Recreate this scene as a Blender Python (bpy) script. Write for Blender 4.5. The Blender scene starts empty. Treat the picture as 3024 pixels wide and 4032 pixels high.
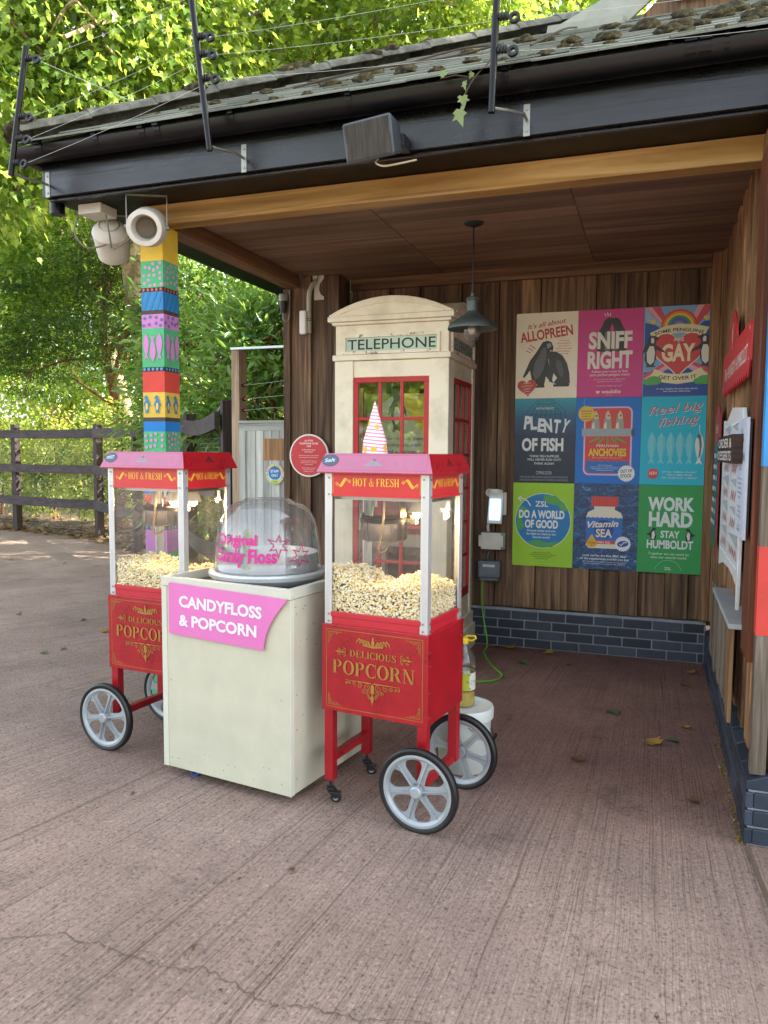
import bpy, math, random
import numpy as np
from mathutils import Vector, Matrix, noise
from math import sin, cos, pi, radians, atan2, sqrt
random.seed(7)
SC = bpy.context.scene
COL = SC.collection

# ------------------------------------------------------------------ camera, world, sun, exposure
cd = bpy.data.cameras.new("camera"); cam = bpy.data.objects.new("camera", cd); COL.objects.link(cam)
cd.sensor_fit = 'VERTICAL'; cd.sensor_height = 36.0; cd.lens = 36.0 * 3039.4 / 4032.0
cd.clip_start = 0.05; cd.clip_end = 600
yaw, pitch, roll = radians(19.345), radians(4.484), radians(0.3775)
fw = Vector((-sin(yaw) * cos(pitch), cos(yaw) * cos(pitch), -sin(pitch)))
rt = Vector((cos(yaw), sin(yaw), 0)); up = rt.cross(fw)
r2 = rt * cos(roll) + up * sin(roll); u2 = -rt * sin(roll) + up * cos(roll)
mw = Matrix((r2, u2, -fw)).transposed().to_4x4(); mw.translation = (0, 0, 1.65)
cam.matrix_world = mw
SC.camera = cam

SUN_EL, SUN_DIR = radians(30), Vector((0.86, 0.50, 0)).normalized()
wd = bpy.data.worlds.new("World"); SC.world = wd; wd.use_nodes = True
wn = wd.node_tree; bg = wn.nodes["Background"]
sky = wn.nodes.new("ShaderNodeTexSky"); sky.sky_type = 'NISHITA'; sky.sun_disc = False
sky.sun_elevation = SUN_EL; sky.sun_rotation = atan2(SUN_DIR.x, SUN_DIR.y)
sky.air_density = 1.0; sky.dust_density = 2.2; sky.ozone_density = 1.0
cl = wn.nodes.new("ShaderNodeHueSaturation"); cl.inputs["Saturation"].default_value = 0.42   # thin white cloud over the blue
wn.links.new(sky.outputs[0], cl.inputs["Color"]); wn.links.new(cl.outputs[0], bg.inputs[0]); bg.inputs[1].default_value = 0.15
sl = bpy.data.lights.new("sun", 'SUN'); sun = bpy.data.objects.new("sun", sl); COL.objects.link(sun)
sl.energy = 4.8; sl.angle = radians(0.6); sl.color = (1.0, 0.93, 0.80)
sv = Vector((SUN_DIR.x * cos(SUN_EL), SUN_DIR.y * cos(SUN_EL), sin(SUN_EL)))
sun.rotation_euler = sv.to_track_quat('Z', 'Y').to_euler(); sun.location = (20, 14, 18)
vs = SC.view_settings; vs.view_transform = 'Standard'; vs.look = 'None'; vs.gamma = 1; vs.exposure = 2.5
SC.cycles.max_bounces = 8; SC.cycles.transparent_max_bounces = 24
SC.cycles.diffuse_bounces = 6; SC.cycles.glossy_bounces = 4; SC.cycles.transmission_bounces = 6
SC.cycles.use_denoising = True
SC.cycles.sample_clamp_indirect = 6

# ------------------------------------------------------------------ materials
def lin(h):
    if not isinstance(h, str): return tuple(h)[:3]
    h = h.lstrip('#'); o = []
    for i in (0, 2, 4):
        c = int(h[i:i + 2], 16) / 255
        o.append(c / 12.92 if c <= 0.04045 else ((c + 0.055) / 1.055) ** 2.4)
    return tuple(o)
def newmat(name):
    m = bpy.data.materials.new(name); m.use_nodes = True
    nt = m.node_tree; b = nt.nodes["Principled BSDF"]
    return m, nt, b
def nd(nt, kind, **kw):
    n = nt.nodes.new(kind)
    for k, v in kw.items():
        if k.startswith('i_'): n.inputs[k[2:]].default_value = v
        elif k.startswith('n_'): n.inputs[int(k[2:])].default_value = v
        else: setattr(n, k, v)
    return n
def ramp(nt, stops):
    r = nt.nodes.new("ShaderNodeValToRGB"); e = r.color_ramp.elements
    while len(e) < len(stops): e.new(0.5)
    for el, (p, c) in zip(e, stops): el.position = p; el.color = (*lin(c), 1)
    return r
def mixc(nt, fac, a, b, blend='MIX'):
    m = nt.nodes.new("ShaderNodeMix"); m.data_type = 'RGBA'; m.blend_type = blend
    for s, v in ((0, fac), (6, a), (7, b)):
        if hasattr(v, 'is_output'): nt.links.new(v, m.inputs[s])
        elif s == 0: m.inputs[0].default_value = v
        else: m.inputs[s].default_value = (*lin(v), 1)
    return m.outputs[2]
def bump(nt, b, src, strength=0.3, dist=0.01):
    n = nd(nt, "ShaderNodeBump"); n.inputs["Strength"].default_value = strength; n.inputs["Distance"].default_value = dist
    nt.links.new(src, n.inputs["Height"]); nt.links.new(n.outputs[0], b.inputs["Normal"])
def coords(nt, scale=(1, 1, 1), island=False, kind="Object"):
    tc = nd(nt, "ShaderNodeTexCoord"); src = tc.outputs[kind]
    if island:
        g = nd(nt, "ShaderNodeNewGeometry"); v = nd(nt, "ShaderNodeVectorMath", operation='SCALE')
        cb = nd(nt, "ShaderNodeCombineXYZ")
        mu = nd(nt, "ShaderNodeMath", operation='MULTIPLY'); mu.inputs[1].default_value = 37
        nt.links.new(g.outputs["Random Per Island"], mu.inputs[0])
        for k in range(3): nt.links.new(mu.outputs[0], cb.inputs[k])
        ad = nd(nt, "ShaderNodeVectorMath", operation='ADD')
        nt.links.new(src, ad.inputs[0]); nt.links.new(cb.outputs[0], ad.inputs[1]); src = ad.outputs[0]
    mp = nd(nt, "ShaderNodeMapping"); mp.inputs["Scale"].default_value = scale
    nt.links.new(src, mp.inputs[0]); return mp.outputs[0]
def noise_n(nt, vec, scale=5, detail=6, rough=0.6, dist=0):
    n = nd(nt, "ShaderNodeTexNoise"); n.inputs["Scale"].default_value = scale; n.inputs["Detail"].default_value = detail
    n.inputs["Roughness"].default_value = rough; n.inputs["Distortion"].default_value = dist
    nt.links.new(vec, n.inputs["Vector"]); return n.outputs["Fac"]
_cache = {}
def paint(c, rough=0.45, metal=0.0, dirt=0.12, spec=0.5, bmp=0.0):
    k = (c, rough, metal, dirt, spec, bmp)
    if k in _cache: return _cache[k]
    m, nt, b = newmat("paint"); L = lin(c)
    b.inputs["Roughness"].default_value = rough; b.inputs["Metallic"].default_value = metal
    b.inputs["Specular IOR Level"].default_value = spec
    if dirt:
        n = noise_n(nt, coords(nt), 6, 8, 0.65)
        r = ramp(nt, [(0.32, tuple(x * (1 - dirt * 1.6) for x in L)), (0.62, L)])
        nt.links.new(n, r.inputs[0]); nt.links.new(r.outputs[0], b.inputs["Base Color"])
        n2 = noise_n(nt, coords(nt), 40, 3)
        mr = nd(nt, "ShaderNodeMapRange"); mr.inputs[3].default_value = max(0.03, rough - 0.1); mr.inputs[4].default_value = min(1, rough + 0.14)
        nt.links.new(n, mr.inputs[0]); nt.links.new(mr.outputs[0], b.inputs["Roughness"])
        if bmp: bump(nt, b, n2, bmp, 0.004)
    else: b.inputs["Base Color"].default_value = (*L, 1)
    _cache[k] = m; return m
_ink = {}
def ink(c, rough=0.42):
    """printing ink on slightly creased sheet"""
    if c in _ink: return _ink[c]
    m, nt, b = newmat("ink"); b.inputs["Base Color"].default_value = (*lin(c), 1); b.inputs["Roughness"].default_value = rough; b.inputs["Specular IOR Level"].default_value = 0.4
    bump(nt, b, noise_n(nt, coords(nt), 5.5, 3, 0.5, 1.6), 0.35, 0.012); _ink[c] = m; return m
def wood(name, dark, mid, light, axis=2, rough=0.7, var=0.35, spec=0.3, fine=30, grey=None):
    m, nt, b = newmat(name)
    sc = [fine, fine, fine]; sc[axis] = fine * 0.045
    v = coords(nt, tuple(sc), True)
    n = noise_n(nt, v, 1.0, 8, 0.62, 0.9)
    r = ramp(nt, [(0.3, dark), (0.5, mid), (0.72, light)]); nt.links.new(n, r.inputs[0])
    g = nd(nt, "ShaderNodeNewGeometry"); hs = nd(nt, "ShaderNodeHueSaturation")
    mr = nd(nt, "ShaderNodeMapRange"); mr.inputs[3].default_value = 1 - var; mr.inputs[4].default_value = 1 + var
    nt.links.new(g.outputs["Random Per Island"], mr.inputs[0]); nt.links.new(mr.outputs[0], hs.inputs["Value"])
    nt.links.new(r.outputs[0], hs.inputs["Color"])
    s2 = [3, 3, 3]; s2[axis] = 0.6
    n2 = noise_n(nt, coords(nt, tuple(s2), True), 1.0, 5, 0.6)
    r2_ = ramp(nt, [(0.35, (0.45, 0.45, 0.45)), (0.6, (1, 1, 1))]); nt.links.new(n2, r2_.inputs[0])
    out = mixc(nt, 0.55, hs.outputs[0], r2_.outputs[0], 'MULTIPLY')
    if grey:
        n3 = noise_n(nt, coords(nt, tuple(s2), True), 0.8, 6, 0.7)
        r3 = ramp(nt, [(0.42, (0, 0, 0)), (0.62, (1, 1, 1))]); nt.links.new(n3, r3.inputs[0])
        out = mixc(nt, r3.outputs[0], out, grey)
    nt.links.new(out, b.inputs["Base Color"])
    b.inputs["Roughness"].default_value = rough; b.inputs["Specular IOR Level"].default_value = spec
    bump(nt, b, n, 0.35, 0.006)
    return m
class _Src: pass
def leafmat(name, cols, trans, tfac=0.45, rough=0.42):
    m, nt, b = newmat(name); geo = nd(nt, "ShaderNodeNewGeometry")
    # each leaf its own shade of the species, neighbouring leaves of one branch alike
    cl = noise_n(nt, coords(nt), 1.3, 2, 0.5); m1 = nd(nt, "ShaderNodeMath", operation='MULTIPLY_ADD'); m1.inputs[1].default_value = 2.2; m1.inputs[2].default_value = -0.85; nt.links.new(cl, m1.inputs[0])
    m2 = nd(nt, "ShaderNodeMath", operation='MULTIPLY_ADD'); m2.inputs[1].default_value = 0.75; m2.use_clamp = True; nt.links.new(geo.outputs["Random Per Island"], m2.inputs[0]); nt.links.new(m1.outputs[0], m2.inputs[2])
    g = _Src(); g.outputs = {"Random Per Island": m2.outputs[0]}
    st = [(i / max(1, len(cols) - 1), c) for i, c in enumerate(cols)]
    r = ramp(nt, st); nt.links.new(g.outputs["Random Per Island"], r.inputs[0])
    nt.links.new(r.outputs[0], b.inputs["Base Color"]); b.inputs["Roughness"].default_value = rough
    t = nd(nt, "ShaderNodeBsdfTranslucent")
    r2_ = ramp(nt, [(0, trans[0]), (1, trans[1])]); nt.links.new(g.outputs["Random Per Island"], r2_.inputs[0])
    nt.links.new(r2_.outputs[0], t.inputs[0])
    mx = nd(nt, "ShaderNodeMixShader"); mx.inputs[0].default_value = tfac
    nt.links.new(b.outputs[0], mx.inputs[1]); nt.links.new(t.outputs[0], mx.inputs[2])
    nt.links.new(mx.outputs[0], nt.nodes["Material Output"].inputs[0]); return m
def glassmat(name, tint=(0.93, 0.95, 0.94), refl=0.10, rough=0.02, haze=0.0):
    m, nt, b = newmat(name)
    tr = nd(nt, "ShaderNodeBsdfTransparent"); tr.inputs[0].default_value = (*tint, 1)
    gl = nd(nt, "ShaderNodeBsdfGlossy"); gl.inputs["Roughness"].default_value = rough
    lw = nd(nt, "ShaderNodeLayerWeight"); lw.inputs[0].default_value = 0.5
    pw_ = nd(nt, "ShaderNodeMath", operation='POWER'); pw_.inputs[1].default_value = 4.0; nt.links.new(lw.outputs["Facing"], pw_.inputs[0])
    mr = nd(nt, "ShaderNodeMapRange"); mr.inputs[3].default_value = refl; mr.inputs[4].default_value = 0.8
    nt.links.new(pw_.outputs[0], mr.inputs[0])
    mx = nd(nt, "ShaderNodeMixShader"); nt.links.new(mr.outputs[0], mx.inputs[0])
    nt.links.new(tr.outputs[0], mx.inputs[1]); nt.links.new(gl.outputs[0], mx.inputs[2]); last = mx.outputs[0]
    if haze:
        df = nd(nt, "ShaderNodeBsdfDiffuse"); df.inputs[0].default_value = (0.6, 0.62, 0.62, 1)
        m2 = nd(nt, "ShaderNodeMixShader")
        n = noise_n(nt, coords(nt, (60, 60, 8)), 1, 4, 0.7); r = ramp(nt, [(0.45, (haze * .35,) * 3), (0.75, (haze,) * 3)])
        nt.links.new(n, r.inputs[0]); nt.links.new(r.outputs[0], m2.inputs[0])
        nt.links.new(last, m2.inputs[1]); nt.links.new(df.outputs[0], m2.inputs[2]); last = m2.outputs[0]
    nt.links.new(last, nt.nodes["Material Output"].inputs[0]); return m
def glow(name, c, s):
    m, nt, b = newmat(name); b.inputs["Base Color"].default_value = (*lin(c), 1)
    b.inputs["Emission Color"].default_value = (*lin(c), 1); b.inputs["Emission Strength"].default_value = s; return m

# ------------------------------------------------------------------ mesh building
def tag(o, label=None, cat=None, group=None, kind=None):
    if label: o['label'] = label
    if cat: o['category'] = cat
    if group: o['group'] = group
    if kind: o['kind'] = kind
    return o
def empty(name, loc=(0, 0, 0), rz=0.0, label=None, cat=None, group=None):
    o = bpy.data.objects.new(name, None); o.empty_display_size = 0.1
    o.location = loc; o.rotation_euler = (0, 0, rz); COL.objects.link(o)
    return tag(o, label, cat, group)
class MB:
    def __init__(s): s.v = []; s.f = []; s.m = []
    def add(s, vs_, fs, mi=0):
        n = len(s.v); s.v += [tuple(p) for p in vs_]
        for f in fs: s.f.append([n + i for i in f]); s.m.append(mi)
        return s
    def box(s, a, b, mi=0):
        (x0, y0, z0), (x1, y1, z1) = a, b
        return s.add([(x0, y0, z0), (x1, y0, z0), (x1, y1, z0), (x0, y1, z0), (x0, y0, z1), (x1, y0, z1), (x1, y1, z1), (x0, y1, z1)],
                     [(0, 3, 2, 1), (4, 5, 6, 7), (0, 1, 5, 4), (1, 2, 6, 5), (2, 3, 7, 6), (3, 0, 4, 7)], mi)
    def beam(s, p0, p1, w, h, mi=0, upv=(0, 0, 1)):
        p0, p1 = Vector(p0), Vector(p1); d = (p1 - p0).normalized(); u = Vector(upv)
        if abs(d.dot(u)) > 0.98: u = Vector((0, 1, 0))
        sd = d.cross(u).normalized() * w / 2; u = sd.cross(d).normalized() * h / 2
        P = [p + a * sd + c * u for p in (p0, p1) for a, c in ((-1, -1), (1, -1), (1, 1), (-1, 1))]
        return s.add(P, [(3, 2, 1, 0), (4, 5, 6, 7), (0, 1, 5, 4), (1, 2, 6, 5), (2, 3, 7, 6), (3, 0, 4, 7)], mi)
    def cyl(s, p0, p1, r0, r1=None, n=20, mi=0, cap=True):
        r1 = r0 if r1 is None else r1
        p0, p1 = Vector(p0), Vector(p1); d = (p1 - p0).normalized()
        a = d.orthogonal().normalized(); b = d.cross(a)
        P = [p + (a * cos(2 * pi * k / n) + b * sin(2 * pi * k / n)) * r for p, r in ((p0, r0), (p1, r1)) for k in range(n)]
        F = [(k, (k + 1) % n, n + (k + 1) % n, n + k) for k in range(n)]
        if cap: F += [tuple(range(n - 1, -1, -1)), tuple(range(n, 2 * n))]
        return s.add(P, F, mi)
    def tube(s, pts, r, n=8, mi=0, cap=True):
        pts = [Vector(p) for p in pts]; rs = r if isinstance(r, (list, tuple)) else [r] * len(pts)
        P = []; a = None
        for i, p in enumerate(pts):
            d = (pts[min(i + 1, len(pts) - 1)] - pts[max(i - 1, 0)]).normalized()
            a = d.orthogonal().normalized() if a is None else (a - d * a.dot(d)).normalized()
            b = d.cross(a)
            P += [p + (a * cos(2 * pi * k / n) + b * sin(2 * pi * k / n)) * rs[i] for k in range(n)]
        F = [(i * n + k, i * n + (k + 1) % n, (i + 1) * n + (k + 1) % n, (i + 1) * n + k) for i in range(len(pts) - 1) for k in range(n)]
        if cap: F += [tuple(range(n - 1, -1, -1)), tuple(range((len(pts) - 1) * n, len(pts) * n))]
        return s.add(P, F, mi)
    def lathe(s, prof, n=32, mi=0, M=None, close=False):
        P = []
        for r, z in prof:
            P += [Vector((r * cos(2 * pi * k / n), r * sin(2 * pi * k / n), z)) for k in range(n)]
        if M: P = [M @ p for p in P]
        F = [(i * n + k, i * n + (k + 1) % n, (i + 1) * n + (k + 1) % n, (i + 1) * n + k) for i in range(len(prof) - 1) for k in range(n)]
        if close: F += [((len(prof) - 1) * n + k, (len(prof) - 1) * n + (k + 1) % n, (k + 1) % n, k) for k in range(n)]
        return s.add(P, F, mi)
    def prism(s, poly, d, M=None, mi=0):
        n = len(poly); P = [Vector((x, y, 0)) for x, y in poly] + [Vector((x, y, d)) for x, y in poly]
        if M: P = [M @ p for p in P]
        return s.add(P, [tuple(range(n - 1, -1, -1)), tuple(range(n, 2 * n))] + [(i, (i + 1) % n, n + (i + 1) % n, n + i) for i in range(n)], mi)
    def quad(s, *P, mi=0): return s.add(P, [tuple(range(len(P)))], mi)
    def blob(s, c, r, mi=0, amp=0.2, seed=0, ax=(1, 1, 1), sub=1):
        vs_, fs = ICO[sub]; c = Vector(c); P = []
        for v in vs_:
            k = 1 + amp * noise.noise(v * 1.7 + Vector((seed * 3.1, seed * 1.7, 0))) * 2
            P.append((c.x + v.x * r * k * ax[0], c.y + v.y * r * k * ax[1], c.z + v.z * r * k * ax[2]))
        return s.add(P, fs, mi)
    def build(s, name, mats, parent=None, smooth=False, bevel=0.0, seg=2, M=None):
        me = bpy.data.meshes.new(name)
        me.from_pydata([tuple(M @ Vector(p)) for p in s.v] if M else s.v, [], s.f)
        if not isinstance(mats, (list, tuple)): mats = [mats]
        for m in mats: me.materials.append(m)
        me.polygons.foreach_set("material_index", s.m); me.update()
        if smooth: me.polygons.foreach_set("use_smooth", [True] * len(me.polygons))
        o = bpy.data.objects.new(name, me); COL.objects.link(o)
        if parent: o.parent = parent
        if smooth and smooth != 'all':
            try: me.set_sharp_from_angle(angle=radians(38))
            except Exception: pass
        if bevel:
            b = o.modifiers.new("bevel", 'BEVEL'); b.width = bevel; b.segments = seg; b.limit_method = 'ANGLE'; b.angle_limit = radians(40)
        return o
def _ico(sub):
    t = (1 + sqrt(5)) / 2
    v = [Vector(p).normalized() for p in ((-1, t, 0), (1, t, 0), (-1, -t, 0), (1, -t, 0), (0, -1, t), (0, 1, t), (0, -1, -t), (0, 1, -t), (t, 0, -1), (t, 0, 1), (-t, 0, -1), (-t, 0, 1))]
    f = [(0, 11, 5), (0, 5, 1), (0, 1, 7), (0, 7, 10), (0, 10, 11), (1, 5, 9), (5, 11, 4), (11, 10, 2), (10, 7, 6), (7, 1, 8), (3, 9, 4), (3, 4, 2), (3, 2, 6), (3, 6, 8), (3, 8, 9), (4, 9, 5), (2, 4, 11), (6, 2, 10), (8, 6, 7), (9, 8, 1)]
    for _ in range(sub):
        c = {}; nf = []
        def mid(a, b):
            k = (min(a, b), max(a, b))
            if k not in c: v.append((v[a] + v[b]).normalized()); c[k] = len(v) - 1
            return c[k]
        for a, b, d in f:
            x, y, z = mid(a, b), mid(b, d), mid(d, a); nf += [(a, x, z), (b, y, x), (d, z, y), (x, y, z)]
        f = nf
    return v, f
ICO = [_ico(i) for i in range(4)]

# ------------------------------------------------------------------ flat artwork and lettering (printed or painted on real surfaces)
_tc = {}
def glyphs(txt, bold=0.0, shear=0.0, space=1.0):
    k = (txt, bold, shear, space)
    if k not in _tc:
        c = bpy.data.curves.new("t", 'FONT'); c.body = txt; c.size = 1; c.fill_mode = 'FRONT'; c.offset = bold; c.shear = shear; c.space_character = space; c.resolution_u = 3
        o = bpy.data.objects.new("t", c); me = bpy.data.meshes.new_from_object(o)
        vs_ = [(v.co.x, v.co.y) for v in me.vertices]; fs = [tuple(p.vertices) for p in me.polygons]
        bpy.data.objects.remove(o); bpy.data.meshes.remove(me); bpy.data.curves.remove(c)
        xs = [v[0] for v in vs_] or [0]
        _tc[k] = (vs_, fs, min(xs), max(xs))
    return _tc[k]
def ring(cx, cy, rx, ry, tx, ty, a0=0, a1=360, n=22):
    P = []; q = []
    for i in range(n + 1):
        a = radians(a0 + (a1 - a0) * i / n); P.append((cx + rx * cos(a), cy + ry * sin(a))); q.append((cx + (rx - tx) * cos(a), cy + (ry - ty) * sin(a)))
    return [[P[i], P[i + 1], q[i + 1], q[i]] for i in range(n)]
def rc(x0, y0, x1, y1): return [(x0, y0), (x1, y0), (x1, y1), (x0, y1)]
def spol(pts, w):
    out = []; L = []
    for i, (x, y) in enumerate(pts):
        a = pts[max(i - 1, 0)]; b = pts[min(i + 1, len(pts) - 1)]; dx, dy = b[0] - a[0], b[1] - a[1]; l = math.hypot(dx, dy) or 1
        ww = (w[i] if isinstance(w, (list, tuple)) else w) / 2; L.append(((x - dy / l * ww, y + dx / l * ww), (x + dy / l * ww, y - dx / l * ww)))
    return [[L[i][0], L[i + 1][0], L[i + 1][1], L[i][1]] for i in range(len(L) - 1)]
S, T, F_ = 0.20, 0.065, 0.055
def sf(x, y, w=0.3): return rc(x - w / 2, y, x + w / 2, y + F_)
def stem(x, w=0.3): return [rc(x - S / 2, 0, x + S / 2, 1), sf(x, 0, w), sf(x, 1 - F_, w)]
def _serif():
    G = {}
    G['H'] = (stem(.17) + stem(.69) + [rc(.17, .48, .69, .48 + T)], .86)
    G['I'] = (stem(.17), .34)
    G['O'] = (ring(.43, .5, .43, .52, .20, .07, 0, 360), .86)
    G['T'] = ([rc(.4 - S / 2, 0, .4 + S / 2, 1), sf(.4, 0, .34), rc(.03, 1 - T, .77, 1), rc(.03, .74, .07, 1), rc(.73, .74, .77, 1)], .8)
    G['F'] = (stem(.17) + [rc(.17, 1 - T, .67, 1), rc(.62, .74, .67, 1), rc(.2, .48, .48, .48 + T), rc(.45, .36, .49, .64)], .7)
    G['E'] = (stem(.17) + [rc(.17, 1 - T, .69, 1), rc(.64, .74, .69, 1), rc(.2, .48, .48, .48 + T), rc(.45, .36, .49, .64), rc(.17, 0, .72, T), rc(.67, 0, .72, .28)], .76)
    G['L'] = (stem(.17) + [rc(.17, 0, .66, T), rc(.61, 0, .66, .3)], .7)
    G['D'] = (stem(.17) + ring(.3, .5, .5, .5, .20, .065, -90, 90) + [rc(.1, 0, .3, T), rc(.1, 1 - T, .3, 1)], .84)
    G['P'] = (stem(.17) + ring(.36, .74, .35, .26, .19, .06, -90, 90) + [rc(.17, .48, .36, .53), rc(.17, .95, .36, 1)], .74)
    G['R'] = (G['P'][0] + [[(.38, .5), (.56, .5), (.8, 0), (.6, 0)], rc(.6, 0, .86, F_)], .86)
    G['C'] = (ring(.44, .5, .43, .52, .20, .07, 48, 312) + [rc(.72, .66, .77, 1.0), rc(.72, .02, .76, .3)], .8)
    G['S'] = (spol([(.58, .78), (.5, .93), (.33, .98), (.15, .9), (.12, .74), (.25, .6), (.42, .48), (.55, .36), (.55, .14), (.4, .03), (.2, .04), (.08, .22)], [.05, .07, .07, .11, .16, .18, .18, .17, .15, .08, .07, .05]) + [rc(.56, .68, .61, 1), rc(.04, 0, .09, .32)], .68)
    G['U'] = ([rc(.1, .25, .1 + S, 1), sf(.185, 1 - F_, .32), rc(.67, .25, .67 + T, 1), sf(.7, 1 - F_, .26)] + ring(.41, .28, .315, .3, .16, .08, 180, 360), .84)
    G['N'] = ([rc(.12, 0, .12 + T, 1), sf(.15, 0, .26), rc(.72, 0, .72 + T, 1), sf(.75, 1 - F_, .26), [(.04, 1), (.26, 1), (.775, 0), (.6, 0)]], .88)
    G['&'] = (ring(.38, .76, .18, .25, .08, .06) + ring(.33, .26, .3, .28, .15, .07) + [[(.2, .7), (.36, .7), (.86, .0), (.66, .0)], rc(.64, 0, .9, F_)] + spol([(.8, .5), (.7, .28), (.5, .06)], .06) + [rc(.66, .48, .9, .53)], .9)
    G[' '] = ([], .3)
    return G
SERIF = _serif()
class Art:
    """flat shapes in the plane of a sign; x to the right, y up, each call one sheet higher"""
    def __init__(s, step=0.00025): s.mb = MB(); s.mats = []; s.z = 0.0; s.step = step
    def mi(s, c):
        m = c if not isinstance(c, str) else ink(c)
        if m not in s.mats: s.mats.append(m)
        return s.mats.index(m)
    def up(s): s.z += s.step
    def poly(s, pts, c):
        s.up(); s.mb.add([(x, y, s.z) for x, y in pts], [tuple(range(len(pts)))], s.mi(c)); return s
    def polys(s, L, c):
        s.up()
        for p in L: s.mb.add([(x, y, s.z) for x, y in p], [tuple(range(len(p)))], s.mi(c))
        return s
    def rect(s, x0, y0, x1, y1, c): return s.poly(rc(x0, y0, x1, y1), c)
    def rrect(s, x0, y0, x1, y1, r, c):
        P = []
        for cx, cy, a in ((x1 - r, y0 + r, -90), (x1 - r, y1 - r, 0), (x0 + r, y1 - r, 90), (x0 + r, y0 + r, 180)):
            P += [(cx + r * cos(radians(a + k * 22.5)), cy + r * sin(radians(a + k * 22.5))) for k in range(5)]
        return s.poly(P, c)
    def ell(s, cx, cy, rx, ry, c, n=28, a0=0, a1=360, rot=0):
        P = [(rx * cos(radians(a0 + (a1 - a0) * k / n)), ry * sin(radians(a0 + (a1 - a0) * k / n))) for k in range(n + (a1 - a0 < 360))]
        cr, sr = cos(radians(rot)), sin(radians(rot))
        return s.poly([(cx + x * cr - y * sr, cy + x * sr + y * cr) for x, y in P], c)
    def ring(s, cx, cy, r, t, c, a0=0, a1=360, n=30): return s.polys(ring(cx, cy, r, r, t, t, a0, a1, n), c)
    def stroke(s, pts, w, c): return s.polys(spol(pts, w), c)
    def frame(s, x0, y0, x1, y1, t, c): return s.polys([rc(x0, y0, x1, y0 + t), rc(x0, y1 - t, x1, y1), rc(x0, y0 + t, x0 + t, y1 - t), rc(x1 - t, y0 + t, x1, y1 - t)], c)
    def text(s, txt, x, y, h, c, width=None, bold=0.0, shear=0.0, align='C', rot=0.0, space=1.0, ys=1.0, serif=False, arc=None):
        """h: cap height; width: total width wanted; arc: radius of a curved baseline (+ up)"""
        s.up()
        if serif:
            V = []; Fs = []; cx = 0.0
            for ch in txt:
                pl, adv = SERIF[ch]
                for p in pl:
                    n = len(V); V += [(px + cx, py) for px, py in p]; Fs.append(tuple(range(n, n + len(p))))
                cx += adv + 0.06
            x0, x1 = 0.0, cx - 0.06; kh = h
        else:
            V, Fs, x0, x1 = glyphs(txt, bold, shear, space); kh = h / 0.70
        w0 = (x1 - x0) * kh; kx = (width / w0 if width else 1.0) * kh
        off = {'C': (x0 + x1) / 2, 'L': x0, 'R': x1}[align]; cr, sr = cos(radians(rot)), sin(radians(rot)); P = []
        for vx, vy in V:
            px, py = (vx - off) * kx, vy * kh * ys
            if arc:
                a = px / arc; px, py = (arc + py) * sin(a), (arc + py) * cos(a) - arc
            P.append((x + px * cr - py * sr, y + px * sr + py * cr, s.z))
        s.mb.add(P, Fs, s.mi(c)); return s
    def lines(s, L, x, y, h, lead, c, **kw):
        for i, t in enumerate(L):
            if t: s.text(t, x, y - i * lead, h, c, **kw); s.z -= s.step
        s.up(); return s
    def heart(s, cx, cy, w, c, rot=0):
        P = []
        for k in range(36):
            t = 2 * pi * k / 36; P.append((16 * sin(t) ** 3 / 32 * w, (13 * cos(t) - 5 * cos(2 * t) - 2 * cos(3 * t) - cos(4 * t)) / 32 * w))
        cr, sr = cos(radians(rot)), sin(radians(rot))
        return s.poly([(cx + x * cr - y * sr, cy + x * sr + y * cr) for x, y in P], c)
    def star(s, cx, cy, r0, r1, n, c, rot=0):
        return s.poly([(cx + (r0 if k % 2 == 0 else r1) * cos(radians(rot) + pi * k / n), cy + (r0 if k % 2 == 0 else r1) * sin(radians(rot) + pi * k / n)) for k in range(2 * n)], c)
    def build(s, name, parent=None, M=None): return s.mb.build(name, s.mats, parent, M=M)
def frameM(o, x, y):
    """matrix of a flat sign: origin o, x axis, y axis"""
    x = Vector(x).normalized(); y = Vector(y).normalized(); z = x.cross(y)
    m = Matrix((x, y, z)).transposed().to_4x4(); m.translation = Vector(o); return m
def front(x, y, z): return frameM((x, y, z), (1, 0, 0), (0, 0, 1))     # sign facing -y

# ------------------------------------------------------------------ shared materials
M_wall = wood("dark_weathered_boards", '#33241a', '#66503d', '#927859', 2, 0.72, 0.36, fine=20)
M_wallw = wood("warm_daylit_boards", '#4f3826', '#8a6748', '#b79570', 2, 0.72, 0.36)  # warm timber tone, with the daylight on this wall lightened into the colour
M_grey = wood("silvered_boards", '#3a342d', '#75695b', '#a0978a', 2, 0.8, 0.3)
M_ceil = wood("stained_plywood", '#574436', '#7a604b', '#987d63', 0, 0.6, 0.15, fine=9)
M_beam = wood("varnished_beam", '#6f4d20', '#ab8342', '#cfae72', 0, 0.55, 0.1, 0.4, fine=11)
M_beam2 = wood("stained_side_beam", '#523722', '#785335', '#94704a', 1, 0.55, 0.1, 0.5, fine=16)
M_redpost = wood("red_brown_post", '#3e2013', '#653722', '#854e32', 2, 0.6, 0.15)
M_fence = wood("fence_board", '#2c2526', '#3f3738', '#524849', 0, 0.7, 0.15, fine=20)
M_fencev = wood("fence_post", '#2a2120', '#3e3331', '#52453f', 2, 0.7, 0.15, fine=20)
M_gate = wood("pale_gate_boards", '#8b8d87', '#b7bab3', '#d2d5ce', 2, 0.8, 0.10, fine=14)
M_gateh = wood("pale_gate_rail", '#8b8d87', '#b2b5ad', '#ccd0c8', 0, 0.8, 0.10, fine=14)
M_gpost = wood("weathered_post", '#786450', '#a8937a', '#c4b199', 2, 0.75, 0.1)
M_bark = None
M_black = paint('#08090a', 0.42, 0, 0.1, 0.22)
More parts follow.
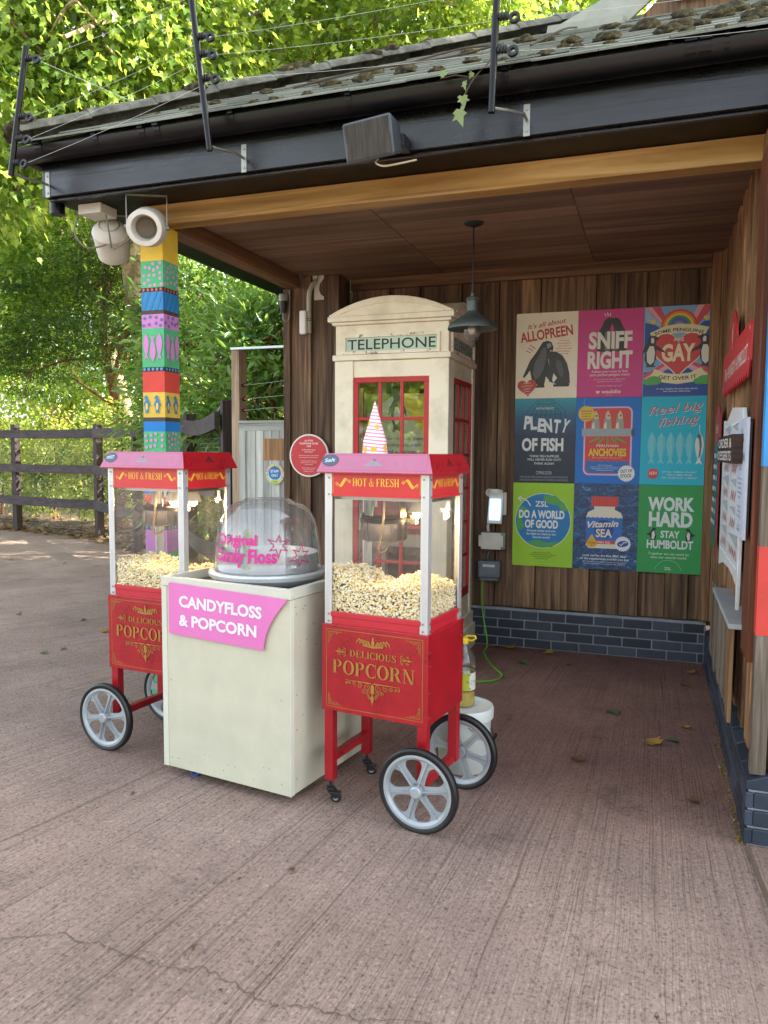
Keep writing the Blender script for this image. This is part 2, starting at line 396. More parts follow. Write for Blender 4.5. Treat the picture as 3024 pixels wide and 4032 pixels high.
M_blackmat = paint('#121315', 0.55, 0, 0.1)
M_pipe = paint('#07080a', 0.30, 0, 0.1, 0.26)
M_steel = paint('#a9aaa8', 0.32, 1.0, 0.1)
M_galv = paint('#9a9c94', 0.45, 0.9, 0.2)
M_alu = paint('#c9cccd', 0.38, 0.6, 0.05)
def cream_mat():
    m, nt, b = newmat("chipped_cream_paint"); g = nd(nt, "ShaderNodeNewGeometry")
    n = noise_n(nt, coords(nt), 3.2, 9, 0.65); r = ramp(nt, [(0.33, '#d0c8b0'), (0.55, '#ebe4cd')]); nt.links.new(n, r.inputs[0])
    po = ramp(nt, [(0.56, (0, 0, 0)), (0.62, (1, 1, 1))]); nt.links.new(g.outputs["Pointiness"], po.inputs[0])
    n2 = noise_n(nt, coords(nt), 11, 6, 0.7); c2 = ramp(nt, [(0.56, (0, 0, 0)), (0.60, (1, 1, 1))]); nt.links.new(n2, c2.inputs[0])
    mu = nd(nt, "ShaderNodeMath", operation='MULTIPLY'); nt.links.new(po.outputs[0], mu.inputs[0]); nt.links.new(c2.outputs[0], mu.inputs[1])
    n3 = noise_n(nt, coords(nt), 9, 6, 0.62); c3 = ramp(nt, [(0.735, (0, 0, 0)), (0.75, (1, 1, 1))]); nt.links.new(n3, c3.inputs[0])
    mx = nd(nt, "ShaderNodeMath", operation='MAXIMUM'); nt.links.new(mu.outputs[0], mx.inputs[0]); nt.links.new(c3.outputs[0], mx.inputs[1])
    nt.links.new(mixc(nt, mx.outputs[0], r.outputs[0], '#8a7358'), b.inputs["Base Color"]); b.inputs["Roughness"].default_value = 0.5
    bump(nt, b, noise_n(nt, coords(nt), 26, 5, 0.6), 0.35, 0.008); return m
M_cream = cream_mat()
M_white = paint('#dcdcd6', 0.45, 0, 0.05)
M_offw = paint('#c9c8bd', 0.5, 0, 0.12)
M_mortar = paint('#8f959c', 0.9, 0, 0.2)

def fascia_mat():
    m, nt, b = newmat("black_gloss_board")
    n = noise_n(nt, coords(nt, (1.5, 30, 30)), 1, 8, 0.6, 0.8)
    r = ramp(nt, [(0.3, '#050607'), (0.7, '#0c0d10')]); nt.links.new(n, r.inputs[0])
    nt.links.new(r.outputs[0], b.inputs["Base Color"])
    n2 = noise_n(nt, coords(nt, (2, 4, 4)), 1, 6, 0.7)
    mr = nd(nt, "ShaderNodeMapRange"); mr.inputs[1].default_value = 0.3; mr.inputs[2].default_value = 0.7; mr.inputs[3].default_value = 0.16; mr.inputs[4].default_value = 0.42
    nt.links.new(n2, mr.inputs[0]); nt.links.new(mr.outputs[0], b.inputs["Roughness"])
    b.inputs["Specular IOR Level"].default_value = 0.5
    bump(nt, b, n, 0.35, 0.004); return m
M_fascia = fascia_mat()
def slate_mat():
    m, nt, b = newmat("fibre_slate"); g = nd(nt, "ShaderNodeNewGeometry")
    r = ramp(nt, [(0, '#5c6156'), (0.5, '#6b7062'), (1, '#7a7f71')]); nt.links.new(g.outputs["Random Per Island"], r.inputs[0])
    n = noise_n(nt, coords(nt, (1, 1, 1)), 4, 9, 0.7); rr = ramp(nt, [(0.35, (0.55, 0.55, 0.5)), (0.65, (1, 1, 1))]); nt.links.new(n, rr.inputs[0])
    nt.links.new(mixc(nt, 0.8, r.outputs[0], rr.outputs[0], 'MULTIPLY'), b.inputs["Base Color"]); b.inputs["Roughness"].default_value = 0.75
    bump(nt, b, noise_n(nt, coords(nt), 60, 4), 0.2, 0.003); return m
M_slate = slate_mat()
def conc_mat():
    m, nt, b = newmat("mossy_concrete"); n = noise_n(nt, coords(nt), 7, 9, 0.7)
    r = ramp(nt, [(0.3, '#2c2d22'), (0.5, '#55564c'), (0.7, '#7d7d72')]); nt.links.new(n, r.inputs[0]); nt.links.new(r.outputs[0], b.inputs["Base Color"])
    b.inputs["Roughness"].default_value = 0.9; bump(nt, b, noise_n(nt, coords(nt), 90, 4), 0.6, 0.006); return m
M_conc = conc_mat()
def brick_mat():
    m, nt, b = newmat("blue_brick"); g = nd(nt, "ShaderNodeNewGeometry")
    r = ramp(nt, [(0, '#1d2633'), (0.5, '#2a3442'), (1, '#3c4756')]); nt.links.new(g.outputs["Random Per Island"], r.inputs[0])
    n = noise_n(nt, coords(nt), 14, 6, 0.7); rr = ramp(nt, [(0.3, (0.6, 0.6, 0.6)), (0.65, (1, 1, 1))]); nt.links.new(n, rr.inputs[0])
    nt.links.new(mixc(nt, 0.8, r.outputs[0], rr.outputs[0], 'MULTIPLY'), b.inputs["Base Color"]); b.inputs["Roughness"].default_value = 0.5
    bump(nt, b, n, 0.15, 0.004); return m
M_brick = brick_mat()
def ground_mat():
    m, nt, b = newmat("brushed_concrete")
    tc = nd(nt, "ShaderNodeTexCoord"); sp = nd(nt, "ShaderNodeSeparateXYZ"); nt.links.new(tc.outputs["Object"], sp.inputs[0])
    def mth(op, a, c_=None, **k):
        n = nd(nt, "ShaderNodeMath", operation=op)
        for i, v in enumerate((a, c_)):
            if v is None: continue
            if hasattr(v, 'is_output'): nt.links.new(v, n.inputs[i])
            else: n.inputs[i].default_value = v
        return n.outputs[0]
    den = mth('MAXIMUM', mth('SUBTRACT', 15.0, sp.outputs[1]), 5.0)
    wob = noise_n(nt, coords(nt, (0.8, 0.8, 1)), 1, 3)
    p = mth('MULTIPLY', mth('DIVIDE', sp.outputs[0], den), 12.0)
    p = mth('ADD', p, mth('MULTIPLY', wob, 0.05))
    cb = nd(nt, "ShaderNodeCombineXYZ"); nt.links.new(mth('MULTIPLY', p, 150.0), cb.inputs[0]); nt.links.new(mth('MULTIPLY', sp.outputs[1], 0.8), cb.inputs[1])
    groove = noise_n(nt, cb.outputs[0], 1.0, 5, 0.62)
    cb2 = nd(nt, "ShaderNodeCombineXYZ"); nt.links.new(mth('MULTIPLY', p, 44.0), cb2.inputs[0]); nt.links.new(mth('MULTIPLY', sp.outputs[1], 0.22), cb2.inputs[1])
    band = noise_n(nt, cb2.outputs[0], 1.0, 2, 0.5)
    grit0 = noise_n(nt, coords(nt, (1, 1, 1)), 95, 4, 0.75); grit1 = noise_n(nt, coords(nt, (1.3, .8, 1)), 70, 3, 0.7)
    grit = mth('ADD', mth('MULTIPLY', grit0, .5), mth('MULTIPLY', grit1, .5))
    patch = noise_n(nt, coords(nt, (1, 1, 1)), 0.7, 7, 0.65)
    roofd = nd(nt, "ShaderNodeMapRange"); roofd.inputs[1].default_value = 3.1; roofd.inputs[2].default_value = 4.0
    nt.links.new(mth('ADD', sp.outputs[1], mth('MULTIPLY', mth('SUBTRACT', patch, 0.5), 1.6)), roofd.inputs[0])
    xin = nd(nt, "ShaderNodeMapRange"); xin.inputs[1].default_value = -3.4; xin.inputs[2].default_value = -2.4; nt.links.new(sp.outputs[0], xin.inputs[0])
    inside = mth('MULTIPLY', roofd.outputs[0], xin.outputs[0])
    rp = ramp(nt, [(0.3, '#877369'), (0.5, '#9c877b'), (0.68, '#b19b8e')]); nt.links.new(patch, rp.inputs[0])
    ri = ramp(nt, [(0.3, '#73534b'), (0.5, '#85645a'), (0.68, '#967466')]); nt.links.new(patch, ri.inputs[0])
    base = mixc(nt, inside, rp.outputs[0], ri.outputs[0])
    gr = ramp(nt, [(0.30, (0.42, 0.40, 0.39)), (0.43, (0.88, 0.87, 0.86)), (0.52, (1.02, 1.02, 1.02)), (0.70, (1.14, 1.13, 1.12))]); nt.links.new(groove, gr.inputs[0])
    base = mixc(nt, 0.95, base, gr.outputs[0], 'MULTIPLY')
    br = ramp(nt, [(0.30, (0.50, 0.48, 0.46)), (0.36, (1, 1, 1))]); nt.links.new(band, br.inputs[0]); base = mixc(nt, 0.7, base, br.outputs[0], 'MULTIPLY')
    gt = ramp(nt, [(0.38, (0.25, 0.24, 0.23)), (0.47, (0.90, 0.90, 0.90)), (0.58, (1.06, 1.06, 1.05)), (0.66, (1.9, 1.85, 1.8))]); nt.links.new(grit, gt.inputs[0])
    base = mixc(nt, 0.85, base, gt.outputs[0], 'MULTIPLY')
    st = noise_n(nt, coords(nt, (1, 1, 1)), 2.3, 8, 0.75); sr = ramp(nt, [(0.30, (0.55, 0.57, 0.56)), (0.46, (1, 1, 1)), (.6, (1, 1, 1)), (.72, (1.12, 1.09, 1.06))]); nt.links.new(st, sr.inputs[0])
    base = mixc(nt, 0.8, base, sr.outputs[0], 'MULTIPLY')
    vo = nd(nt, "ShaderNodeTexVoronoi"); vo.inputs["Scale"].default_value = 1.1; vo.inputs["Randomness"].default_value = 1; nt.links.new(coords(nt, (1, 1, 1)), vo.inputs["Vector"])
    vd = mth('ADD', vo.outputs["Distance"], mth('MULTIPLY', mth('SUBTRACT', grit1, .5), .05)); vr = ramp(nt, [(.02, (.45, .46, .46)), (.034, (1, 1, 1))]); nt.links.new(vd, vr.inputs[0]); base = mixc(nt, .9, base, vr.outputs[0], 'MULTIPLY')   # old gum and oil spots
    nt.links.new(base, b.inputs["Base Color"]); b.inputs["Roughness"].default_value = 0.8; b.inputs["Specular IOR Level"].default_value = 0.35
    h = mth('ADD', mth('MULTIPLY', groove, 1.0), mth('MULTIPLY', grit, 0.6)); bump(nt, b, h, 0.9, 0.016)
    return m
M_ground = ground_mat()
def soil_mat():
    m, nt, b = newmat("leaf_litter_soil"); n = noise_n(nt, coords(nt), 9, 9, 0.75)
    r = ramp(nt, [(0.3, '#2a2016'), (0.5, '#54402b'), (0.66, '#8a6a48')]); nt.links.new(n, r.inputs[0]); nt.links.new(r.outputs[0], b.inputs["Base Color"])
    b.inputs["Roughness"].default_value = 0.95; bump(nt, b, n, 1.0, 0.05); return m
M_soil = soil_mat()

# ------------------------------------------------------------------ ground
g = MB().quad((-250, -250, 0), (250, -250, 0), (250, 250, 0), (-250, 250, 0)).build("ground", M_soil); tag(g, kind='structure')
FP = [(-14.6, 12.75), (-12.14, 12.22), (-9.73, 11.74), (-7.75, 10.25), (-5.486, 8.317), (-4.074, 6.796)]
edge = [(-40, 17.0)] + [(x, y - 0.03) for x, y in FP] + [(-3.9, 6.5), (-3.9, 14), (12, 14), (12, -30), (-40, -30)]
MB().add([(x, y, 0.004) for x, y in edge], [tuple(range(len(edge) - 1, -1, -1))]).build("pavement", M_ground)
tag(bpy.data.objects["pavement"], kind='structure')
MB().quad((-40, 19.0, .006), (-6, 24.5, .006), (-6, 27, .006), (-40, 21.5, .006)).build("path", paint('#b5b0a2', 0.9)); tag(bpy.data.objects["path"], kind='structure')
# crack and the joint with weeds
cr = MB(); pts = []
for (x, y) in [(-2.035, 1.916), (-1.92, 1.965), (-1.864, 2.01), (-1.754, 1.992), (-1.694, 2.008), (-1.594, 1.985), (-1.513, 1.981), (-1.433, 1.977), (-1.362, 1.984), (-1.319, 2.019), (-1.243, 2.002), (-1.183, 1.992), (-1.094, 1.959), (-1.012, 1.949), (-0.929, 1.968), (-0.851, 1.975), (-0.755, 1.977), (-0.601, 2.025), (-0.518, 2.026)]: pts.append((x, y))
fine = []
for a, b_ in zip(pts, pts[1:]):
    for k in range(6): fine.append((a[0] + (b_[0] - a[0]) * k / 6 + random.uniform(-.008, .008), a[1] + (b_[1] - a[1]) * k / 6 + random.uniform(-.01, .01)))
for p in spol(fine, [random.uniform(.0015, .0045) for _ in fine]): cr.add([(x, y, 0.008) for x, y in p], [(0, 1, 2, 3)])
for p in spol([(0.41, 3.45), (0.45, 3.0), (0.47, 2.5), (0.46, 2.0), (.45, 1.2)], [.012, .02, .014, .012, .014]): cr.add([(x, y, 0.008) for x, y in p], [(0, 1, 2, 3)])
tag(cr.build("pavement_cracks", paint('#5e523f', 0.95)), kind='structure')

# ------------------------------------------------------------------ the timber shelter
B = empty("shelter_building", (0, 0, 0), 0, "low timber shelter with mossy slate roof, black fascia, brown board walls and blue brick plinth", "building")
def boards(x0, x1, z0, z1, put, seed, wmin=.12, wmax=.25, lap=.026):
    """upright boards; put(u0, u1, front, z0, z1) adds one"""
    rd = random.Random(seed); u = x0; k = 0
    while u < x1 - .02:
        w = rd.uniform(wmin, wmax); e = min(x1, u + w)
        if x1 - e < .06: e = x1
        put(u + .002, e - .002, (k % 2) * lap + rd.uniform(0, .004), z0 + rd.uniform(-.008, .01), z1); u = e; k += 1
bw = MB(); bw.box((-2.59, 6.5, 0.3), (9, 6.6, 3.3))
boards(-2.57, .40, .345, 3.15, lambda a, b_, f, z0, z1: bw.box((a, 6.462 - f, z0), (b_, 6.498, z1)), 3)
bw.build("back_wall", M_wall, B, bevel=.003)
lw = MB()
lw.box((-3.11, 6.17, 0.02), (-3.05, 6.29, 3.05)); lw.box((-3.048, 6.2, 0.02), (-2.902, 6.24, 3.148)); lw.box((-2.900, 6.178, 0.02), (-2.852, 6.21, 3.148)); lw.box((-2.850, 6.2, 0.02), (-2.64, 6.24, 3.148))
lw.box((-2.638, 6.185, 0.02), (-2.593, 6.24, 3.148)); lw.box((-2.63, 6.242, 0.02), (-2.6, 6.46, 3.148))
lw.box((-3.1, 6.295, .02), (-3.06, 10.6, 3.18))
lw.build("side_wall", M_wall, B, bevel=.003)
rw = MB(); rw.box((.485, 3.6, .3), (.6, 6.46, 3.3))
boards(3.62, 6.36, .31, 3.15, lambda a, b_, f, z0, z1: rw.box((.462 - f, a, z0 + (0.05 if a > 5.4 else 0)), (.484, b_, z1)), 11, .12, .2)
rw.build("serving_wall", M_wallw, B, bevel=.003)
cp = MB().box((.352, 6.37, .36), (.418, 6.44, 3.15)); cp.box((.42, 6.362, .36), (.462, 6.43, 3.15)); cp.build("corner_post", M_wallw, B, bevel=.003)
fwl = MB()
for i, (a, b_) in enumerate(((.414, .475), (.487, .60), (.612, .80))): fwl.box((a, 3.49 + .006 * (i % 2), .305), (b_, 3.55, 2.88))
fwl.box((.62, 3.552, 2.70), (8.9, 3.87, 3.176))
boards(.81, 9, .305, 2.88, lambda a, b_, f, z0, z1: fwl.box((a, 3.5 - f, z0), (b_, 3.55, z1)), 5)
fwl.build("front_wall", M_grey, B, bevel=.003)
pw = MB()
for (a, b_, y) in ((.4125, .4765, 3.487), (.4855, .6015, 3.493)):
    pw.box((a, y, 1.60), (b_, 3.551, 2.86), 0); pw.box((a, y, .90), (b_, 3.551, 1.27), 1)
pw.build("painted_board_bands", [paint('#2a86c4', .5), paint('#c23a30', .5)], B)
rp = MB().box((.402, 3.66, .74), (.455, 3.93, 2.96)); rp.build("hatch_post", M_redpost, B, bevel=.003)
# brick plinth
pl = MB(); mo = MB()
mo.box((-3.05, 6.452, 0), (.41, 6.497, .335)); mo.box((.412, 3.48, 0), (.56, 6.45, .262)); mo.box((.56, 3.48, 0), (9, 3.6, .262))
mo.build("mortar", M_mortar, B)
for c_ in range(4):
    z0 = .012 + c_ * .078; x = -2.58 + (.1125 if c_ % 2 else 0)
    while x < .39:
        e = min(x + .215, .395); pl.box((x, 6.44, z0), (e, 6.47, z0 + .067)); x += .226
for c_ in range(3):
    z0 = .012 + c_ * .078; y = 3.467 + (.1125 if c_ % 2 else 0)
    if c_ % 2: pl.box((.40, 3.467, z0), (.43, 3.467 + .1025, z0 + .067))
    while y < 6.42:
        e = min(y + .215, 6.43); pl.box((.40, y, z0), (.43, e, z0 + .067)); y += .226
    x = .40 + (.1125 if not c_ % 2 else .226)
    pl.box((.432, 3.467, z0), (x - .012, 3.5, z0 + .067))
    while x < 4: pl.box((x, 3.467, z0), (x + .215, 3.5, z0 + .067)); x += .226
y = 3.467
while y < 6.40:                                        # sloping plinth headers
    e = min(y + .215, 6.43); z0 = .247
    P = [(.40, y, z0), (.40, e, z0), (.40, e, z0 + .035), (.40, y, z0 + .035), (.53, y, z0), (.53, e, z0), (.53, e, z0 + .085), (.53, y, z0 + .085)]
    pl.add(P, [(0, 3, 2, 1), (4, 5, 6, 7), (2, 3, 7, 6), (0, 1, 5, 4), (0, 4, 7, 3), (1, 2, 6, 5)]); y += .226
x = .542
while x < 4: pl.box((x, 3.467, .247), (x + .215, 3.6, .282)); x += .226
pl.build("brick_plinth", M_brick, B, bevel=.004)
# ceiling, beams
ce = MB()
for (x0, x1) in ((-2.94, -1.732), (-1.726, -.512), (-.506, .46)):
    for (y0, y1) in ((4.33, 5.3), (5.306, 6.46)): ce.box((x0, y0, 3.152), (x1, y1, 3.168))
ce.build("ceiling", M_ceil, B)
tr = MB().box((-2.57, 6.40, 3.05), (.35, 6.438, 3.15)); tr.build("ceiling_trim", wood("brown_trim", '#3a281c', '#6a4f39', '#8d6e50', 0, 0.7, 0.2, fine=14), B, bevel=.004)
MB().box((-3.118, 4.2, 3.052), (8.9, 4.32, 3.176)).build("front_beam", M_beam, B, bevel=.006)
MB().box((-3.085, 4.365, 3.05), (-2.95, 6.165, 3.25)).build("side_beam", M_beam2, B, bevel=.006)
MB().box((.47, 3.56, 3.19), (9, 6.46, 3.22)).build("inner_ceiling", M_ceil, B)
sf_ = MB().box((-3.55, 3.906, 3.178), (8.9, 4.5, 3.192)); sf_.box((-3.55, 4.502, 3.178), (-3.12, 10.9, 3.192)); sf_.build("soffit", M_black, B)
fa = MB().box((-3.58, 3.875, 3.18), (8.9, 3.905, 3.42)); fa.box((-3.58, 3.907, 3.18), (-3.552, 10.9, 3.42)); fa.box((-3.56, 3.908, 3.163), (8.9, 3.93, 3.177)); fa.build("fascia", M_fascia, B, bevel=.002)
# roof
SL = .56
def rz(y): return 3.452 + SL * (y - 3.74)
ro = MB()
ro.add([(-3.72, 3.74, 3.43), (8.9, 3.74, 3.43), (8.9, 7.4, 5.48), (-.06, 7.4, 5.48), (-3.72, 11.06, 3.43), (8.9, 11.06, 3.43)], [(0, 1, 2, 3), (0, 3, 4), (3, 2, 5, 4)])
roof = ro.build("roof", M_slate, B)
sm = MB(); rd = random.Random(4)
for i in range(19):
    y0 = 3.70 + i * .185; y1 = y0 + .24; x = -3.9 + (.15 if i % 2 else 0)
    while x < 3.2:
        x1 = x + .297; a0 = max(x, -3.70 + (y0 - 3.74)); a1 = max(x, -3.70 + (y1 - 3.74))
        if x1 > a1 + .03 and not (y0 > 6.1 and -1.1 < x < .5):
            l0 = .015 + rd.uniform(0, .004); l1 = .005; za, zb = rz(y0), rz(y1); t = .009; dy = rd.uniform(-.006, .006)
            sm.add([(a0, y0 + dy, za + l0 - t), (x1, y0 + dy, za + l0 - t), (x1, y1, zb + l1 - t), (a1, y1, zb + l1 - t), (a0, y0 + dy, za + l0), (x1, y0 + dy, za + l0), (x1, y1, zb + l1), (a1, y1, zb + l1)],
                   [(0, 3, 2, 1), (4, 5, 6, 7), (0, 1, 5, 4), (1, 2, 6, 5), (2, 3, 7, 6), (3, 0, 4, 7)])
        x += .30
sm.build("slates", M_slate, roof)
hp = MB(); hd = Vector((1, 1, SL)).normalized(); hs_ = Vector((1, -1, 0)).normalized(); hu = hs_.cross(hd).normalized()
if hu.z < 0: hu = -hu
p = Vector((-3.74, 3.72, 3.44)) + hd * .13
for k in range(12):
    a = p + hd * (k * .42); b_ = a + hd * .425; n = 10; P = []
    for q, lift, r in ((a, .004, .125), (b_, -.002, .121)):
        for rr_ in (r, r - .018): P += [q + hu * (lift + .02) + (hs_ * cos(pi * j / n) + hu * sin(pi * j / n) * .62) * rr_ for j in range(n + 1)]
    m = n + 1; F = []
    for j in range(n): F += [(j, j + 1, 2 * m + j + 1, 2 * m + j), (m + j, 3 * m + j, 3 * m + j + 1, m + j + 1), (j, m + j, m + j + 1, j + 1)]
    hp.add(P, F)
hp.build("hip_cap", M_conc, roof, smooth=True)
# gutter with brackets
gt_ = MB(); n = 10; prof = [(cos(pi + pi * k / n) * .066, sin(pi + pi * k / n) * .07) for k in range(n + 1)]; prof += [(x * .93, y * .93) for x, y in reversed(prof)]
def sweep(mb, path, prof, mi=0, closed=True):
    """profile (side, z) carried along a flat path"""
    P = []; m = len(prof)
    for i, q in enumerate(path):
        q = Vector(q); d0 = (q - Vector(path[i - 1])).normalized() if i else None; d1 = (Vector(path[i + 1]) - q).normalized() if i < len(path) - 1 else None
        d0 = d0 or d1; d1 = d1 or d0; s0 = Vector((d0.y, -d0.x, 0)); s1 = Vector((d1.y, -d1.x, 0)); s = (s0 + s1); s = s / max(.3, s.dot(s0))
        P += [q + s * a + Vector((0, 0, b_)) for a, b_ in prof]
    F = [(i * m + k, (i + 1) * m + k, (i + 1) * m + (k + 1) % m, i * m + (k + 1) % m) for i in range(len(path) - 1) for k in range(m)]
    mb.add(P, F + [tuple(range(m)), tuple(range((len(path) - 1) * m, len(path) * m))], mi)
sweep(gt_, [(-3.622, 10.9, 3.425), (-3.622, 3.80, 3.425), (8.9, 3.80, 3.425)], prof)
gutter = gt_.build("gutter", M_pipe, B, smooth=True)
for xx, w in ((-3.5, .05), (-3.08, .03), (-2.77, .035), (-2.67, .035), (-2.2, .03), (-1.53, .03), (-.74, .03), (.06, .05), (.12, .05), (.22, .02)):
    bk = MB(); pr = [(cos(pi + pi * k / n) * .071, sin(pi + pi * k / n) * .075 + .004) for k in range(n + 1)]; pr += [(x * .93, y * .93) for x, y in reversed(pr)]
    sweep(bk, [(xx, 3.80, 3.427), (xx + w, 3.80, 3.427)], pr); bk.box((xx, 3.79 - .078, 3.425), (xx + w, 3.79 - .05, 3.452)); bk.build("gutter_bracket", M_pipe, gutter)
MB().cyl((-3.60, 4.02, 3.12), (-3.60, 4.02, 3.36), .045, n=18).build("downpipe_outlet", M_pipe, gutter, smooth=True)
# small gable on the roof slope
dm = MB()
a, b_, c_, d = Vector((-.86, 6.0, rz(6.0) + .02)), Vector((-.30, 5.75, rz(5.75) + .02)), Vector((.30, 5.75, rz(5.75) + .50)), Vector((-.20, 7.4, rz(6.0) + .9))
dm.add([a, b_, c_, d], [(0, 1, 2, 3)], 0)
dm.add([a + Vector((-.06, .03, .0)), a + Vector((-.0, .0, .02)), d + Vector((0, 0, .02)), d + Vector((-.07, .03, 0))], [(0, 1, 2, 3)], 1)
dm.beam(a + Vector((.02, -.03, -.01)), b_ + Vector((0, -.03, -.01)), .05, .05, 0)
dm.beam(b_, c_, .03, .05, 0)
dm.add([b_ + Vector((.03, .03, -.05)), (1.6, 5.78, rz(5.78) - .03), (1.6, 5.78, rz(5.78) + 1.3), (.34, 5.78, rz(5.75) + .52)], [(0, 1, 2, 3)], 2)
dm.beam((.03, 5.74, rz(5.74) + .16), (.62, 5.74, rz(5.74) + .16), .03, .12, 3); dm.beam((.18, 5.75, rz(5.74) + .30), (.5, 5.75, rz(5.74) + .30), .03, .12, 3)
dm.build("roof_gable", [paint('#8f9284', .6, 0, .15), paint('#2c3340', .5), M_wall, M_wall], roof)

# ------------------------------------------------------------------ painted pillar
PI_ = empty("timber_pillar", (-3.036, 4.282, 0), 0, "square timber pillar painted in bright bands with dots, fish and penguins, holding the roof corner", "pillar")
PW = .082
bands = [(3.051, '#d9b93e', 'plain'), (2.837, '#4fae77', 'dots'), (2.672, '#2a211c', 'beads_r'), (2.646, '#2f86c0', 'stripes'), (2.531, '#4a4039', 'plain'), (2.506, '#c27fb8', 'bdots'), (2.419, '#4fae77', 'fish'), (2.176, '#3c3835', 'beads_b'), (2.148, '#c9473c', 'plain'),
         (2.016, '#d3b548', 'penguin'), (1.858, '#4a4039', 'plain'), (1.832, '#2279c0', 'plain'), (1.768, '#4fae77', 'dots'), (1.55, '#c9473c', 'plain'), (1.411, '#2a78c0', 'plain'), (1.364, '#c9473c', 'plain'), (1.287, '#c27fb8', 'plain'), (1.24, '#4a4039', 'plain'), (1.186, '#c27fb8', 'plain'), (1.163, '#3c3c40', 'beads_b'), (1.135, '#b16fb8', 'plain'), (.993, '#4fae77', 'plain'), (0, None, None)]
core = MB(); core.box((-PW + .001, -PW + .001, 0), (PW - .001, PW - .001, 3.05)); core.build("post", M_wall, PI_)
pm = []; pb = MB()
for (z1, c_, _), (z0, _, _) in zip(bands, bands[1:]):
    m = paint(c_, .6, 0, .1, .3, .15)
    if m not in pm: pm.append(m)
    pb.box((-PW, -PW, z0), (PW, PW, z1), pm.index(m))
pb.build("painted_bands", pm, PI_)
def penguin(A, x, y, h, c, belly):
    s = h
    body = [(-.02, .86), (.02, .97), (.10, 1.0), (.18, .96), (.21, .86), (.27, .72), (.36, .52), (.38, .36), (.30, .46), (.28, .28), (.24, .12), (.27, .03), (.22, 0), (.17, .05), (.12, .05), (.08, 0), (.03, .02), (.07, .12), (.02, .28), (-.01, .45), (-.08, .38), (-.04, .56), (.06, .74), (.05, .82), (-.08, .82)]
    A.poly([(x + px * s, y + py * s) for px, py in body], c); A.ell(x + .14 * s, y + .38 * s, .075 * s, .2 * s, belly)
def fishp(A, x, y, h, c, flip=1):
    P = [(0, .5), (.10, .32), (.13, .1), (.09, -.15), (.035, -.32), (.1, -.5), (0, -.44), (-.1, -.5), (-.035, -.32), (-.09, -.15), (-.13, .1), (-.10, .32)]
    A.poly([(x + px * h, y + py * h * flip) for px, py in P], c)
for side, rz_ in (("front", 0), ("right", 1)):
    A = Art(.0004); rd = random.Random(side)
    for (z1, c_, kd), (z0, _, _) in zip(bands, bands[1:]):
        zm = (z0 + z1) / 2
        if kd in ('dots', 'bdots'):
            col = '#c27fb8' if kd == 'dots' else '#4064a0'; L = []; pts = []
            for _ in range(400):
                q = (rd.uniform(-PW + .014, PW - .014), rd.uniform(z0 + .014, z1 - .014))
                if all((q[0] - a) ** 2 + (q[1] - b_) ** 2 > .031 ** 2 for a, b_ in pts): pts.append(q)
            A.polys([[(a + .0105 * cos(k * pi / 6), b_ + .0105 * sin(k * pi / 6)) for k in range(12)] for a, b_ in pts], col)
        elif kd and kd.startswith('beads'):
            A.polys([[(a + .010 * cos(k * pi / 6), zm + .010 * sin(k * pi / 6)) for k in range(12)] for a in (-.064, -.032, 0, .032, .064)], '#b5523e' if kd[-1] == 'r' else '#4a8cb8')
        elif kd == 'stripes':
            for k in range(-1, 4):
                x = -PW + k * .05; A.poly([(max(-PW, min(PW, x)), z0), (max(-PW, min(PW, x + .022)), z0), (max(-PW, min(PW, x + .072)), z1), (max(-PW, min(PW, x + .05)), z1)], '#286da0')
        elif kd == 'fish':
            for k, x in enumerate((-.05, 0, .05)): fishp(A, x, zm + (-.008 if k == 1 else .008), .165, '#bd74b4', -1 if k == 1 else 1)
        elif kd == 'penguin':
            for x in (-.068, .012): penguin(A, x, z0 + .025, .115, '#27719e', '#d3b548')
    Mx = front(0, -PW - .0006, 0) if side == "front" else frameM((PW + .0006, 0, 0), (0, 1, 0), (0, 0, 1))
    A.build("painted_motifs", PI_, Mx)

# ------------------------------------------------------------------ telephone kiosk
M_red = paint('#b51a22', .38, 0, .1)
M_paneg = glassmat("kiosk_glass", (.88, .90, .88), .07, .02, .0)
K = empty("telephone_kiosk", (-1.91, 6.0, 0), 0, "cream concrete telephone kiosk with red glazed frames and arched top against the back wall", "telephone kiosk")
kx, ky0, ky1 = .455, -.434, .43            # half width, front, back (local)
kb = MB()
kb.box((-.49, -.47, 0), (.49, .435, .20)); kb.box((-.47, -.45, .20), (.47, .433, .30))
w = .152; zt, zb = 2.213, .46
for sx in (-1, 1):
    a, b_ = sorted((sx * kx, sx * (kx - w)))
    kb.box((a, ky0, .30), (b_, ky0 + w, 2.34)); kb.box((a, .350, .30), (b_, ky1, 2.34))
kb.box((-kx + w, ky0 + .012, zt), (kx - w, ky0 + .11, 2.34)); kb.box((-kx + w, ky0 + .012, .30), (kx - w, ky0 + .11, zb))
for sx in (-1, 1):
    a, b_ = sorted((sx * (kx - .012), sx * (kx - .11)))
    kb.box((a, ky0 + w, zt), (b_, .350, 2.34)); kb.box((a, ky0 + w, .30), (b_, .350, zb))
kb.box((-.47, ky0 - .015, 2.342), (.47, ky1, 2.385))
kb.box((-.45, ky0 + .006, 2.385), (.45, ky1, 2.61))
kb.box((-.472, ky0 - .02, 2.61), (.472, ky1 + .002, 2.632)); kb.box((-.498, ky0 - .045, 2.632), (.498, ky1 + .003, 2.672))
def seg(hw, rise, n=14): return [(-hw, 0)] + [(hw * (-1 + 2 * k / n), .012 + rise * (1 - (-1 + 2 * k / n) ** 2)) for k in range(n + 1)] + [(hw, 0)]
Mf = frameM((0, ky0 - .04, 2.672), (1, 0, 0), (0, 0, 1))
kb.prism(seg(.488, .125), -.83, Mf)
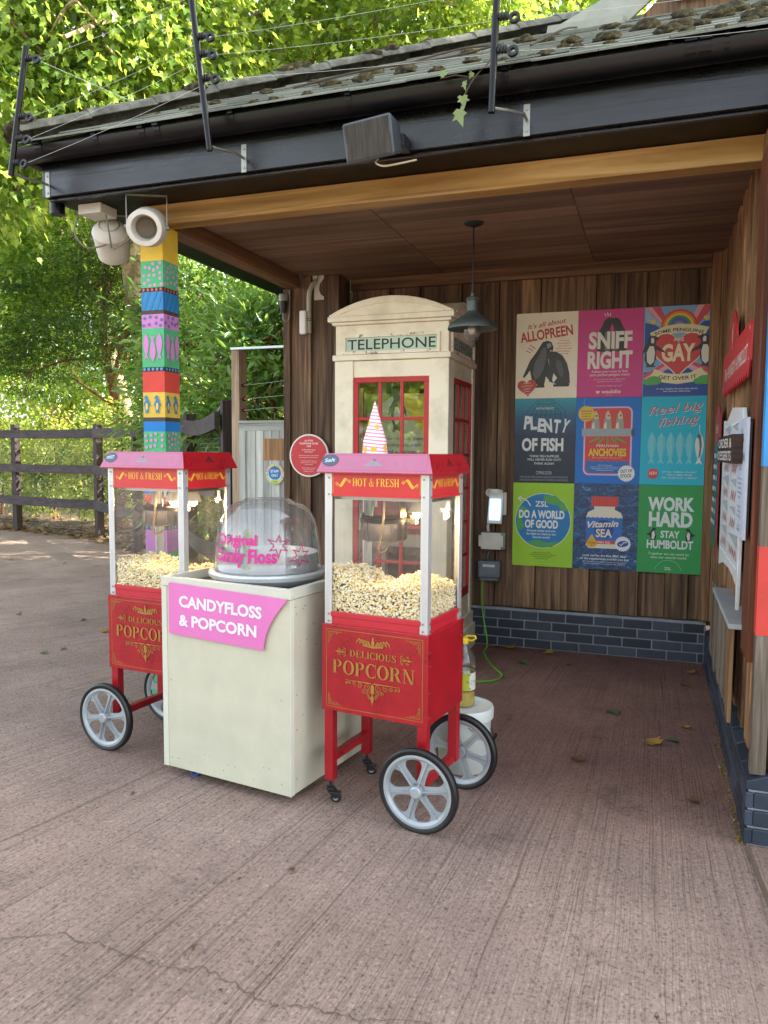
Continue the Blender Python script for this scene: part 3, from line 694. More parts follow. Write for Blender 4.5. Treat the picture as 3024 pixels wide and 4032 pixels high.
Ms = frameM((.492, 0, 2.672), (0, 1, 0), (0, 0, 1)); kb.prism(seg(.46, .115), -.984, Ms)
kb.build("kiosk_shell", M_cream, K, bevel=.009, seg=3)
km = MB()   # mouldings: raised rims round sign, panel and pediment
def rim(mb, M, x0, y0, x1, y1, t, d):
    for q in (rc(x0, y0, x1, y0 + t), rc(x0, y1 - t, x1, y1), rc(x0, y0 + t, x0 + t, y1 - t), rc(x1 - t, y0 + t, x1, y1 - t)): mb.prism(q, d, M)
Mfront = front(0, ky0, 0); Mside = frameM((kx, 0, 0), (0, 1, 0), (0, 0, 1))
rim(km, front(0, ky0 + .006, 0), -.385, 2.388, .385, 2.535, .022, .016); rim(km, frameM((.45, 0, 0), (0, 1, 0), (0, 0, 1)), -.365, 2.388, .375, 2.535, .022, .016)
for M_, hw in ((front(0, ky0 - .04, 2.672), .42), (Ms, .40)):
    o_ = seg(hw, .082); i_ = [(x * .93, .008 + y * .80) for x, y in o_]
    L = len(o_)
    for k in range(L): km.prism([o_[k], o_[(k + 1) % L], i_[(k + 1) % L], i_[k]], .010, M_)
km.build("kiosk_mouldings", M_cream, K)
for M_, W_, nm in ((front(0, ky0 + .03, 0), (-.303, .303), "front"), (frameM((kx - .03, 0, 0), (0, 1, 0), (0, 0, 1)), (-.282, .350), "side"), (frameM((-kx + .03, 0, 0), (0, -1, 0), (0, 0, 1)), (-.350, .282), "side")):
    fr = MB(); x0, x1 = W_; t = .04
    for q in (rc(x0, zb, x1, zb + t + .03), rc(x0, zt - t, x1, zt), rc(x0, zb + t + .03, x0 + t, zt - t), rc(x1 - t, zb + t + .03, x1, zt - t)): fr.prism(q, .022, M_)
    cw = (x1 - x0 - 2 * t); rows = 6; rh = (zt - zb - 2 * t - .03) / rows
    for k in (1, 2): xx = x0 + t + cw * k / 3; fr.prism(rc(xx - .013, zb + .01, xx + .013, zt - .01), .0155, M_ @ Matrix.Translation((0, 0, .0015)))
    for k in range(1, rows): yy = zb + t + .03 + rh * k; fr.prism(rc(x0 + .01, yy - .012, x1 - .01, yy + .012), .0125, M_ @ Matrix.Translation((0, 0, .003)))
    f = fr.build("glazed_frame", M_red, K, bevel=.003)
    MB().prism(rc(x0 + .01, zb + .01, x1 - .01, zt - .01), .003, M_ @ Matrix.Translation((0, 0, .004))).build("pane", M_paneg, f)
M_sign = paint('#b9cdc2', .12, 0, .08, .6)
for M_, wid in ((front(0, ky0 + .005, 0), .70), (frameM((.4505, .005, 0), (0, 1, 0), (0, 0, 1)), .67)):
    A = Art(.0006); A.rect(-.363, 2.411, .363, 2.513, M_sign) if wid == .70 else A.rect(-.343, 2.411, .353, 2.513, M_sign)
    A.text("TELEPHONE", .0, 2.424, .076, '#1c211f', wid, bold=.008)
    A.build("kiosk_sign", K, M_)
inn = Art(.001); inn.rect(-.26, .9, .29, 2.1, '#b9b7ae'); inn.poly([(-.05, 2.1), (.29, 2.1), (.29, 1.7)], '#c6a83c'); inn.poly([(-.26, 1.95), (-.02, 2.1), (-.26, 2.1)], '#8a9a4c')
penguin(inn, -.06, 1.80, .34, '#3c4047', '#c9cbc8')
inn.lines(["Humboldt penguins", "to impress each other", "find a partner for the"], .10, 1.74, .026, .05, '#3a3c40', width=.42); inn.rect(-.2, 1.0, .22, 1.45, '#9b3038')
inn.build("display_panel", K, front(0, ky0 + .20, 0))

# ------------------------------------------------------------------ popcorn carts
M_cart = paint('#9e1420', .28, 0, .18, .55)
M_pink = paint('#ad6685', .42, 0, .06)
M_tyre = paint('#141516', .42, 0, .1)
M_rim = paint('#a2a9ad', .34, .25, .12)
M_gold = paint('#a07434', .42, .25, 0); M_yel = '#e0b43a'; M_ginger = '#a5762f'
M_cast = paint('#17181a', .45, 0, .05)
def popcorn_mat():
    m, nt, b = newmat("popcorn"); g = nd(nt, "ShaderNodeNewGeometry")
    r = ramp(nt, [(0, '#f3e9c4'), (.45, '#f7f0d8'), (.75, '#f0dea6'), (.95, '#e6c777'), (1, '#c99347')]); nt.links.new(g.outputs["Random Per Island"], r.inputs[0])
    nt.links.new(r.outputs[0], b.inputs["Base Color"]); b.inputs["Roughness"].default_value = .8
    b.inputs["Subsurface Weight"].default_value = 0.0; return m
M_pop = popcorn_mat(); M_corebrown = paint('#ecd9a4', .9, 0, .2)
M_bulb = glow("lamp_bulb", '#ffcb84', 40); M_bulbw = glow("lamp_bulb_white", '#fff0cf', 9)
def swirl(A, x, y, s, c, flip=1):
    for dx, dy, ww in ((0, 0, 1.0), (.12, -.10, .75)):
        pts = []; wd_ = []
        for k in range(25):
            t = -1 + 2 * k / 24; pts.append((x + flip * (t * .5 + dx * .8) * s, y + s * (.30 * sin(t * 2.6) + dy)))
            wd_.append(s * .13 * ww * (.25 + .9 * max(0, 1 - t * t)))
        e = pts[0] if True else 0
        A.stroke(pts, wd_, c); A.z -= A.step
        for sg, q in ((-1, pts[0]), (1, pts[-1])):
            cur = [(q[0] + sg * flip * s * .10 * (cos(a) - 1) * -1 * 1.0 - 0, q[1] - sg * s * .10 * sin(a) * 1.0) for a in [k * pi / 8 for k in range(0, 13)]]
            A.stroke(cur, [s * .05 * (1 - k / 16) + .001 for k in range(13)], c); A.z -= A.step
    A.up()
def scroll(A, x, y, r, c, turn=1.6, d=1, a0=0, w=.0035):
    pts = []
    for k in range(26):
        t = k / 25; a = radians(a0) + d * t * turn * 2 * pi; rr = r * (1 - .82 * t); pts.append((x + rr * cos(a), y + rr * sin(a)))
    A.stroke(pts, [w * (1 - .5 * k / 25) for k in range(26)], c); A.z -= A.step
def corner_orn(A, x, y, sx, sy, c):
    for (dx, dy, r, a) in ((.014, .012, .011, 0), (.032, .009, .008, 180), (.049, .008, .006, 0), (.012, .030, .008, 90), (.010, .046, .005, 90)): scroll(A, x + sx * dx, y + sy * dy, r, c, 1.3, sx * sy, a, .0026)
    A.stroke([(x + sx * .004, y + sy * .06), (x + sx * .004, y + sy * .004), (x + sx * .075, y + sy * .004)], .0022, c); A.up()
def panel_art(W_):
    A = Art(.0003); c = M_gold; cx = W_ / 2
    A.frame(.024, .473, W_ - .024, .838, .0026, c); A.z -= A.step
    for sx, x in ((1, .032), (-1, W_ - .032)):
        for sy, y in ((1, .481), (-1, .830)): corner_orn(A, x, y, sx, sy, c)
    # crown ornament
    for s in (-1, 1):
        for k in range(4):
            x = cx + s * (.014 + k * .015); A.stroke([(x, .780 + .004 * k), (x + s * .010, .800 + .003 * k), (x + s * .022, .796), (x + s * .024, .784)], [.010, .009, .006, .002], c); A.z -= A.step
    A.ell(cx, .795, .008, .017, c, 12); A.ell(cx, .815, .005, .006, c, 10); A.stroke([(cx - .05, .782), (cx, .776), (cx + .05, .782)], .008, c)
    A.text("DELICIOUS", cx, .722, .031, c, .235, serif=True); A.text("POPCORN", cx, .636, .064, c, .415, serif=True)
    for s in (-1, 1):
        x = cx + s * .150
        scroll(A, x, .745, .013, c, 1.2, s, 90); scroll(A, x, .731, .013, c, 1.2, -s, -90); A.stroke([(x, .738), (x + s * .050, .738)], [.008, .0015], c)
        A.poly([(x + s * .03, .744), (x + s * .04, .738), (x + s * .03, .732), (x + s * .02, .738)], c); scroll(A, x + s * .022, .750, .007, c, 1, s, 0); scroll(A, x + s * .022, .726, .007, c, 1, -s, 0)
    for s in (-1, 1):
        for k, (dx, dy, r) in enumerate(((.030, .592, .017), (.066, .596, .013), (.094, .599, .010), (.117, .600, .008), (.132, .600, .006), (.02, .568, .012), (.045, .572, .010), (.016, .548, .009))): scroll(A, cx + s * dx, dy, r, c, 1.5, s, 90 + 40 * k, .0032)
        A.stroke([(cx + s * .006, .612), (cx + s * .14, .612)], [.006, .002], c)
    A.ell(cx, .585, .010, .025, c, 12); A.ell(cx, .54, .008, .018, c, 12); A.stroke([(cx, .56), (cx, .508)], [.006, .001], c); return A
def header_art(W_, k=1.0):
    A = Art(.0003); c = M_yel; cx = W_ / 2
    A.frame(.004, .006, W_ - .004, .110, .0022, c)
    A.text("HOT & FRESH", cx, .045, .035, c, W_ * .52, serif=True)
    swirl(A, W_ * .125, .062, .052 * k, c, 1); swirl(A, W_ * .885, .062, .052 * k, c, -1); return A
def add_wheel(parent, x, y, side):
    """spoked wheel standing in the plane y = const, hub cap towards side (-1: the front)"""
    R = .188; Mx = Matrix.Translation((x, y, R)) @ Matrix.Rotation(radians(-90) * side, 4, 'X')
    wh = empty("wheel", (0, 0, 0)); wh.parent = parent
    ty = MB(); ty.lathe([(R - .030, -.012), (R - .022, -.0175), (R - .010, -.018), (R - .002, -.011), (R, 0), (R - .002, .011), (R - .010, .018), (R - .022, .0175), (R - .030, .012)], 56, M=Mx, close=True); ty.build("tyre", M_tyre, wh, smooth=True)
    rm = MB(); ro_ = R - .0285
    rm.lathe([(ro_, -.016), (ro_ + .001, .016), (ro_ - .010, .017), (ro_ - .022, .006), (ro_ - .022, -.006), (ro_ - .012, -.014)], 56, M=Mx, close=True)
    rm.lathe([(.0, .034), (.020, .034), (.0275, .028), (.0275, -.02), (.0, -.02)], 24, M=Mx)
    for k in range(6):                             # webbed spokes with a rib
        a = k * pi / 3 + .2; P = []
        for rr, hw in ((.016, .026), (.036, .019), (.06, .0165), (.098, .0165), (.112, .019), (.124, .028), (.133, .046), (ro_ - .012, .068)):
            P.append((rr, hw))
        poly = P + [(r_, -h_) for r_, h_ in reversed(P)]
        poly = [(r_ * cos(a) - h_ * sin(a), r_ * sin(a) + h_ * cos(a)) for r_, h_ in poly]
        rm.prism(poly, .005, Mx @ Matrix.Translation((0, 0, -.004)))
        rib = [(.018, -.004), (ro_ - .010, -.004), (ro_ - .012, .010), (.018, .024)]
        Mr = Mx @ Matrix.Rotation(a, 4, 'Z') @ Matrix.Rotation(radians(90), 4, 'X') @ Matrix.Translation((0, 0, -.0025)); rm.prism(rib, .005, Mr)
    rm.build("rim", M_rim, wh, smooth=True)
    return wh
def add_caster(parent, x, y, rot=0.3, z=.075, wheelmat=None):
    c = MB(); d = Vector((cos(rot), sin(rot), 0)); s = Vector((-sin(rot), cos(rot), 0)); o = Vector((x, y, 0))
    c.cyl(o + Vector((0, 0, z - .006)), o + Vector((0, 0, z + .035)), .007, n=10); c.cyl(o + Vector((0, 0, z - .02)), o + Vector((0, 0, z - .004)), .02, n=14)
    for t in (-1, 1): c.prism([(-.022, -.004), (.014, -.004), (.045, -.040), (.035, -.052), (.018, -.052)], .004, frameM(o + s * (t * .015 - .002) + Vector((0, 0, z)), d, (0, 0, 1)))
    c.prism([(.0, 0), (.055, .0), (.06, .006), (.0, .008)], .03, frameM(o + s * -.015 + Vector((0, 0, z - .018)) - Vector((0, 0, 0)), d, (0, 0, 1)))
    co = c.build("caster", M_cast, parent, bevel=.002)
    wc = o + d * .026 + Vector((0, 0, .0255)); w_ = MB()
    w_.lathe([(.010, -.010), (.022, -.010), (.0255, -.006), (.0255, .006), (.022, .010), (.010, .010)], 22, M=Matrix.Translation(wc) @ Matrix.Rotation(rot, 4, 'Z') @ Matrix.Rotation(radians(90), 4, 'X'))
    w_.cyl(wc - s * .011, wc + s * .011, .013, n=14, mi=1)
    w_.build("caster_wheel", [wheelmat or M_cast, paint('#8d8f90', .5)], co, smooth=True)
def popcorn_cart(loc, th, side, label, tagword, heapf, seed, lamp):
    """side = +1: big wheels on the right hand end of the front, -1: on the left"""
    W_, D_ = .537, .417
    P = empty("popcorn_cart", loc, th, label, "popcorn cart", "red popcorn carts")
    zb_, zt_ = .453, .859
    cb = MB(); cb.box((0, 0, zb_), (W_, D_, zt_)); cab = cb.build("cabinet", M_cart, P, bevel=.003)
    rv = MB()
    for y in (.02, D_ - .02):
        for z in (.49, .60, .72, .78): rv.cyl((W_ - .001, y, z), (W_ + .003, y, z), .004, n=8)
    rv.build("rivets", M_steel, cab)
    panel_art(W_).build("gold_lettering", cab, front(0, -.0005, 0))
    # legs
    xs = (.031, W_ - .031); wx = xs[1] if side > 0 else xs[0]; cx_ = xs[0] if side > 0 else xs[1]
    for y in (.03, D_ - .03):
        MB().box((cx_ - .0225, y - .0225, .112), (cx_ + .0225, y + .0225, zb_ + .002)).build("leg", M_cart, P, bevel=.003)
        MB().box((wx - .0225, y - .0225, .165), (wx + .0225, y + .0225, zb_ + .002)).build("leg", M_cart, P, bevel=.003)
        add_caster(P, cx_, y, .25 if side > 0 else 2.6, .078); 
    MB().box((cx_ - .018, .053, .195), (cx_ + .018, D_ - .053, .232)).build("crossbar", M_cart, P, bevel=.003); MB().box((wx - .018, .053, .168), (wx + .018, D_ - .053, .206)).build("crossbar", M_cart, P, bevel=.003)
    ax = MB()
    ax.cyl((wx, -.06, .188), (wx, D_ + .06, .188), .009, n=12)
    ax.build("axle", M_steel, P)
    add_wheel(P, wx + side * .012, -.050, -1); add_wheel(P, wx + side * .012, D_ + .035, 1)
    # glass case
    i = .010; px0, px1, py0, py1 = i, W_ - i, i, D_ - i; pt = .036
    for (x, y, sx, sy) in ((px0, py0, 1, 1), (px1, py0, -1, 1), (px0, py1, 1, -1), (px1, py1, -1, -1)):
        c = MB(); a = [(x, y), (x + sx * pt, y), (x + sx * pt, y + sy * .006), (x + sx * .006, y + sy * .006), (x + sx * .006, y + sy * pt), (x, y + sy * pt)]
        if sx * sy < 0: a = a[::-1]
        c.prism(a, 1.552 - zt_ + .008, Matrix.Translation((0, 0, zt_ - .008)))
        for t in (.010, .018, .026):
            c.box((x + sx * t - .0012, y - sy * .0012 if sy > 0 else y, zt_), (x + sx * t + .0012, y if sy > 0 else y + .0012, 1.55))
        po = c.build("corner_post", M_alu, P); sc_ = MB()
        for z in (zt_ + .012, zt_ + .045, 1.455, 1.53):
            if sy > 0: sc_.cyl((x + sx * .022, y - .001, z), (x + sx * .022, y - .005, z), .0048, n=8)
            if sx < 0: sc_.cyl((x + .001, y + sy * .022, z), (x + .005, y + sy * .022, z), .0048, n=8)
        if sc_.v: sc_.build("screws", M_galv, po)
    sill = MB()
    sill.box((px0 + .006, py0 + .004, zt_ - .004), (px1 - .006, py0 + .02, .915)); sill.box((px0 + .006, py1 - .02, zt_ - .004), (px1 - .006, py1 - .004, .915))
    sill.box((px0 + .004, py0 + .021, zt_ - .004), (px0 + .02, py1 - .021, .915)); sill.box((px1 - .02, py0 + .021, zt_ - .004), (px1 - .004, py1 - .021, .915))
    for (a, b_) in (((px0 + .03, py0 - .001, .893), (px1 - .03, py0 + .006, .917)), ((px1 - .006, py0 + .03, .893), (px1 + .001, py1 - .03, .917))): sill.box(a, b_)
    sill.build("case_sill", paint('#b3212f', .35, 0, .05), P, bevel=.003)
    MB().box((px0 + .021, py0 + .021, .875), (px1 - .021, py1 - .021, .882)).build("case_floor", M_steel, P)
    for M_, w_ in ((front(px0 + pt, py0 + .004, 1.448), px1 - px0 - 2 * pt), (frameM((px1 - .004, py0 + pt, 1.448), (0, 1, 0), (0, 0, 1)), py1 - py0 - 2 * pt), (frameM((px0 + .004, py1 - pt, 1.448), (0, -1, 0), (0, 0, 1)), py1 - py0 - 2 * pt), (frameM((px1 - pt, py1 - .004, 1.448), (-1, 0, 0), (0, 0, 1)), px1 - px0 - 2 * pt)):
        h = MB(); h.prism(rc(0, 0, w_, .104), -.008, M_); h.prism(rc(0, -.0, w_, .012), .005, M_); hd_ = h.build("header_panel", paint('#c02a2c', .35, 0, .05), P)
        header_art(w_).build("gold_lettering", hd_, M_ @ Matrix.Translation((0, .002, .0004)))
    for (a, b_) in (((px0 + .02, py0 + .010, .905), (px1 - .02, py0 + .013, 1.45)), ((px1 - .013, py0 + .02, .905), (px1 - .010, py1 - .02, 1.45)), ((px0 + .010, py0 + .02, .905), (px0 + .013, py1 - .02, 1.45)), ((px0 + .02, py1 - .012, .97), (px1 - .02, py1 - .009, 1.45))):
        MB().box(a, b_).build("glass_pane", M_case, P)
    fl = MB(); fl.box((px0 + .03, py1 - .016, .90), (px1 - .03, py1 - .013, 1.0)); fl.build("rear_flap", M_steel, P)
    hg = MB()
    for z in (.985, 1.40): hg.box((px0 + .055, py1 - .022, z - .025), (px0 + .075, py1 - .014, z + .025)); hg.box((px1 - .075, py1 - .022, z - .025), (px1 - .055, py1 - .014, z + .025))
    hg.build("door_hinges", M_steel, P)
    # canopy: a flat top with four sloping sides
    o, t = .018, -.012; zl, zh = 1.551, 1.640
    L = [(-o, -o), (W_ + o, -o), (W_ + o, D_ + o), (-o, D_ + o)]; U = [(-t, -t), (W_ + t, -t), (W_ + t, D_ + t), (-t, D_ + t)]
    ca = MB(); V = [(x, y, zl) for x, y in L] + [(x, y, zl + .006) for x, y in L] + [(x, y, zh) for x, y in U]
    ca.add(V, [(0, 3, 2, 1)], 0); ca.add(V, [(8, 9, 10, 11), (0, 1, 5, 4), (1, 2, 6, 5), (2, 3, 7, 6), (3, 0, 4, 7), (5, 6, 10, 9), (6, 7, 11, 10), (7, 4, 8, 11)], 0)
    V2 = [(-o, -o, zl + .006), (W_ + o, -o, zl + .006), (W_ + t, -t, zh), (-t, -t, zh)]
    ca.add(V2, [(0, 1, 2, 3)], 1)
    can = ca.build("canopy", [M_cart, M_pink], P)
    bl = MB(); 
    nrm = Vector((0, -(zh - zl), (-t + o) * -1)).normalized()
    Mc = frameM((0, -o, zl + .006), (1, 0, 0), Vector((0, o - t, zh - zl - .006)).normalized())
    A = Art(.0003); cc = '#a94a69' ; sl = sqrt((o - t) ** 2 + (zh - zl - .006) ** 2)
    A.frame(.012, .010, W_ - .012, sl - .006, .0015, cc); tx = W_ / 2
    A.polys([[(tx - .05, .03), (tx + .05, .03), (tx + .042, .037), (tx - .042, .037)]] + [[(tx + k * .014, .037), (tx + k * .014 + .010, .037), (tx + .004, .064), (tx - .002, .064)] for k in (-3, -2, -1, 0, 1, 2)], '#8f8590')
    for s in (-1, 1): scroll(A, tx + s * .11, .038, .016, '#9b7f8e', 1.3, s, 90, .003); scroll(A, tx + s * .15, .034, .010, '#9b7f8e', 1.2, -s, 0, .003)
    A.build("canopy_print", can, Mc)
    Mc2 = frameM((W_ + o, 0, zl + .006), (0, 1, 0), Vector((-(o - t), 0, zh - zl - .006)).normalized()); A = Art(.0003); tx = D_ / 2; cc = '#7c141c'
    A.frame(.012, .010, D_ - .012, sl - .006, .0015, cc); A.polys([[(tx + k * .012, .03), (tx + k * .012 + .008, .03), (tx + .003, .066), (tx - .002, .066)] for k in (-4, -3, -2, -1, 0, 1, 2, 3)], '#5e1a1c')
    for s in (-1, 1): scroll(A, tx + s * .09, .04, .014, '#6e181c', 1.3, s, 90, .003); scroll(A, tx + s * .125, .038, .010, '#6e181c', 1.3, -s, 90, .003)
    A.build("canopy_print", can, Mc2)
    st = Art(.0006); lx = .045
    st.ell(lx, .055, .043, .028, '#46566a', 30); st.polys(ring(lx, .055, .043, .028, .002, .002), '#37495c')
    st.text(tagword, lx, .047, .017, '#e2e6e8', .054, bold=.0, shear=.15, rot=6); st.build("chalk_label", can, Mc @ Matrix.Translation((0, 0, .0012)))
    # kettle
    kc = Vector((.215, .205, 0)); ke = MB()
    ke.lathe([(.0, 1.234), (.09, 1.234), (.105, 1.242), (.109, 1.255), (.109, 1.318), (.112, 1.32), (.112, 1.326), (.104, 1.326)], 36, M=Matrix.Translation(kc))
    ket = ke.build("kettle", paint('#96928a', .13, 1.0, .15), P, smooth=True)
    MB().lathe([(.113, 1.322), (.115, 1.338), (.105, 1.345), (.05, 1.338), (.0, 1.336)], 36, M=Matrix.Translation(kc)).build("kettle_lid", paint('#1a1614', .4, .3, .1), ket, smooth=True)
    kb2 = MB(); kb2.cyl(kc + Vector((0, 0, 1.336)), kc + Vector((0, 0, 1.46)), .004, n=8); kb2.beam(kc + Vector((-.07, 0, 1.345)), kc + Vector((-.06, .02, 1.47)), .018, .012); kb2.beam(kc + Vector((-.115, 0, 1.36)), kc + Vector((-.125, 0, 1.28)), .01, .03)
    kb2.beam(kc + Vector((.09, .03, 1.33)), kc + Vector((.15, .03, 1.33)), .03, .012); kb2.beam(kc + Vector((.14, .03, 1.315)), kc + Vector((.14, .03, 1.355)), .03, .03); kb2.beam(kc + Vector((.07, .06, 1.34)), kc + Vector((.05, .08, 1.47)), .03, .01)
    kb2.build("kettle_bracket", M_galv, ket, bevel=.002)
    ho = MB(); hp_ = []
    for k in range(20):
        t_ = k / 19; hp_.append(kc + Vector((.055 + .02 * sin(t_ * 3) - .035 * t_, -.105 - .02 * sin(t_ * pi), 1.452 - .245 * t_)))
    e = hp_[-1]; hp_ += [e + Vector((.008, .008, -.016)), e + Vector((.02, .03, -.012)), e + Vector((.026, .05, .006))]
    ho.tube(hp_, [.0062 if k % 2 else .0050 for k in range(len(hp_))], 8); ho.build("flex_hose", paint('#b39b78', .35, .8, .05), ket, smooth=True)
    # header machinery and lamp
    hb = MB(); hb.box((.03, .06, 1.43), (W_ - .03, D_ - .05, 1.55)); hb.build("motor_housing", M_steel, P)
    lo = empty("case_lamp", (0, 0, 0)); lo.parent = P
    for (lx_, ly) in lamp:
        MB().lathe([(.018, 1.44), (.03, 1.42), (.044, 1.375), (.046, 1.37), (.043, 1.37), (.028, 1.415), (.0, 1.43)], 24, M=Matrix.Translation((lx_, ly, 0))).build("lamp_shade", paint('#d8cfb6', .4, 0, .05), lo, smooth=True)
        MB().blob((lx_, ly, 1.372), .024, sub=2, amp=0, ax=(1, 1, 1.1)).build("bulb", M_bulb, lo, smooth='all')
        pl_ = bpy.data.lights.new("case_lamp_light", 'POINT'); pl_.energy = 1.1; pl_.color = (1, .74, .42); pl_.shadow_soft_size = .02; po_ = bpy.data.objects.new("case_lamp_light", pl_); COL.objects.link(po_); po_.parent = lo; po_.location = (lx_, ly, 1.335)
    # popcorn
    rd = random.Random(seed); pk = MB(); gx, gy = 14, 10
    for a in range(gx):
        for b_ in range(gy):
            q = []
            for (ii, jj) in ((a, b_), (a + 1, b_), (a + 1, b_ + 1), (a, b_ + 1)):
                u, v = ii / gx, jj / gy; q.append((px0 + .024 + u * (px1 - px0 - .048), py0 + .024 + v * (py1 - py0 - .048), heapf(u, v) - .014))
            pk.add(q, [(0, 1, 2, 3)], 1)
    def kernel(x, y, z):
        r = rd.uniform(.0068, .0098); s0 = len(pk.v)
        d_ = [Vector((rd.uniform(-1, 1), rd.uniform(-1, 1), rd.uniform(-1, 1))).normalized() for _ in range(3)]
        base = Vector((x, y, z)); vs_, fs = ICO[0]; rot = Matrix.Rotation(rd.uniform(0, 6), 3, d_[0])
        for k in range(3):
            c_ = base + d_[k] * r * .75; rr = r * rd.uniform(.55, .85); pk.add([c_ + rot @ v * rr for v in vs_], fs, 0)
    x = px0 + .028
    while x < px1 - .026:
        y = py0 + .026
        while y < py1 - .026:
            u, v = (x - px0 - .024) / (px1 - px0 - .048), (y - py0 - .024) / (py1 - py0 - .048)
            kernel(x + rd.uniform(-.004, .004), y + rd.uniform(-.004, .004), heapf(u, v) + rd.uniform(-.012, .010)); y += .0125
        x += .0125
    for face in (0, 1):
        n_ = px1 - px0 if face == 0 else py1 - py0; a = .028
        while a < n_ - .028:
            u = (a - .024) / (n_ - .048); top = heapf(u, 0) if face == 0 else heapf(1, u); z = .888
            while z < top:
                if face == 0: kernel(px0 + a + rd.uniform(-.004, .004), py0 + .023 + rd.uniform(0, .004), z + rd.uniform(-.004, .004))
                else: kernel(px1 - .023 - rd.uniform(0, .004), py0 + a + rd.uniform(-.004, .004), z + rd.uniform(-.004, .004))
                z += .0122
            a += .0122
    heap = pk.build("popcorn_heap", [M_pop, M_corebrown], None, smooth='all')
    heap.location = loc; heap.rotation_euler = (0, 0, th)
    return P, heap
M_case = glassmat("case_glass", (.965, .97, .965), .03, .02, .03)
def heapR(u, v):
    h = 1.035 + .085 * max(0, 1 - u * 2.6) * (1 - .3 * v) + .055 * math.exp(-((u - .80) / .22) ** 2 - ((v - .45) / .4) ** 2) - .03 * max(0, v - .5) - .02 * math.exp(-((u - .45) / .15) ** 2) * v
    return h + .006 * sin(u * 31 + v * 17)
def heapL(u, v):
    h = 1.012 + .03 * max(0, 1 - u * 2) - .10 * math.exp(-((u - .62) / .22) ** 2 - ((v - .85) / .45) ** 2) + .01 * math.exp(-((u - .95) / .1) ** 2)
    return h + .006 * sin(u * 29 + v * 19)
cR, hR = popcorn_cart((-1.4316, 3.2222, 0), -.1348, 1, "red popcorn cart nearest the telephone kiosk, paper cone on its canopy, chalk label reading salt", "Salt", heapR, 21, ((.375, .23),))
cL, hL = popcorn_cart((-2.8162, 3.4516, 0), -.1102, -1, "red popcorn cart in front of the painted pillar, chalk label reading sweet", "SWEET", heapL, 22, ((.30, .20), (.40, .24)))
tag(hR, "popcorn piled in the glass case of the cart beside the telephone kiosk", "popcorn", "popcorn in the carts", "stuff")
tag(hL, "popcorn piled in the glass case of the cart in front of the pillar", "popcorn", "popcorn in the carts", "stuff")
cone = MB(); cone.lathe([(.062, 0), (.0585, .008), (.054, .06), (.0015, .243)], 40)
def cone_mat():
    m, nt, b = newmat("striped_paper"); tc = nd(nt, "ShaderNodeTexCoord"); sp = nd(nt, "ShaderNodeSeparateXYZ"); nt.links.new(tc.outputs["Object"], sp.inputs[0])
    a = nd(nt, "ShaderNodeMath", operation='MULTIPLY'); a.inputs[1].default_value = 62; nt.links.new(sp.outputs[2], a.inputs[0])
    s2 = nd(nt, "ShaderNodeMath", operation='MULTIPLY'); s2.inputs[1].default_value = 6; nt.links.new(sp.outputs[0], s2.inputs[0])
    ad = nd(nt, "ShaderNodeMath", operation='ADD'); nt.links.new(a.outputs[0], ad.inputs[0]); nt.links.new(s2.outputs[0], ad.inputs[1])
    f = nd(nt, "ShaderNodeMath", operation='FRACT'); nt.links.new(ad.outputs[0], f.inputs[0])
    r = ramp(nt, [(.0, '#dcd3dc'), (.66, '#dcd3dc'), (.69, '#c9667f'), (1, '#c9667f')]); r.color_ramp.interpolation = 'CONSTANT'; nt.links.new(f.outputs[0], r.inputs[0])
    v = nd(nt, "ShaderNodeTexVoronoi"); v.inputs["Scale"].default_value = 19; nt.links.new(tc.outputs["Object"], v.inputs["Vector"])
    r2_ = ramp(nt, [(.0, (1, 1, 1)), (.27, (0, 0, 0))]); r2_.color_ramp.interpolation = 'CONSTANT'; nt.links.new(v.outputs["Distance"], r2_.inputs[0])
    nt.links.new(mixc(nt, r2_.outputs[0], r.outputs[0], '#dba52c'), b.inputs["Base Color"]); b.inputs["Roughness"].default_value = .6; return m
co = cone.build("paper_cone", cone_mat(), None, smooth=True); co.location = (-1.245, 3.41, 1.6405)
tag(co, "upturned striped paper popcorn cone standing on the red cart canopy", "paper cone")

# ------------------------------------------------------------------ candyfloss cart with its machine
CF = empty("candyfloss_cart", (-2.315, 3.245, 0), radians(-8.9), "cream box cart between the two red popcorn carts with a pink candyfloss sign", "cart")
W_, D_ = .778, .72
M_box = paint('#bdbba6', .42, 0, .07, .5, .1)
bx = MB(); bx.box((.0, .0, .05), (W_, .018, .972)); bx.box((0, D_ - .018, .05), (W_, D_, .972)); bx.box((0, .0185, .05), (.018, D_ - .0185, .972)); bx.box((W_ - .018, .0185, .05), (W_, D_ - .0185, .972)); bx.box((.019, .019, .06), (W_ - .019, D_ - .019, .075))
bx.build("cabinet", M_box, CF, bevel=.002)
for a, b_ in (((-.003, -.003, .05), (.03, .0, .972)), ((W_ - .0, -.003, .05), (W_ + .003, .03, .972))): MB().box(a, b_).build("edge_strip", paint('#c6c7b8', .4, 0, .05), CF, bevel=.001)
ri = MB(); t = .024
ri.box((-.004, -.004, .974), (W_ + .004, t, 1.022)); ri.box((-.004, D_ - t, .974), (W_ + .004, D_ + .004, 1.022)); ri.box((-.004, t + .001, .974), (t, D_ - t - .001, 1.022)); ri.box((W_ - t, t + .001, .974), (W_ + .004, D_ - t - .001, 1.022))
ri.build("top_rim", paint('#c2c3b4', .4, 0, .05), CF, bevel=.003)
MB().box((t + .001, t + .001, .955), (W_ - t - .001, D_ - t - .001, .968)).build("worktop", paint('#8f8d86', .4, .6, .15), CF)
M_bluew = paint('#1d4f9a', .4)
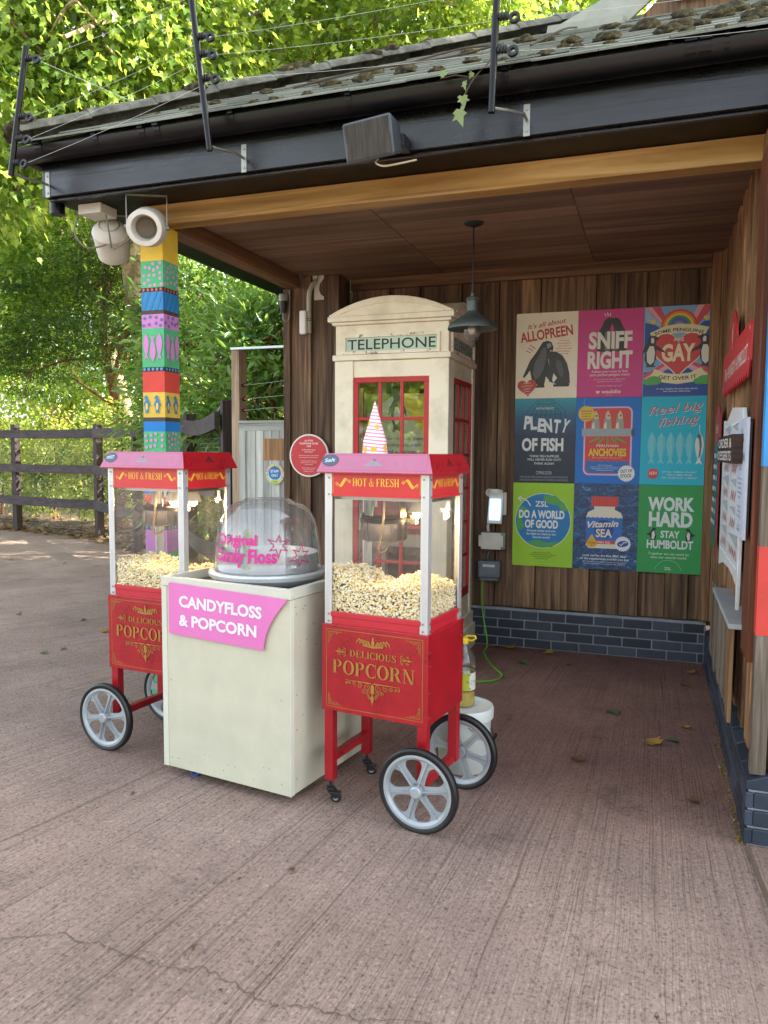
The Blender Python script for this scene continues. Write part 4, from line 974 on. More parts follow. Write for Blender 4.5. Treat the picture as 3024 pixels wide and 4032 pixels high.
for (x, y) in ((.155, .055), (W_ - .12, .10), (.155, D_ - .1), (W_ - .12, D_ - .1)):
    q = Matrix.Translation((x, y, .034)) @ Matrix.Rotation(radians(90), 4, 'X'); m = MB(); m.lathe([(.02, -.012), (.030, -.012), (.034, -.007), (.034, .007), (.030, .012), (.02, .012)], 24, M=q); m.cyl((x, y - .010, .034), (x, y + .010, .034), .021, n=16, mi=1); m.box((x - .022, y + .014, .03), (x + .022, y + .02, .06), 1); m.box((x - .03, y - .02, .0605), (x + .03, y + .03, .0645), 1)
    m.build("caster", [M_bluew, paint('#3c4046', .4, .5)], CF, smooth=True)
m = MB()
for x in (.05, W_ - .05):
    for z in (.10, .50, .93): m.cyl((x, .0, z), (x, -.002, z), .0045, n=8)
for y in (.05, D_ - .05):
    for z in (.12, .52, .90): m.cyl((W_, y, z), (W_ + .002, y, z), .0045, n=8)
rd = random.Random(8)
for k in range(26):
    z = rd.choice((rd.uniform(.3, .95), rd.uniform(.72, .84))); y = rd.uniform(.03, .5); l_ = rd.uniform(.004, .016); m.box((W_ - .001, y, z), (W_ + .0006, y + l_, z + rd.uniform(.0015, .004)), 1)
for k in range(12):
    x = rd.uniform(.03, W_ - .03); z = rd.uniform(.055, .16); m.box((x, -.0006, z), (x + rd.uniform(.003, .012), .001, z + rd.uniform(.001, .003)), 1)
m.build("screws_and_scuffs", [paint('#a5a493', .4), paint('#6b614e', .8)], CF)
def sgn():
    A = Art(.0006); P = []
    n = 10; curve = [(.770 - .134 * sin(k / n * pi / 2) ** 1.0 * 1.0 if False else .770 - .132 * (1 - (1 - k / n) ** 1.8), .972 - .242 * (k / n)) for k in range(n + 1)]
    P = [(.062, .740), (.056, .747), (.056, .990), (.062, .997), (.765, .978)] + curve + [(.630, .726)]
    mb = MB(); mb.prism(P[::-1], .006, front(0, -.0095, 0)); o = mb.build("sign_panel", paint('#cf6fae', .4, 0, .04), CF, bevel=.001)
    A.text("CANDYFLOSS", .125, .884, .053, '#ddd6e2', .505, bold=.034, align='L', rot=-1.0); A.text("& POPCORN", .125, .790, .053, '#ddd6e2', .475, bold=.034, align='L', rot=-.6)
    A.build("sign_lettering", o, front(0, -.0162, 0))
sgn()
ms = MB(); ms.box((.14, -.001, .993 - .022), (.24, .0, .985)); 
mach = empty("candyfloss_machine", (-1.875, 3.535, .968), radians(-8.9), "round candyfloss machine with a clear dome lettered in pink, set in the cream cart", "candyfloss machine")
MB().lathe([(.20, 0), (.27, .03), (.298, .05), (.302, .068), (.296, .078), (.272, .078), (.262, .05), (.20, .02), (0, .02)], 56).build("metal_bowl", paint('#c6c9ca', .38, .35, .05), mach, smooth=True)
MB().lathe([(.20, .022), (.235, .04), (.252, .09), (.257, .165), (.2545, .167), (.247, .09), (.23, .045), (.20, .026)], 56).build("spinning_bowl", paint('#b9bcbd', .45, .35, .08), mach, smooth=True)
MB().lathe([(.0, .021), (.06, .021), (.06, .07), (.045, .09), (0, .095)], 28).build("spinner_head", M_steel, mach, smooth=True)
prof = [(.275, .078), (.281, .086), (.2745, .094), (.271, .13), (.267, .185), (.261, .235), (.253, .285), (.242, .325), (.226, .36), (.205, .388), (.180, .407), (.155, .418), (.128, .426), (.118, .435), (.105, .439), (.09, .437), (0, .436)]
M_dome = glassmat("dome_plastic", (.86, .87, .88), .11, .05, .17)
dome = MB().lathe(prof, 64).build("clear_dome", M_dome, mach, smooth='all')
def wrap(A, r, a0):
    """bend flat lettering round the dome: x is arc length"""
    A.mb.v = [((r + z * 6) * sin(x / r + a0), -(r + z * 6) * cos(x / r + a0), y) for x, y, z in A.mb.v]
A = Art(.0005); mg = '#c22a86'
A.text("Original", -.165, .228, .050, mg, .225, bold=.034); A.text("Candy Floss", -.130, .142, .066, mg, .345, bold=.034)
ROTD = radians(37); wrap(A, .2725, ROTD); A.build("pink_lettering", dome)
A = Art(.0005)
for (sx, sy, r0, rt_) in ((.052, .225, .062, 28), (.165, .170, .064, 82)):
    o_ = [((r0 if k % 2 == 0 else r0 * .46) * (1.1 if k % 4 == 0 else .9), radians(rt_) + pi * k / 6) for k in range(12)]
    i_ = [(a * .74, b_) for a, b_ in o_]; q = lambda L: [(sx + a * cos(b_), sy + a * sin(b_)) for a, b_ in L]
    O, I = q(o_), q(i_); A.polys([[O[k], O[(k + 1) % 12], I[(k + 1) % 12], I[k]] for k in range(12)], '#b02a6a')
wrap(A, .2725, ROTD); A.build("pink_stars", dome)

# ------------------------------------------------------------------ bucket and oil bottle
bu = empty("plastic_bucket", (-.905, 3.865, 0), 0, "white lidded plastic bucket on the floor behind the popcorn cart wheel", "bucket")
MB().lathe([(0, .004), (.125, .004), (.13, .01), (.143, .30), (0, .30)], 40).build("pail", paint('#cfd6cf', .4, 0, .06), bu, smooth=True)
MB().lathe([(.145, .275), (.153, .278), (.154, .325), (.150, .335), (.143, .335), (.14, .322), (0, .322)], 40).build("lid", paint('#d6dcd6', .4, 0, .05), bu, smooth=True)
h = MB(); h.tube([(.155 * cos(a), .155 * sin(a), .265 - .10 * sin((a + 1.2) / 2.4 * pi)) for a in [(-1.2 + 2.4 * k / 14) for k in range(15)]], .0025, 6); h.cyl((.157, -.05, .172), (.157, .05, .172), .011, n=12); h.build("handle", M_cast, bu, smooth=True)
bo = empty("oil_bottle", (-.915, 3.885, .3225), 0, "large clear cooking oil bottle with yellow handle and lid, standing on the white bucket", "bottle")
ob = [(0, .002), (.052, .002), (.060, .012), (.061, .07), (.058, .08), (.061, .09), (.061, .19), (.057, .20), (.061, .21), (.060, .245), (.045, .285), (.02, .325), (.02, .345), (0, .345)]
MB().lathe(ob, 36).build("bottle_shell", glassmat("bottle_plastic", (.93, .95, .92), .08, .05, .1), bo, smooth=True)
m_oil, nt_, b_o = newmat("oil"); b_o.inputs["Base Color"].default_value = (.75, .58, .10, 1); b_o.inputs["Roughness"].default_value = .15; b_o.inputs["Transmission Weight"].default_value = .55; b_o.inputs["IOR"].default_value = 1.2
MB().lathe([(0, .006), (.05, .006), (.057, .014), (.058, .085), (0, .085)], 32).build("oil", m_oil, bo, smooth=True)
lb = MB(); n = 30
for k in range(n): 
    a0, a1 = 2 * pi * k / n, 2 * pi * (k + 1) / n; lb.add([(.0622 * cos(a), .0622 * sin(a), z) for a, z in ((a0, .095), (a1, .095), (a1, .185), (a0, .185))], [(0, 1, 2, 3)], 1 if k % 10 in (0, 1, 2, 3, 4, 5) else 0)
rd = random.Random(3)
for k in range(70):
    a = rd.uniform(0, 2 * pi); z = rd.uniform(.10, .18); dd = .004
    lb.add([(.0626 * cos(a + u * dd / .062), .0626 * sin(a + u * dd / .062), z + w_ * dd) for u, w_ in ((-1, 0), (0, -1), (1, 0), (0, 1))], [(0, 1, 2, 3)], 2)
lb.build("bottle_label", [paint('#d8dad0', .5), paint('#a8b428', .5), paint('#4c5a20', .5)], bo)
cp_ = MB(); cp_.cyl((0, 0, .333), (0, 0, .36), .024, n=20); cp_.tube([(.0, 0, .355), (.015, 0, .372), (.06, -.01, .375), (.066, -.012, .367), (.05, -.01, .352), (.012, 0, .347)], .006, 8); cp_.build("cap_and_handle", paint('#d8c02c', .4), bo, smooth=True)

# ------------------------------------------------------------------ nine posters on the back wall
PWD, PHT = .502, .688
XS = (-1.115, -.6195, -.1205, .391); ZS = (2.781, 2.091, 1.401, .707)
def grad(name, stops, ax=1, lo=-.5, hi=.5):
    m, nt, b = newmat(name); tc = nd(nt, "ShaderNodeTexCoord"); sp = nd(nt, "ShaderNodeSeparateXYZ"); nt.links.new(tc.outputs["Generated"], sp.inputs[0])
    r = ramp(nt, stops); nt.links.new(sp.outputs[ax], r.inputs[0]); nt.links.new(r.outputs[0], b.inputs["Base Color"]); b.inputs["Roughness"].default_value = .5; return m
def water_print():
    m, nt, b = newmat("printed_water"); n = noise_n(nt, coords(nt, (16, 1, 30)), 1, 6, .6, 1.5)
    r = ramp(nt, [(.35, '#0d2440'), (.55, '#1d4a78'), (.68, '#3f7aa8'), (.78, '#8fb6cf')]); nt.links.new(n, r.inputs[0]); nt.links.new(r.outputs[0], b.inputs["Base Color"]); b.inputs["Roughness"].default_value = .45; return m
def poster_base(i, j, mat_, label):
    x0, x1, z1, z0 = XS[i], XS[i + 1], ZS[j], ZS[j + 1]; g_ = .0012
    r = .012; tl, tr, br, bl = (i, j) == (0, 0), (i, j) == (2, 0), (i, j) == (2, 2), (i, j) == (0, 2)
    w2, h2 = (x1 - x0) / 2 - g_, (z1 - z0) / 2 - g_; P = []
    for sx, sy, fl, a in ((1, -1, br, -90), (1, 1, tr, 0), (-1, 1, tl, 90), (-1, -1, bl, 180)):
        if fl: P += [(sx * (w2 - r) + r * cos(radians(a + k * 22.5)), sy * (h2 - r) + r * sin(radians(a + k * 22.5))) for k in range(5)]
        else: P.append((sx * w2, sy * h2))
    e = empty("poster", ((x0 + x1) / 2, 6.434, (z0 + z1) / 2), 0, label, "poster", "posters on the back wall")
    MB().prism(P[::-1], .008, front(0, .004, 0)).build("board", mat_, e); return e
def P_(A): return lambda x: x
def pmat(c):
    L = lin(c); m = paint(tuple(min(.82, x * 1.25) for x in L), .5, 0, .05, .4); return m
U = .502; H = .688
def xy(u, v): return (u - .5) * U, (.5 - v / 1.372) * H          # poster units: u 0..1 across, v 0..1.372 down
FR = front(0, -.0045, 0)
def T(A, s, u, v, h, c, w=None, **k): x, y = xy(u, v); return A.text(s, x, y, h * U, c, w * U if w else None, **k)
def TL(A, L, u, v, h, lead, c, **k): x, y = xy(u, v); return A.lines(L, x, y, h * U, lead * U, c, **k)
def PG(A, pts, c): return A.poly([xy(*p) for p in pts], c)
def EL(A, u, v, ru, rv, c, **k): x, y = xy(u, v); return A.ell(x, y, ru * U, rv * U, c, **k)
def STK(A, pts, w, c): return A.stroke([xy(*p) for p in pts], w * U, c)
# 1
e = poster_base(0, 0, pmat('#cfc8b6'), "cream poster reading allopreen with two dark penguins preening, top left of the wall display"); A = Art()
red = '#b33a34'
T(A, "It's all about", .50, .215, .075, red, .62, shear=.35, bold=.012, rot=8)
T(A, "ALLOPREEN", .50, .415, .155, red, .84, bold=.03, rot=7)
TL(A, ["This mutual", "grooming gets to", "your partner's", "hard-to-reach places", "and strengthens", "your bonds"], .775, .465, .022, .042, red, bold=.01)
for a in (0, 1, 2): STK(A, [(.175 + a * .03, .60 - a * .045), (.245 + a * .04, .635 - a * .03)], .012, red)
dk = '#2a2a2c'
PG(A, [(.40, .53), (.44, .47), (.52, .45), (.58, .48), (.61, .56), (.60, .62), (.56, .60), (.545, .66), (.53, .75), (.56, .90), (.585, 1.02), (.62, 1.14), (.56, 1.10), (.50, 1.02), (.47, 1.17), (.38, 1.18), (.33, 1.12), (.27, 1.06), (.24, .92), (.20, .98), (.15, 1.04), (.125, 1.02), (.18, .90), (.24, .76), (.33, .64)], dk)
PG(A, [(.44, .56), (.50, .55), (.50, .72), (.46, .9), (.40, 1.02), (.33, 1.08), (.29, .98), (.31, .82), (.38, .68)], '#55575a')
PG(A, [(.56, .62), (.66, .63), (.76, .70), (.83, .82), (.87, .98), (.88, 1.14), (.80, 1.17), (.70, 1.16), (.62, 1.13), (.68, 1.05), (.62, .97), (.60, 1.07), (.56, 1.12), (.54, 1.05), (.56, .92), (.54, .75), (.50, .66)], '#303033')
PG(A, [(.66, .74), (.74, .80), (.78, .95), (.76, 1.06), (.71, 1.00), (.66, .88)], '#4c4d50'); PG(A, [(.50, .50), (.56, .49), (.58, .54), (.52, .58)], '#8b8c8c'); PG(A, [(.28, 1.17), (.48, 1.16), (.48, 1.20), (.30, 1.20)], dk); PG(A, [(.62, 1.15), (.88, 1.15), (.86, 1.19), (.62, 1.19)], dk)
x, y = xy(.20, 1.19); A.heart(x, y, .31 * U, red, 6); TL(A, ["Become", "the ultimate", "penguin", "power", "couple!"], .20, 1.135, .026, .045, '#d9cfc0', shear=.3, rot=6)
A.build("print", e, FR)
# 2
e = poster_base(1, 0, pmat('#b13c78'), "pink poster reading sniff right with two penguin heads above the words"); A = Art(); wh = '#d5d0c8'
for u0, s in ((.42, 1), (.62, -1)):
    PG(A, [(u0 + s * x_, v_) for x_, v_ in ((.10, .14), (.04, .13), (-.02, .17), (-.05, .25), (-.10, .34), (-.13, .50), (-.12, .66), (.12, .66), (.10, .45), (.07, .30), (.10, .22), (.13, .20))], '#2e2a2c')
    PG(A, [(u0 + s * x_, v_) for x_, v_ in ((.05, .32), (.0, .36), (-.02, .5), (.0, .64), (.09, .64), (.08, .45))], '#6d686a')
for a in (-1, 0, 1): STK(A, [(.445 + a * .045, .05 + abs(a) * .012), (.455 + a * .03, .105)], .012, wh)
T(A, "SNIFF", .50, .60, .245, wh, .66, bold=.04); T(A, "RIGHT", .50, .91, .25, wh, .68, bold=.04)
TL(A, ["Follow your nose to find", "your perfect penguin match"], .50, .985, .038, .052, wh, bold=.012)
TL(A, ["Use your sense of smell to differentiate", "potential mates from relatives!", "", "It's the most reliable way to tell"], .5, 1.10, .021, .034, wh)
x, y = xy(.33, 1.292); A.heart(x, y, .06 * U, wh); T(A, "waddle", .53, 1.31, .055, wh, .30, bold=.02); T(A, "match & mate", .5, 1.342, .012, wh); A.build("print", e, FR)
# 3
e = poster_base(2, 0, pmat('#6f96bd'), "rainbow poster reading some penguins are gay get over it around a red heart"); A = Art(); navy = '#1d4b94'
for pts, c in (([(.0, .0), (.22, .0), (.42, .42), (.36, .45)], '#c0485a'), ([(.0, .0), (.10, .0), (.40, .42)], '#d59aa8'), ([(1.0, .0), (.85, .0), (.60, .42), (.66, .45)], '#c0485a'), ([(.85, 0), (.76, 0), (.58, .42), (.62, .43)], '#d59aa8'), ([(0, .24), (0, .62), (.24, .62), (.34, .42), (.16, .28)], navy), ([(1, .24), (1, .55), (.8, .62), (.66, .42), (.85, .25)], navy), ([(0, .0), (.1, .12), (.34, .36), (0, .2)], '#8fb0cf'), ([(0, 1.0), (1, .9), (1, 1.2), (0, 1.2)], navy), ([(0, 1.04), (.40, .80), (.44, .86), (0, 1.14)], '#c0485a'), ([(1, .98), (.62, .80), (.58, .86), (1, 1.10)], '#c0485a'), ([(0, 1.10), (.42, .84), (.44, .88), (.1, 1.14)], '#d59aa8'), ([(1, 1.06), (.60, .84), (.56, .88), (.9, 1.12)], '#d59aa8'), ([(0, 1.16), (1, 1.16), (1, 1.3715), (0, 1.3715)], '#1a4390')): PG(A, [(min(.996, max(.004, a)), min(1.367, max(.004, b_))) for a, b_ in pts], c)
x, y = xy(.5, .32)
for k, c in enumerate(('#c2402f', '#d57a2f', '#d9b53a', '#4a8f50', '#2f5fa8', '#6a4a8a', '#5b87b3')): A.ell(x, y, (.265 - k * .03) * U, (.265 - k * .03) * U, c, 24, 0, 180)
PG(A, [(.08, .40), (.30, .30), (.5, .275), (.70, .29), (.93, .34), (.85, .49), (.68, .43), (.5, .41), (.32, .43), (.14, .52)], '#d3c9a0')
x, y = xy(.50, .375); A.text("SOME PENGUINS", x, y - .006, .050 * U, '#24282c', .70 * U, bold=.02, arc=.55)
x, y = xy(.5, .70); A.heart(x, y, .80 * U, '#d8cfc4'); A.heart(x, y, .755 * U, '#c03a38')
T(A, "ARE", .5, .535, .052, '#d9cfae', .155, bold=.02, space=1.1); T(A, "GAY", .5, .83, .245, '#d9cfae', .48, bold=.04)
for u0, s in ((.10, 1), (.89, -1)):
    PG(A, [(u0 + s * a, b_) for a, b_ in ((.02, .44), (.07, .45), (.13, .49), (.08, .52), (.07, .58), (.20, .68), (.21, .71), (.08, .66), (.08, .80), (.04, .90), (-.05, .90), (-.09, .80), (-.08, .68), (-.13, .74), (-.10, .62), (-.05, .53), (-.04, .47))], '#2b2c30')
    PG(A, [(u0 + s * a, b_) for a, b_ in ((.04, .60), (.065, .70), (.05, .84), (.0, .89), (-.05, .84), (-.06, .70), (-.02, .60))], '#cfcdc4'); PG(A, [(u0 + s * a, b_) for a, b_ in ((.0, .48), (.03, .47), (.05, .51), (.04, .56), (.0, .55))], '#cfcdc4'); PG(A, [(u0 - .06, .90), (u0 + .06, .90), (u0 + .07, .92), (u0 - .07, .92)], '#2b2c30')
PG(A, [(.16, .95), (.32, 1.02), (.5, 1.04), (.68, 1.02), (.83, .94), (.92, 1.06), (.72, 1.16), (.5, 1.19), (.28, 1.16), (.10, 1.08)], '#d3c9a0')
x, y = xy(.5, 1.125); A.text("GET OVER IT", x, y, .052 * U, '#24282c', .56 * U, bold=.02, arc=-.70)
for u0 in (.13, .86): EL(A, u0 + .03, 1.13, .11, .07, '#479a4c'); EL(A, u0 - .05, 1.15, .08, .05, '#479a4c')
for u0, v0 in ((.115, .235), (.885, .20)): x, y = xy(u0, v0); A.heart(x, y, .085 * U, '#d6b93a')
TL(A, ["It's true. Penguins, like many other species,", "have same-sex relationships."], .5, 1.27, .024, .037, '#d5d8dc', bold=.008); A.build("print", e, FR)
# 4
e = poster_base(0, 1, grad("printed_deep_water", [(0, '#131d30'), (.55, '#1d2c48'), (.80, '#1d5a7d'), (1, '#2a93a8')], 2), "dark blue poster reading plenty of fish with a net hauling up the letters"); A = Art(); wt = '#ccd3d8'
for k in range(9):
    STK(A, [(.40 + k * .025, .005), (.22 + k * .075, .20 + .02 * (k % 2)), (.15 + k * .085, .40)], .006, '#12202c')
for r_ in range(4):
    STK(A, [(.36 - r_ * .06, .08 + r_ * .085), (.5, .10 + r_ * .085), (.66 + r_ * .065, .08 + r_ * .085)], .005, '#12202c')
T(A, "NET-PIX PRESENTS", .5, .18, .035, wt, .28)
for ch, u0, dv, ro_ in (("P", .21, 0, -6), ("L", .325, .005, 4), ("E", .435, .04, -4), ("N", .56, .05, 5), ("T", .685, .06, -6), ("Y", .80, .05, -18)): T(A, ch, u0, .49 + dv, .20, wt, .105 if ch != 'N' else .13, bold=.045, rot=ro_)
T(A, "OF FISH", .47, .845, .195, wt, .67, bold=.04)
TL(A, ["THINK FISH SUPPLIES", "WILL NEVER RUN OUT?"], .5, .955, .036, .056, wt, bold=.01); T(A, "THINK AGAIN", .5, 1.075, .036, wt, bold=.01, shear=.2)
T(A, "COMING SOON", .5, 1.235, .055, wt, .25, bold=-.01); TL(A, ["OVERFISHING AND CLIMATE CHANGE ARE CAUSING DECLINES IN FISH POPULATIONS,", "OFF-BALANCING ECOSYSTEMS AND PUTTING PENGUINS UNDER PRESSURE"], .5, 1.295, .033, .048, '#8d99a6', width=.78 * U); A.build("print", e, FR)
# 5
e = poster_base(1, 1, pmat('#1a63ad'), "blue poster of an opened anchovies tin with an out of stock badge"); A = Art(); pk_ = '#c9a9cc'
x0, y0 = xy(.13, 1.235); x1, y1 = xy(.87, .145); A.rrect(x0, y0, x1, y1, .045, pk_); A.rrect(x0 + .012, y0 + .012, x1 - .012, y1 - .012, .036, '#bf3a38')
PG(A, [(.17, 1.02), (.22, .995), (.28, 1.02), (.34, .995), (.40, 1.02), (.46, .995), (.52, 1.02), (.58, .995), (.64, 1.02), (.70, .995), (.76, 1.02), (.83, .995), (.83, 1.14), (.78, 1.2), (.22, 1.2), (.17, 1.15)], '#1a63ad')
for u0 in (.31, .495, .68): PG(A, [(u0, .20), (u0 + .035, .27), (u0 + .06, .40), (u0 + .065, .52), (u0 - .065, .52), (u0 - .06, .40), (u0 - .035, .27)], '#8f9182'); PG(A, [(u0, .20), (u0 + .035, .27), (u0 + .045, .34), (u0 - .02, .34), (u0 - .035, .27)], '#c2b58e'); EL(A, u0 + .01, .29, .014, .014, '#23262a'); PG(A, [(u0 - .055, .42), (u0 - .02, .38), (u0 - .01, .52), (u0 - .062, .52)], '#c9c8bd')
PG(A, [(.10, .49), (.88, .49), (.88, .615), (.10, .615)], '#8f979f'); EL(A, .88, .552, .025, .0625, '#3e444a')
for a in (-2, -1, 0, 1, 2): STK(A, [(.5 + a * .06, .64), (.5 + a * .14, .735 - abs(a) * .012)], .026, '#4a9a48')
T(A, "PERUVIAN", .5, .785, .042, '#d9d2cc', .33, bold=.01, space=1.1); T(A, "ANCHOVIES", .5, .925, .115, '#d7b53a', .58, bold=.035); T(A, "Don't catch them while you can!", .5, .965, .026, '#d9a9a4', .45)
TL(A, ["1/10th of human-caught", "anchovies come from the Humboldt Current,", "robbing penguins and their chicks of their", "most nutritious food source"], .47, 1.08, .017, .027, '#c9d5e2')
EL(A, .165, .255, .125, .125, '#d1ab35'); TL(A, ["OVERFISHED", "for fishmeal", "and fish oil", "supplements"], .165, .225, .022, .04, '#3a3320', bold=.01); STK(A, [(.14, .14), (.12, .08), (.14, .02)], .006, '#9fb2c4')
x, y = xy(.80, 1.20); A.star(x, y, .135 * U, .118 * U, 22, '#d3d6d8'); T(A, "OUT OF", .80, 1.185, .05, '#24282c', .18, bold=.02, rot=5); T(A, "STOCK", .80, 1.262, .05, '#24282c', .17, bold=.02, rot=5); A.build("print", e, FR)
# 6
e = poster_base(2, 1, pmat('#1f9db4'), "turquoise poster reading reel big fishing above a row of six fish"); A = Art()
for dx, c in ((.006, '#e0d2d4'), (0, '#a84a58')): T(A, "Reel big", .50 + dx, .245 + dx, .135, c, .80, shear=.4, bold=-.004, rot=7); T(A, "fishing", .55 + dx, .43 + dx, .135, c, .60, shear=.4, bold=-.004, rot=7)
for k in range(6):
    u0 = .16 + k * .138; x, y = xy(u0, .80); last = k == 5
    fishp(A, x, y, .50 * U, '#66b9c6' if not last else '#c3cbd0', 1)
    if last: PG(A, [(u0 - .045, .62), (u0 - .01, .56), (u0 + .02, .6), (u0 + .035, .75), (u0 + .02, .92), (u0 - .01, .96), (u0 + .005, .8), (u0 - .01, .66)], '#5a6770'); STK(A, [(u0, .55), (u0 - .01, .50), (u0, .44)], .008, '#d6dade')
    else: PG(A, [(u0 + .02, .58), (u0 + .06, .75), (u0 + .04, .92), (u0 + .01, .98), (u0 + .03, .8)], '#56aebd')
x, y = xy(.19, 1.195); A.star(x, y, .085 * U, .077 * U, 20, '#bf4448'); T(A, "1/6TH", .19, 1.215, .05, '#ddd0cc', .11, bold=.01)
TL(A, ["OF ALL HUMAN-CAUGHT", "FISH COMES FROM", "THE HUMBOLDT CURRENT"], .58, 1.18, .028, .045, '#b9dde2', bold=.012, space=1.1); A.build("print", e, FR)
# 7
e = poster_base(0, 2, pmat('#86b02c'), "lime green poster with a blue globe reading do a world of good"); A = Art(); w8 = '#d5dcdc'
x, y = xy(.5, .62); A.ell(x, y, .455 * U, .455 * U, '#c9d6c4', 48); A.ell(x, y, .445 * U, .445 * U, '#1c74ae', 48)
for pts in ([(.52, .20), (.70, .20), (.84, .32), (.92, .45), (.80, .44), (.74, .36), (.60, .34), (.50, .27)], [(.075, .50), (.15, .38), (.24, .42), (.22, .52), (.14, .56), (.20, .72), (.13, .80), (.08, .72)], [(.26, .97), (.42, .94), (.60, .98), (.78, .94), (.66, 1.05), (.5, 1.06), (.34, 1.04)]): PG(A, pts, '#4d9a50')
T(A, "ZSL", .48, .385, .088, w8, .21, bold=.015); T(A, "DO A WORLD", .48, .575, .125, w8, .74, bold=.04); T(A, "OF GOOD", .48, .735, .125, w8, .54, bold=.04)
TL(A, ["Donate today and join", "the fight to restore our", "natural world"], .48, .80, .036, .054, w8, bold=.012)
STK(A, [(.10, .25), (.18, .26), (.25, .30), (.30, .38)], .018, w8); STK(A, [(.15, .215), (.095, .25), (.14, .30)], .016, w8)
TL(A, ["London Zoo is part of ZSL,", "a science-driven conservation charity,", "working to restore wildlife", "around the world."], .5, 1.155, .020, .034, '#33461f'); T(A, "A charity registered in England and Wales", .5, 1.335, .016, '#aecb73'); A.build("print", e, FR)
# 8
e = poster_base(1, 2, water_print(), "deep water poster of a vitamin sea bottle with a red lid"); A = Art(); cr_ = '#cfc9b8'
PG(A, [(.28, .195), (.69, .195), (.69, .355), (.28, .355)], '#c24340')
for k in range(9): STK(A, [(.31 + k * .044, .21), (.31 + k * .044, .345)], .010, '#b03634')
PG(A, [(.32, .355), (.65, .355), (.64, .40), (.74, .45), (.765, .52), (.765, .98), (.72, 1.03), (.25, 1.03), (.205, .98), (.205, .52), (.23, .45), (.33, .40)], cr_)
PG(A, [(.205, .54), (.24, .525), (.275, .54), (.31, .525), (.345, .54), (.38, .525), (.415, .54), (.45, .525), (.485, .54), (.52, .525), (.555, .54), (.59, .525), (.625, .54), (.66, .525), (.70, .54), (.735, .525), (.765, .54), (.765, .93), (.205, .93)], '#2766b0'); EL(A, .485, .72, .15, .15, '#1d3f8a')
T(A, "Vitamin", .47, .685, .10, cr_, .48, shear=.35, bold=.03, rot=4); T(A, "SEA", .485, .845, .125, cr_, .25, bold=.03)
PG(A, [(.205, .905), (.765, .90), (.765, .955), (.205, .965)], '#bf4340'); T(A, "FISH OIL", .49, .948, .032, '#ded6cc', .2, bold=.015)
PG(A, [(.30, .80), (.36, .90), (.385, .955), (.37, 1.0), (.30, 1.02), (.23, 1.0), (.215, .955), (.24, .90)], '#c79e2e'); T(A, "Omega", .30, .955, .028, '#46391c', .12, shear=.3, bold=.01); T(A, "3", .30, .995, .03, '#46391c')
x, y = xy(.78, .945); A.star(x, y, .125 * U, .11 * U, 22, '#cdd2d6'); A.ell(x, y, .088 * U, .05 * U, '#1f4a94', 24, rot=8); STK(A, [(.73, .95), (.755, .975), (.79, .925), (.84, .92)], .012, '#d8dde2')
TL(A, ["Look out for the blue MSC label", "on the supplements and fish you buy"], .5, 1.165, .036, .052, '#cdd6de', bold=.015); TL(A, ["MSC (The Marine Stewardship Council) is an international", "non-profit organisation on a mission to stop overfishing"], .5, 1.26, .020, .03, '#b8c6d2', bold=.01); A.build("print", e, FR)
# 9
e = poster_base(2, 2, pmat('#2b8546'), "green poster reading work hard stay humboldt with two small penguins"); A = Art(); w9 = '#c9d3d2'
T(A, "WORK", .475, .385, .195, w9, .68, bold=.045); T(A, "HARD", .475, .635, .215, w9, .64, bold=.045); T(A, "STAY", .475, .815, .105, w9, .28, bold=.03); T(A, "HUMBOLDT", .475, .985, .125, w9, .68, bold=.035)
for u0, s in ((.225, 1), (.745, -1)):
    PG(A, [(u0 + s * a, b_) for a, b_ in ((.0, .66), (.03, .665), (.05, .69), (.02, .70), (.03, .74), (.05, .80), (.03, .86), (-.03, .86), (-.05, .79), (-.10, .77), (-.04, .73), (-.02, .69))], '#24282a'); PG(A, [(u0 + s * a, b_) for a, b_ in ((.01, .71), (.03, .78), (.01, .85), (-.02, .84), (-.02, .74))], '#c9ccc8')
TL(A, ["Together we can work to", "save our natural world"], .46, 1.09, .04, .056, '#b3d2bd', bold=.012); T(A, "ZSL", .46, 1.325, .045, w9, .1, bold=.01)
x, y = xy(.46, 1.371); A.ring(x, y + .002, .20 * U, .003, '#8fb89a', 12, 168); A.build("print", e, FR)

# ------------------------------------------------------------------ things on the back and side walls
cr = empty("card_reader", (-1.253, 6.44, 1.185), 0, "white card payment terminal with lit screen and green ring on the back wall", "card reader")
m = MB(); m.box((-.05, -.02, -.06), (.085, .0, .13)); m.cyl((-.06, -.022, .125), (-.06, -.002, .125), .035, n=20); m.build("wall_plate", M_offw, cr, bevel=.003)
m = MB(); m.add([(-.068, -.075, -.13), (.055, -.075, -.13), (.062, -.03, .13), (-.06, -.03, .13), (-.068, -.045, -.135), (.055, -.045, -.135), (.062, -.02, .12), (-.06, -.02, .12)], [(0, 1, 2, 3), (7, 6, 5, 4), (0, 4, 5, 1), (1, 5, 6, 2), (2, 6, 7, 3), (3, 7, 4, 0)]); m.cyl((0, -.055, .125), (0, -.05, .15), .058, .06, n=24)
body = m.build("terminal_body", M_white, cr, bevel=.004)
MB().cyl((0, -.055, .151), (0, -.055, .156), .052, n=24).build("reader_ring", paint('#3f7a3a', .4), cr)
A = Art(.0006); A.rect(-.045, -.10, .042, .075, glow("terminal_screen", '#7fb4e6', 1.1)); A.rect(-.04, .0, .038, .072, glow("terminal_picture", '#a3c78a', .9)); A.lines(["Support our work", "tap to donate"], -.002, -.02, .009, .016, '#eef4ff')
for k in (-1, 0, 1): A.rect(-.012 + k * .027 - .001, -.085, .012 + k * .027 - .001, -.06, glow("terminal_key", '#dfeaf7', .9)); 
for k in (-1, 0, 1): A.text(("5", "10", "20")[k + 1], k * .027 - .001, -.077, .009, '#3a6ea8')
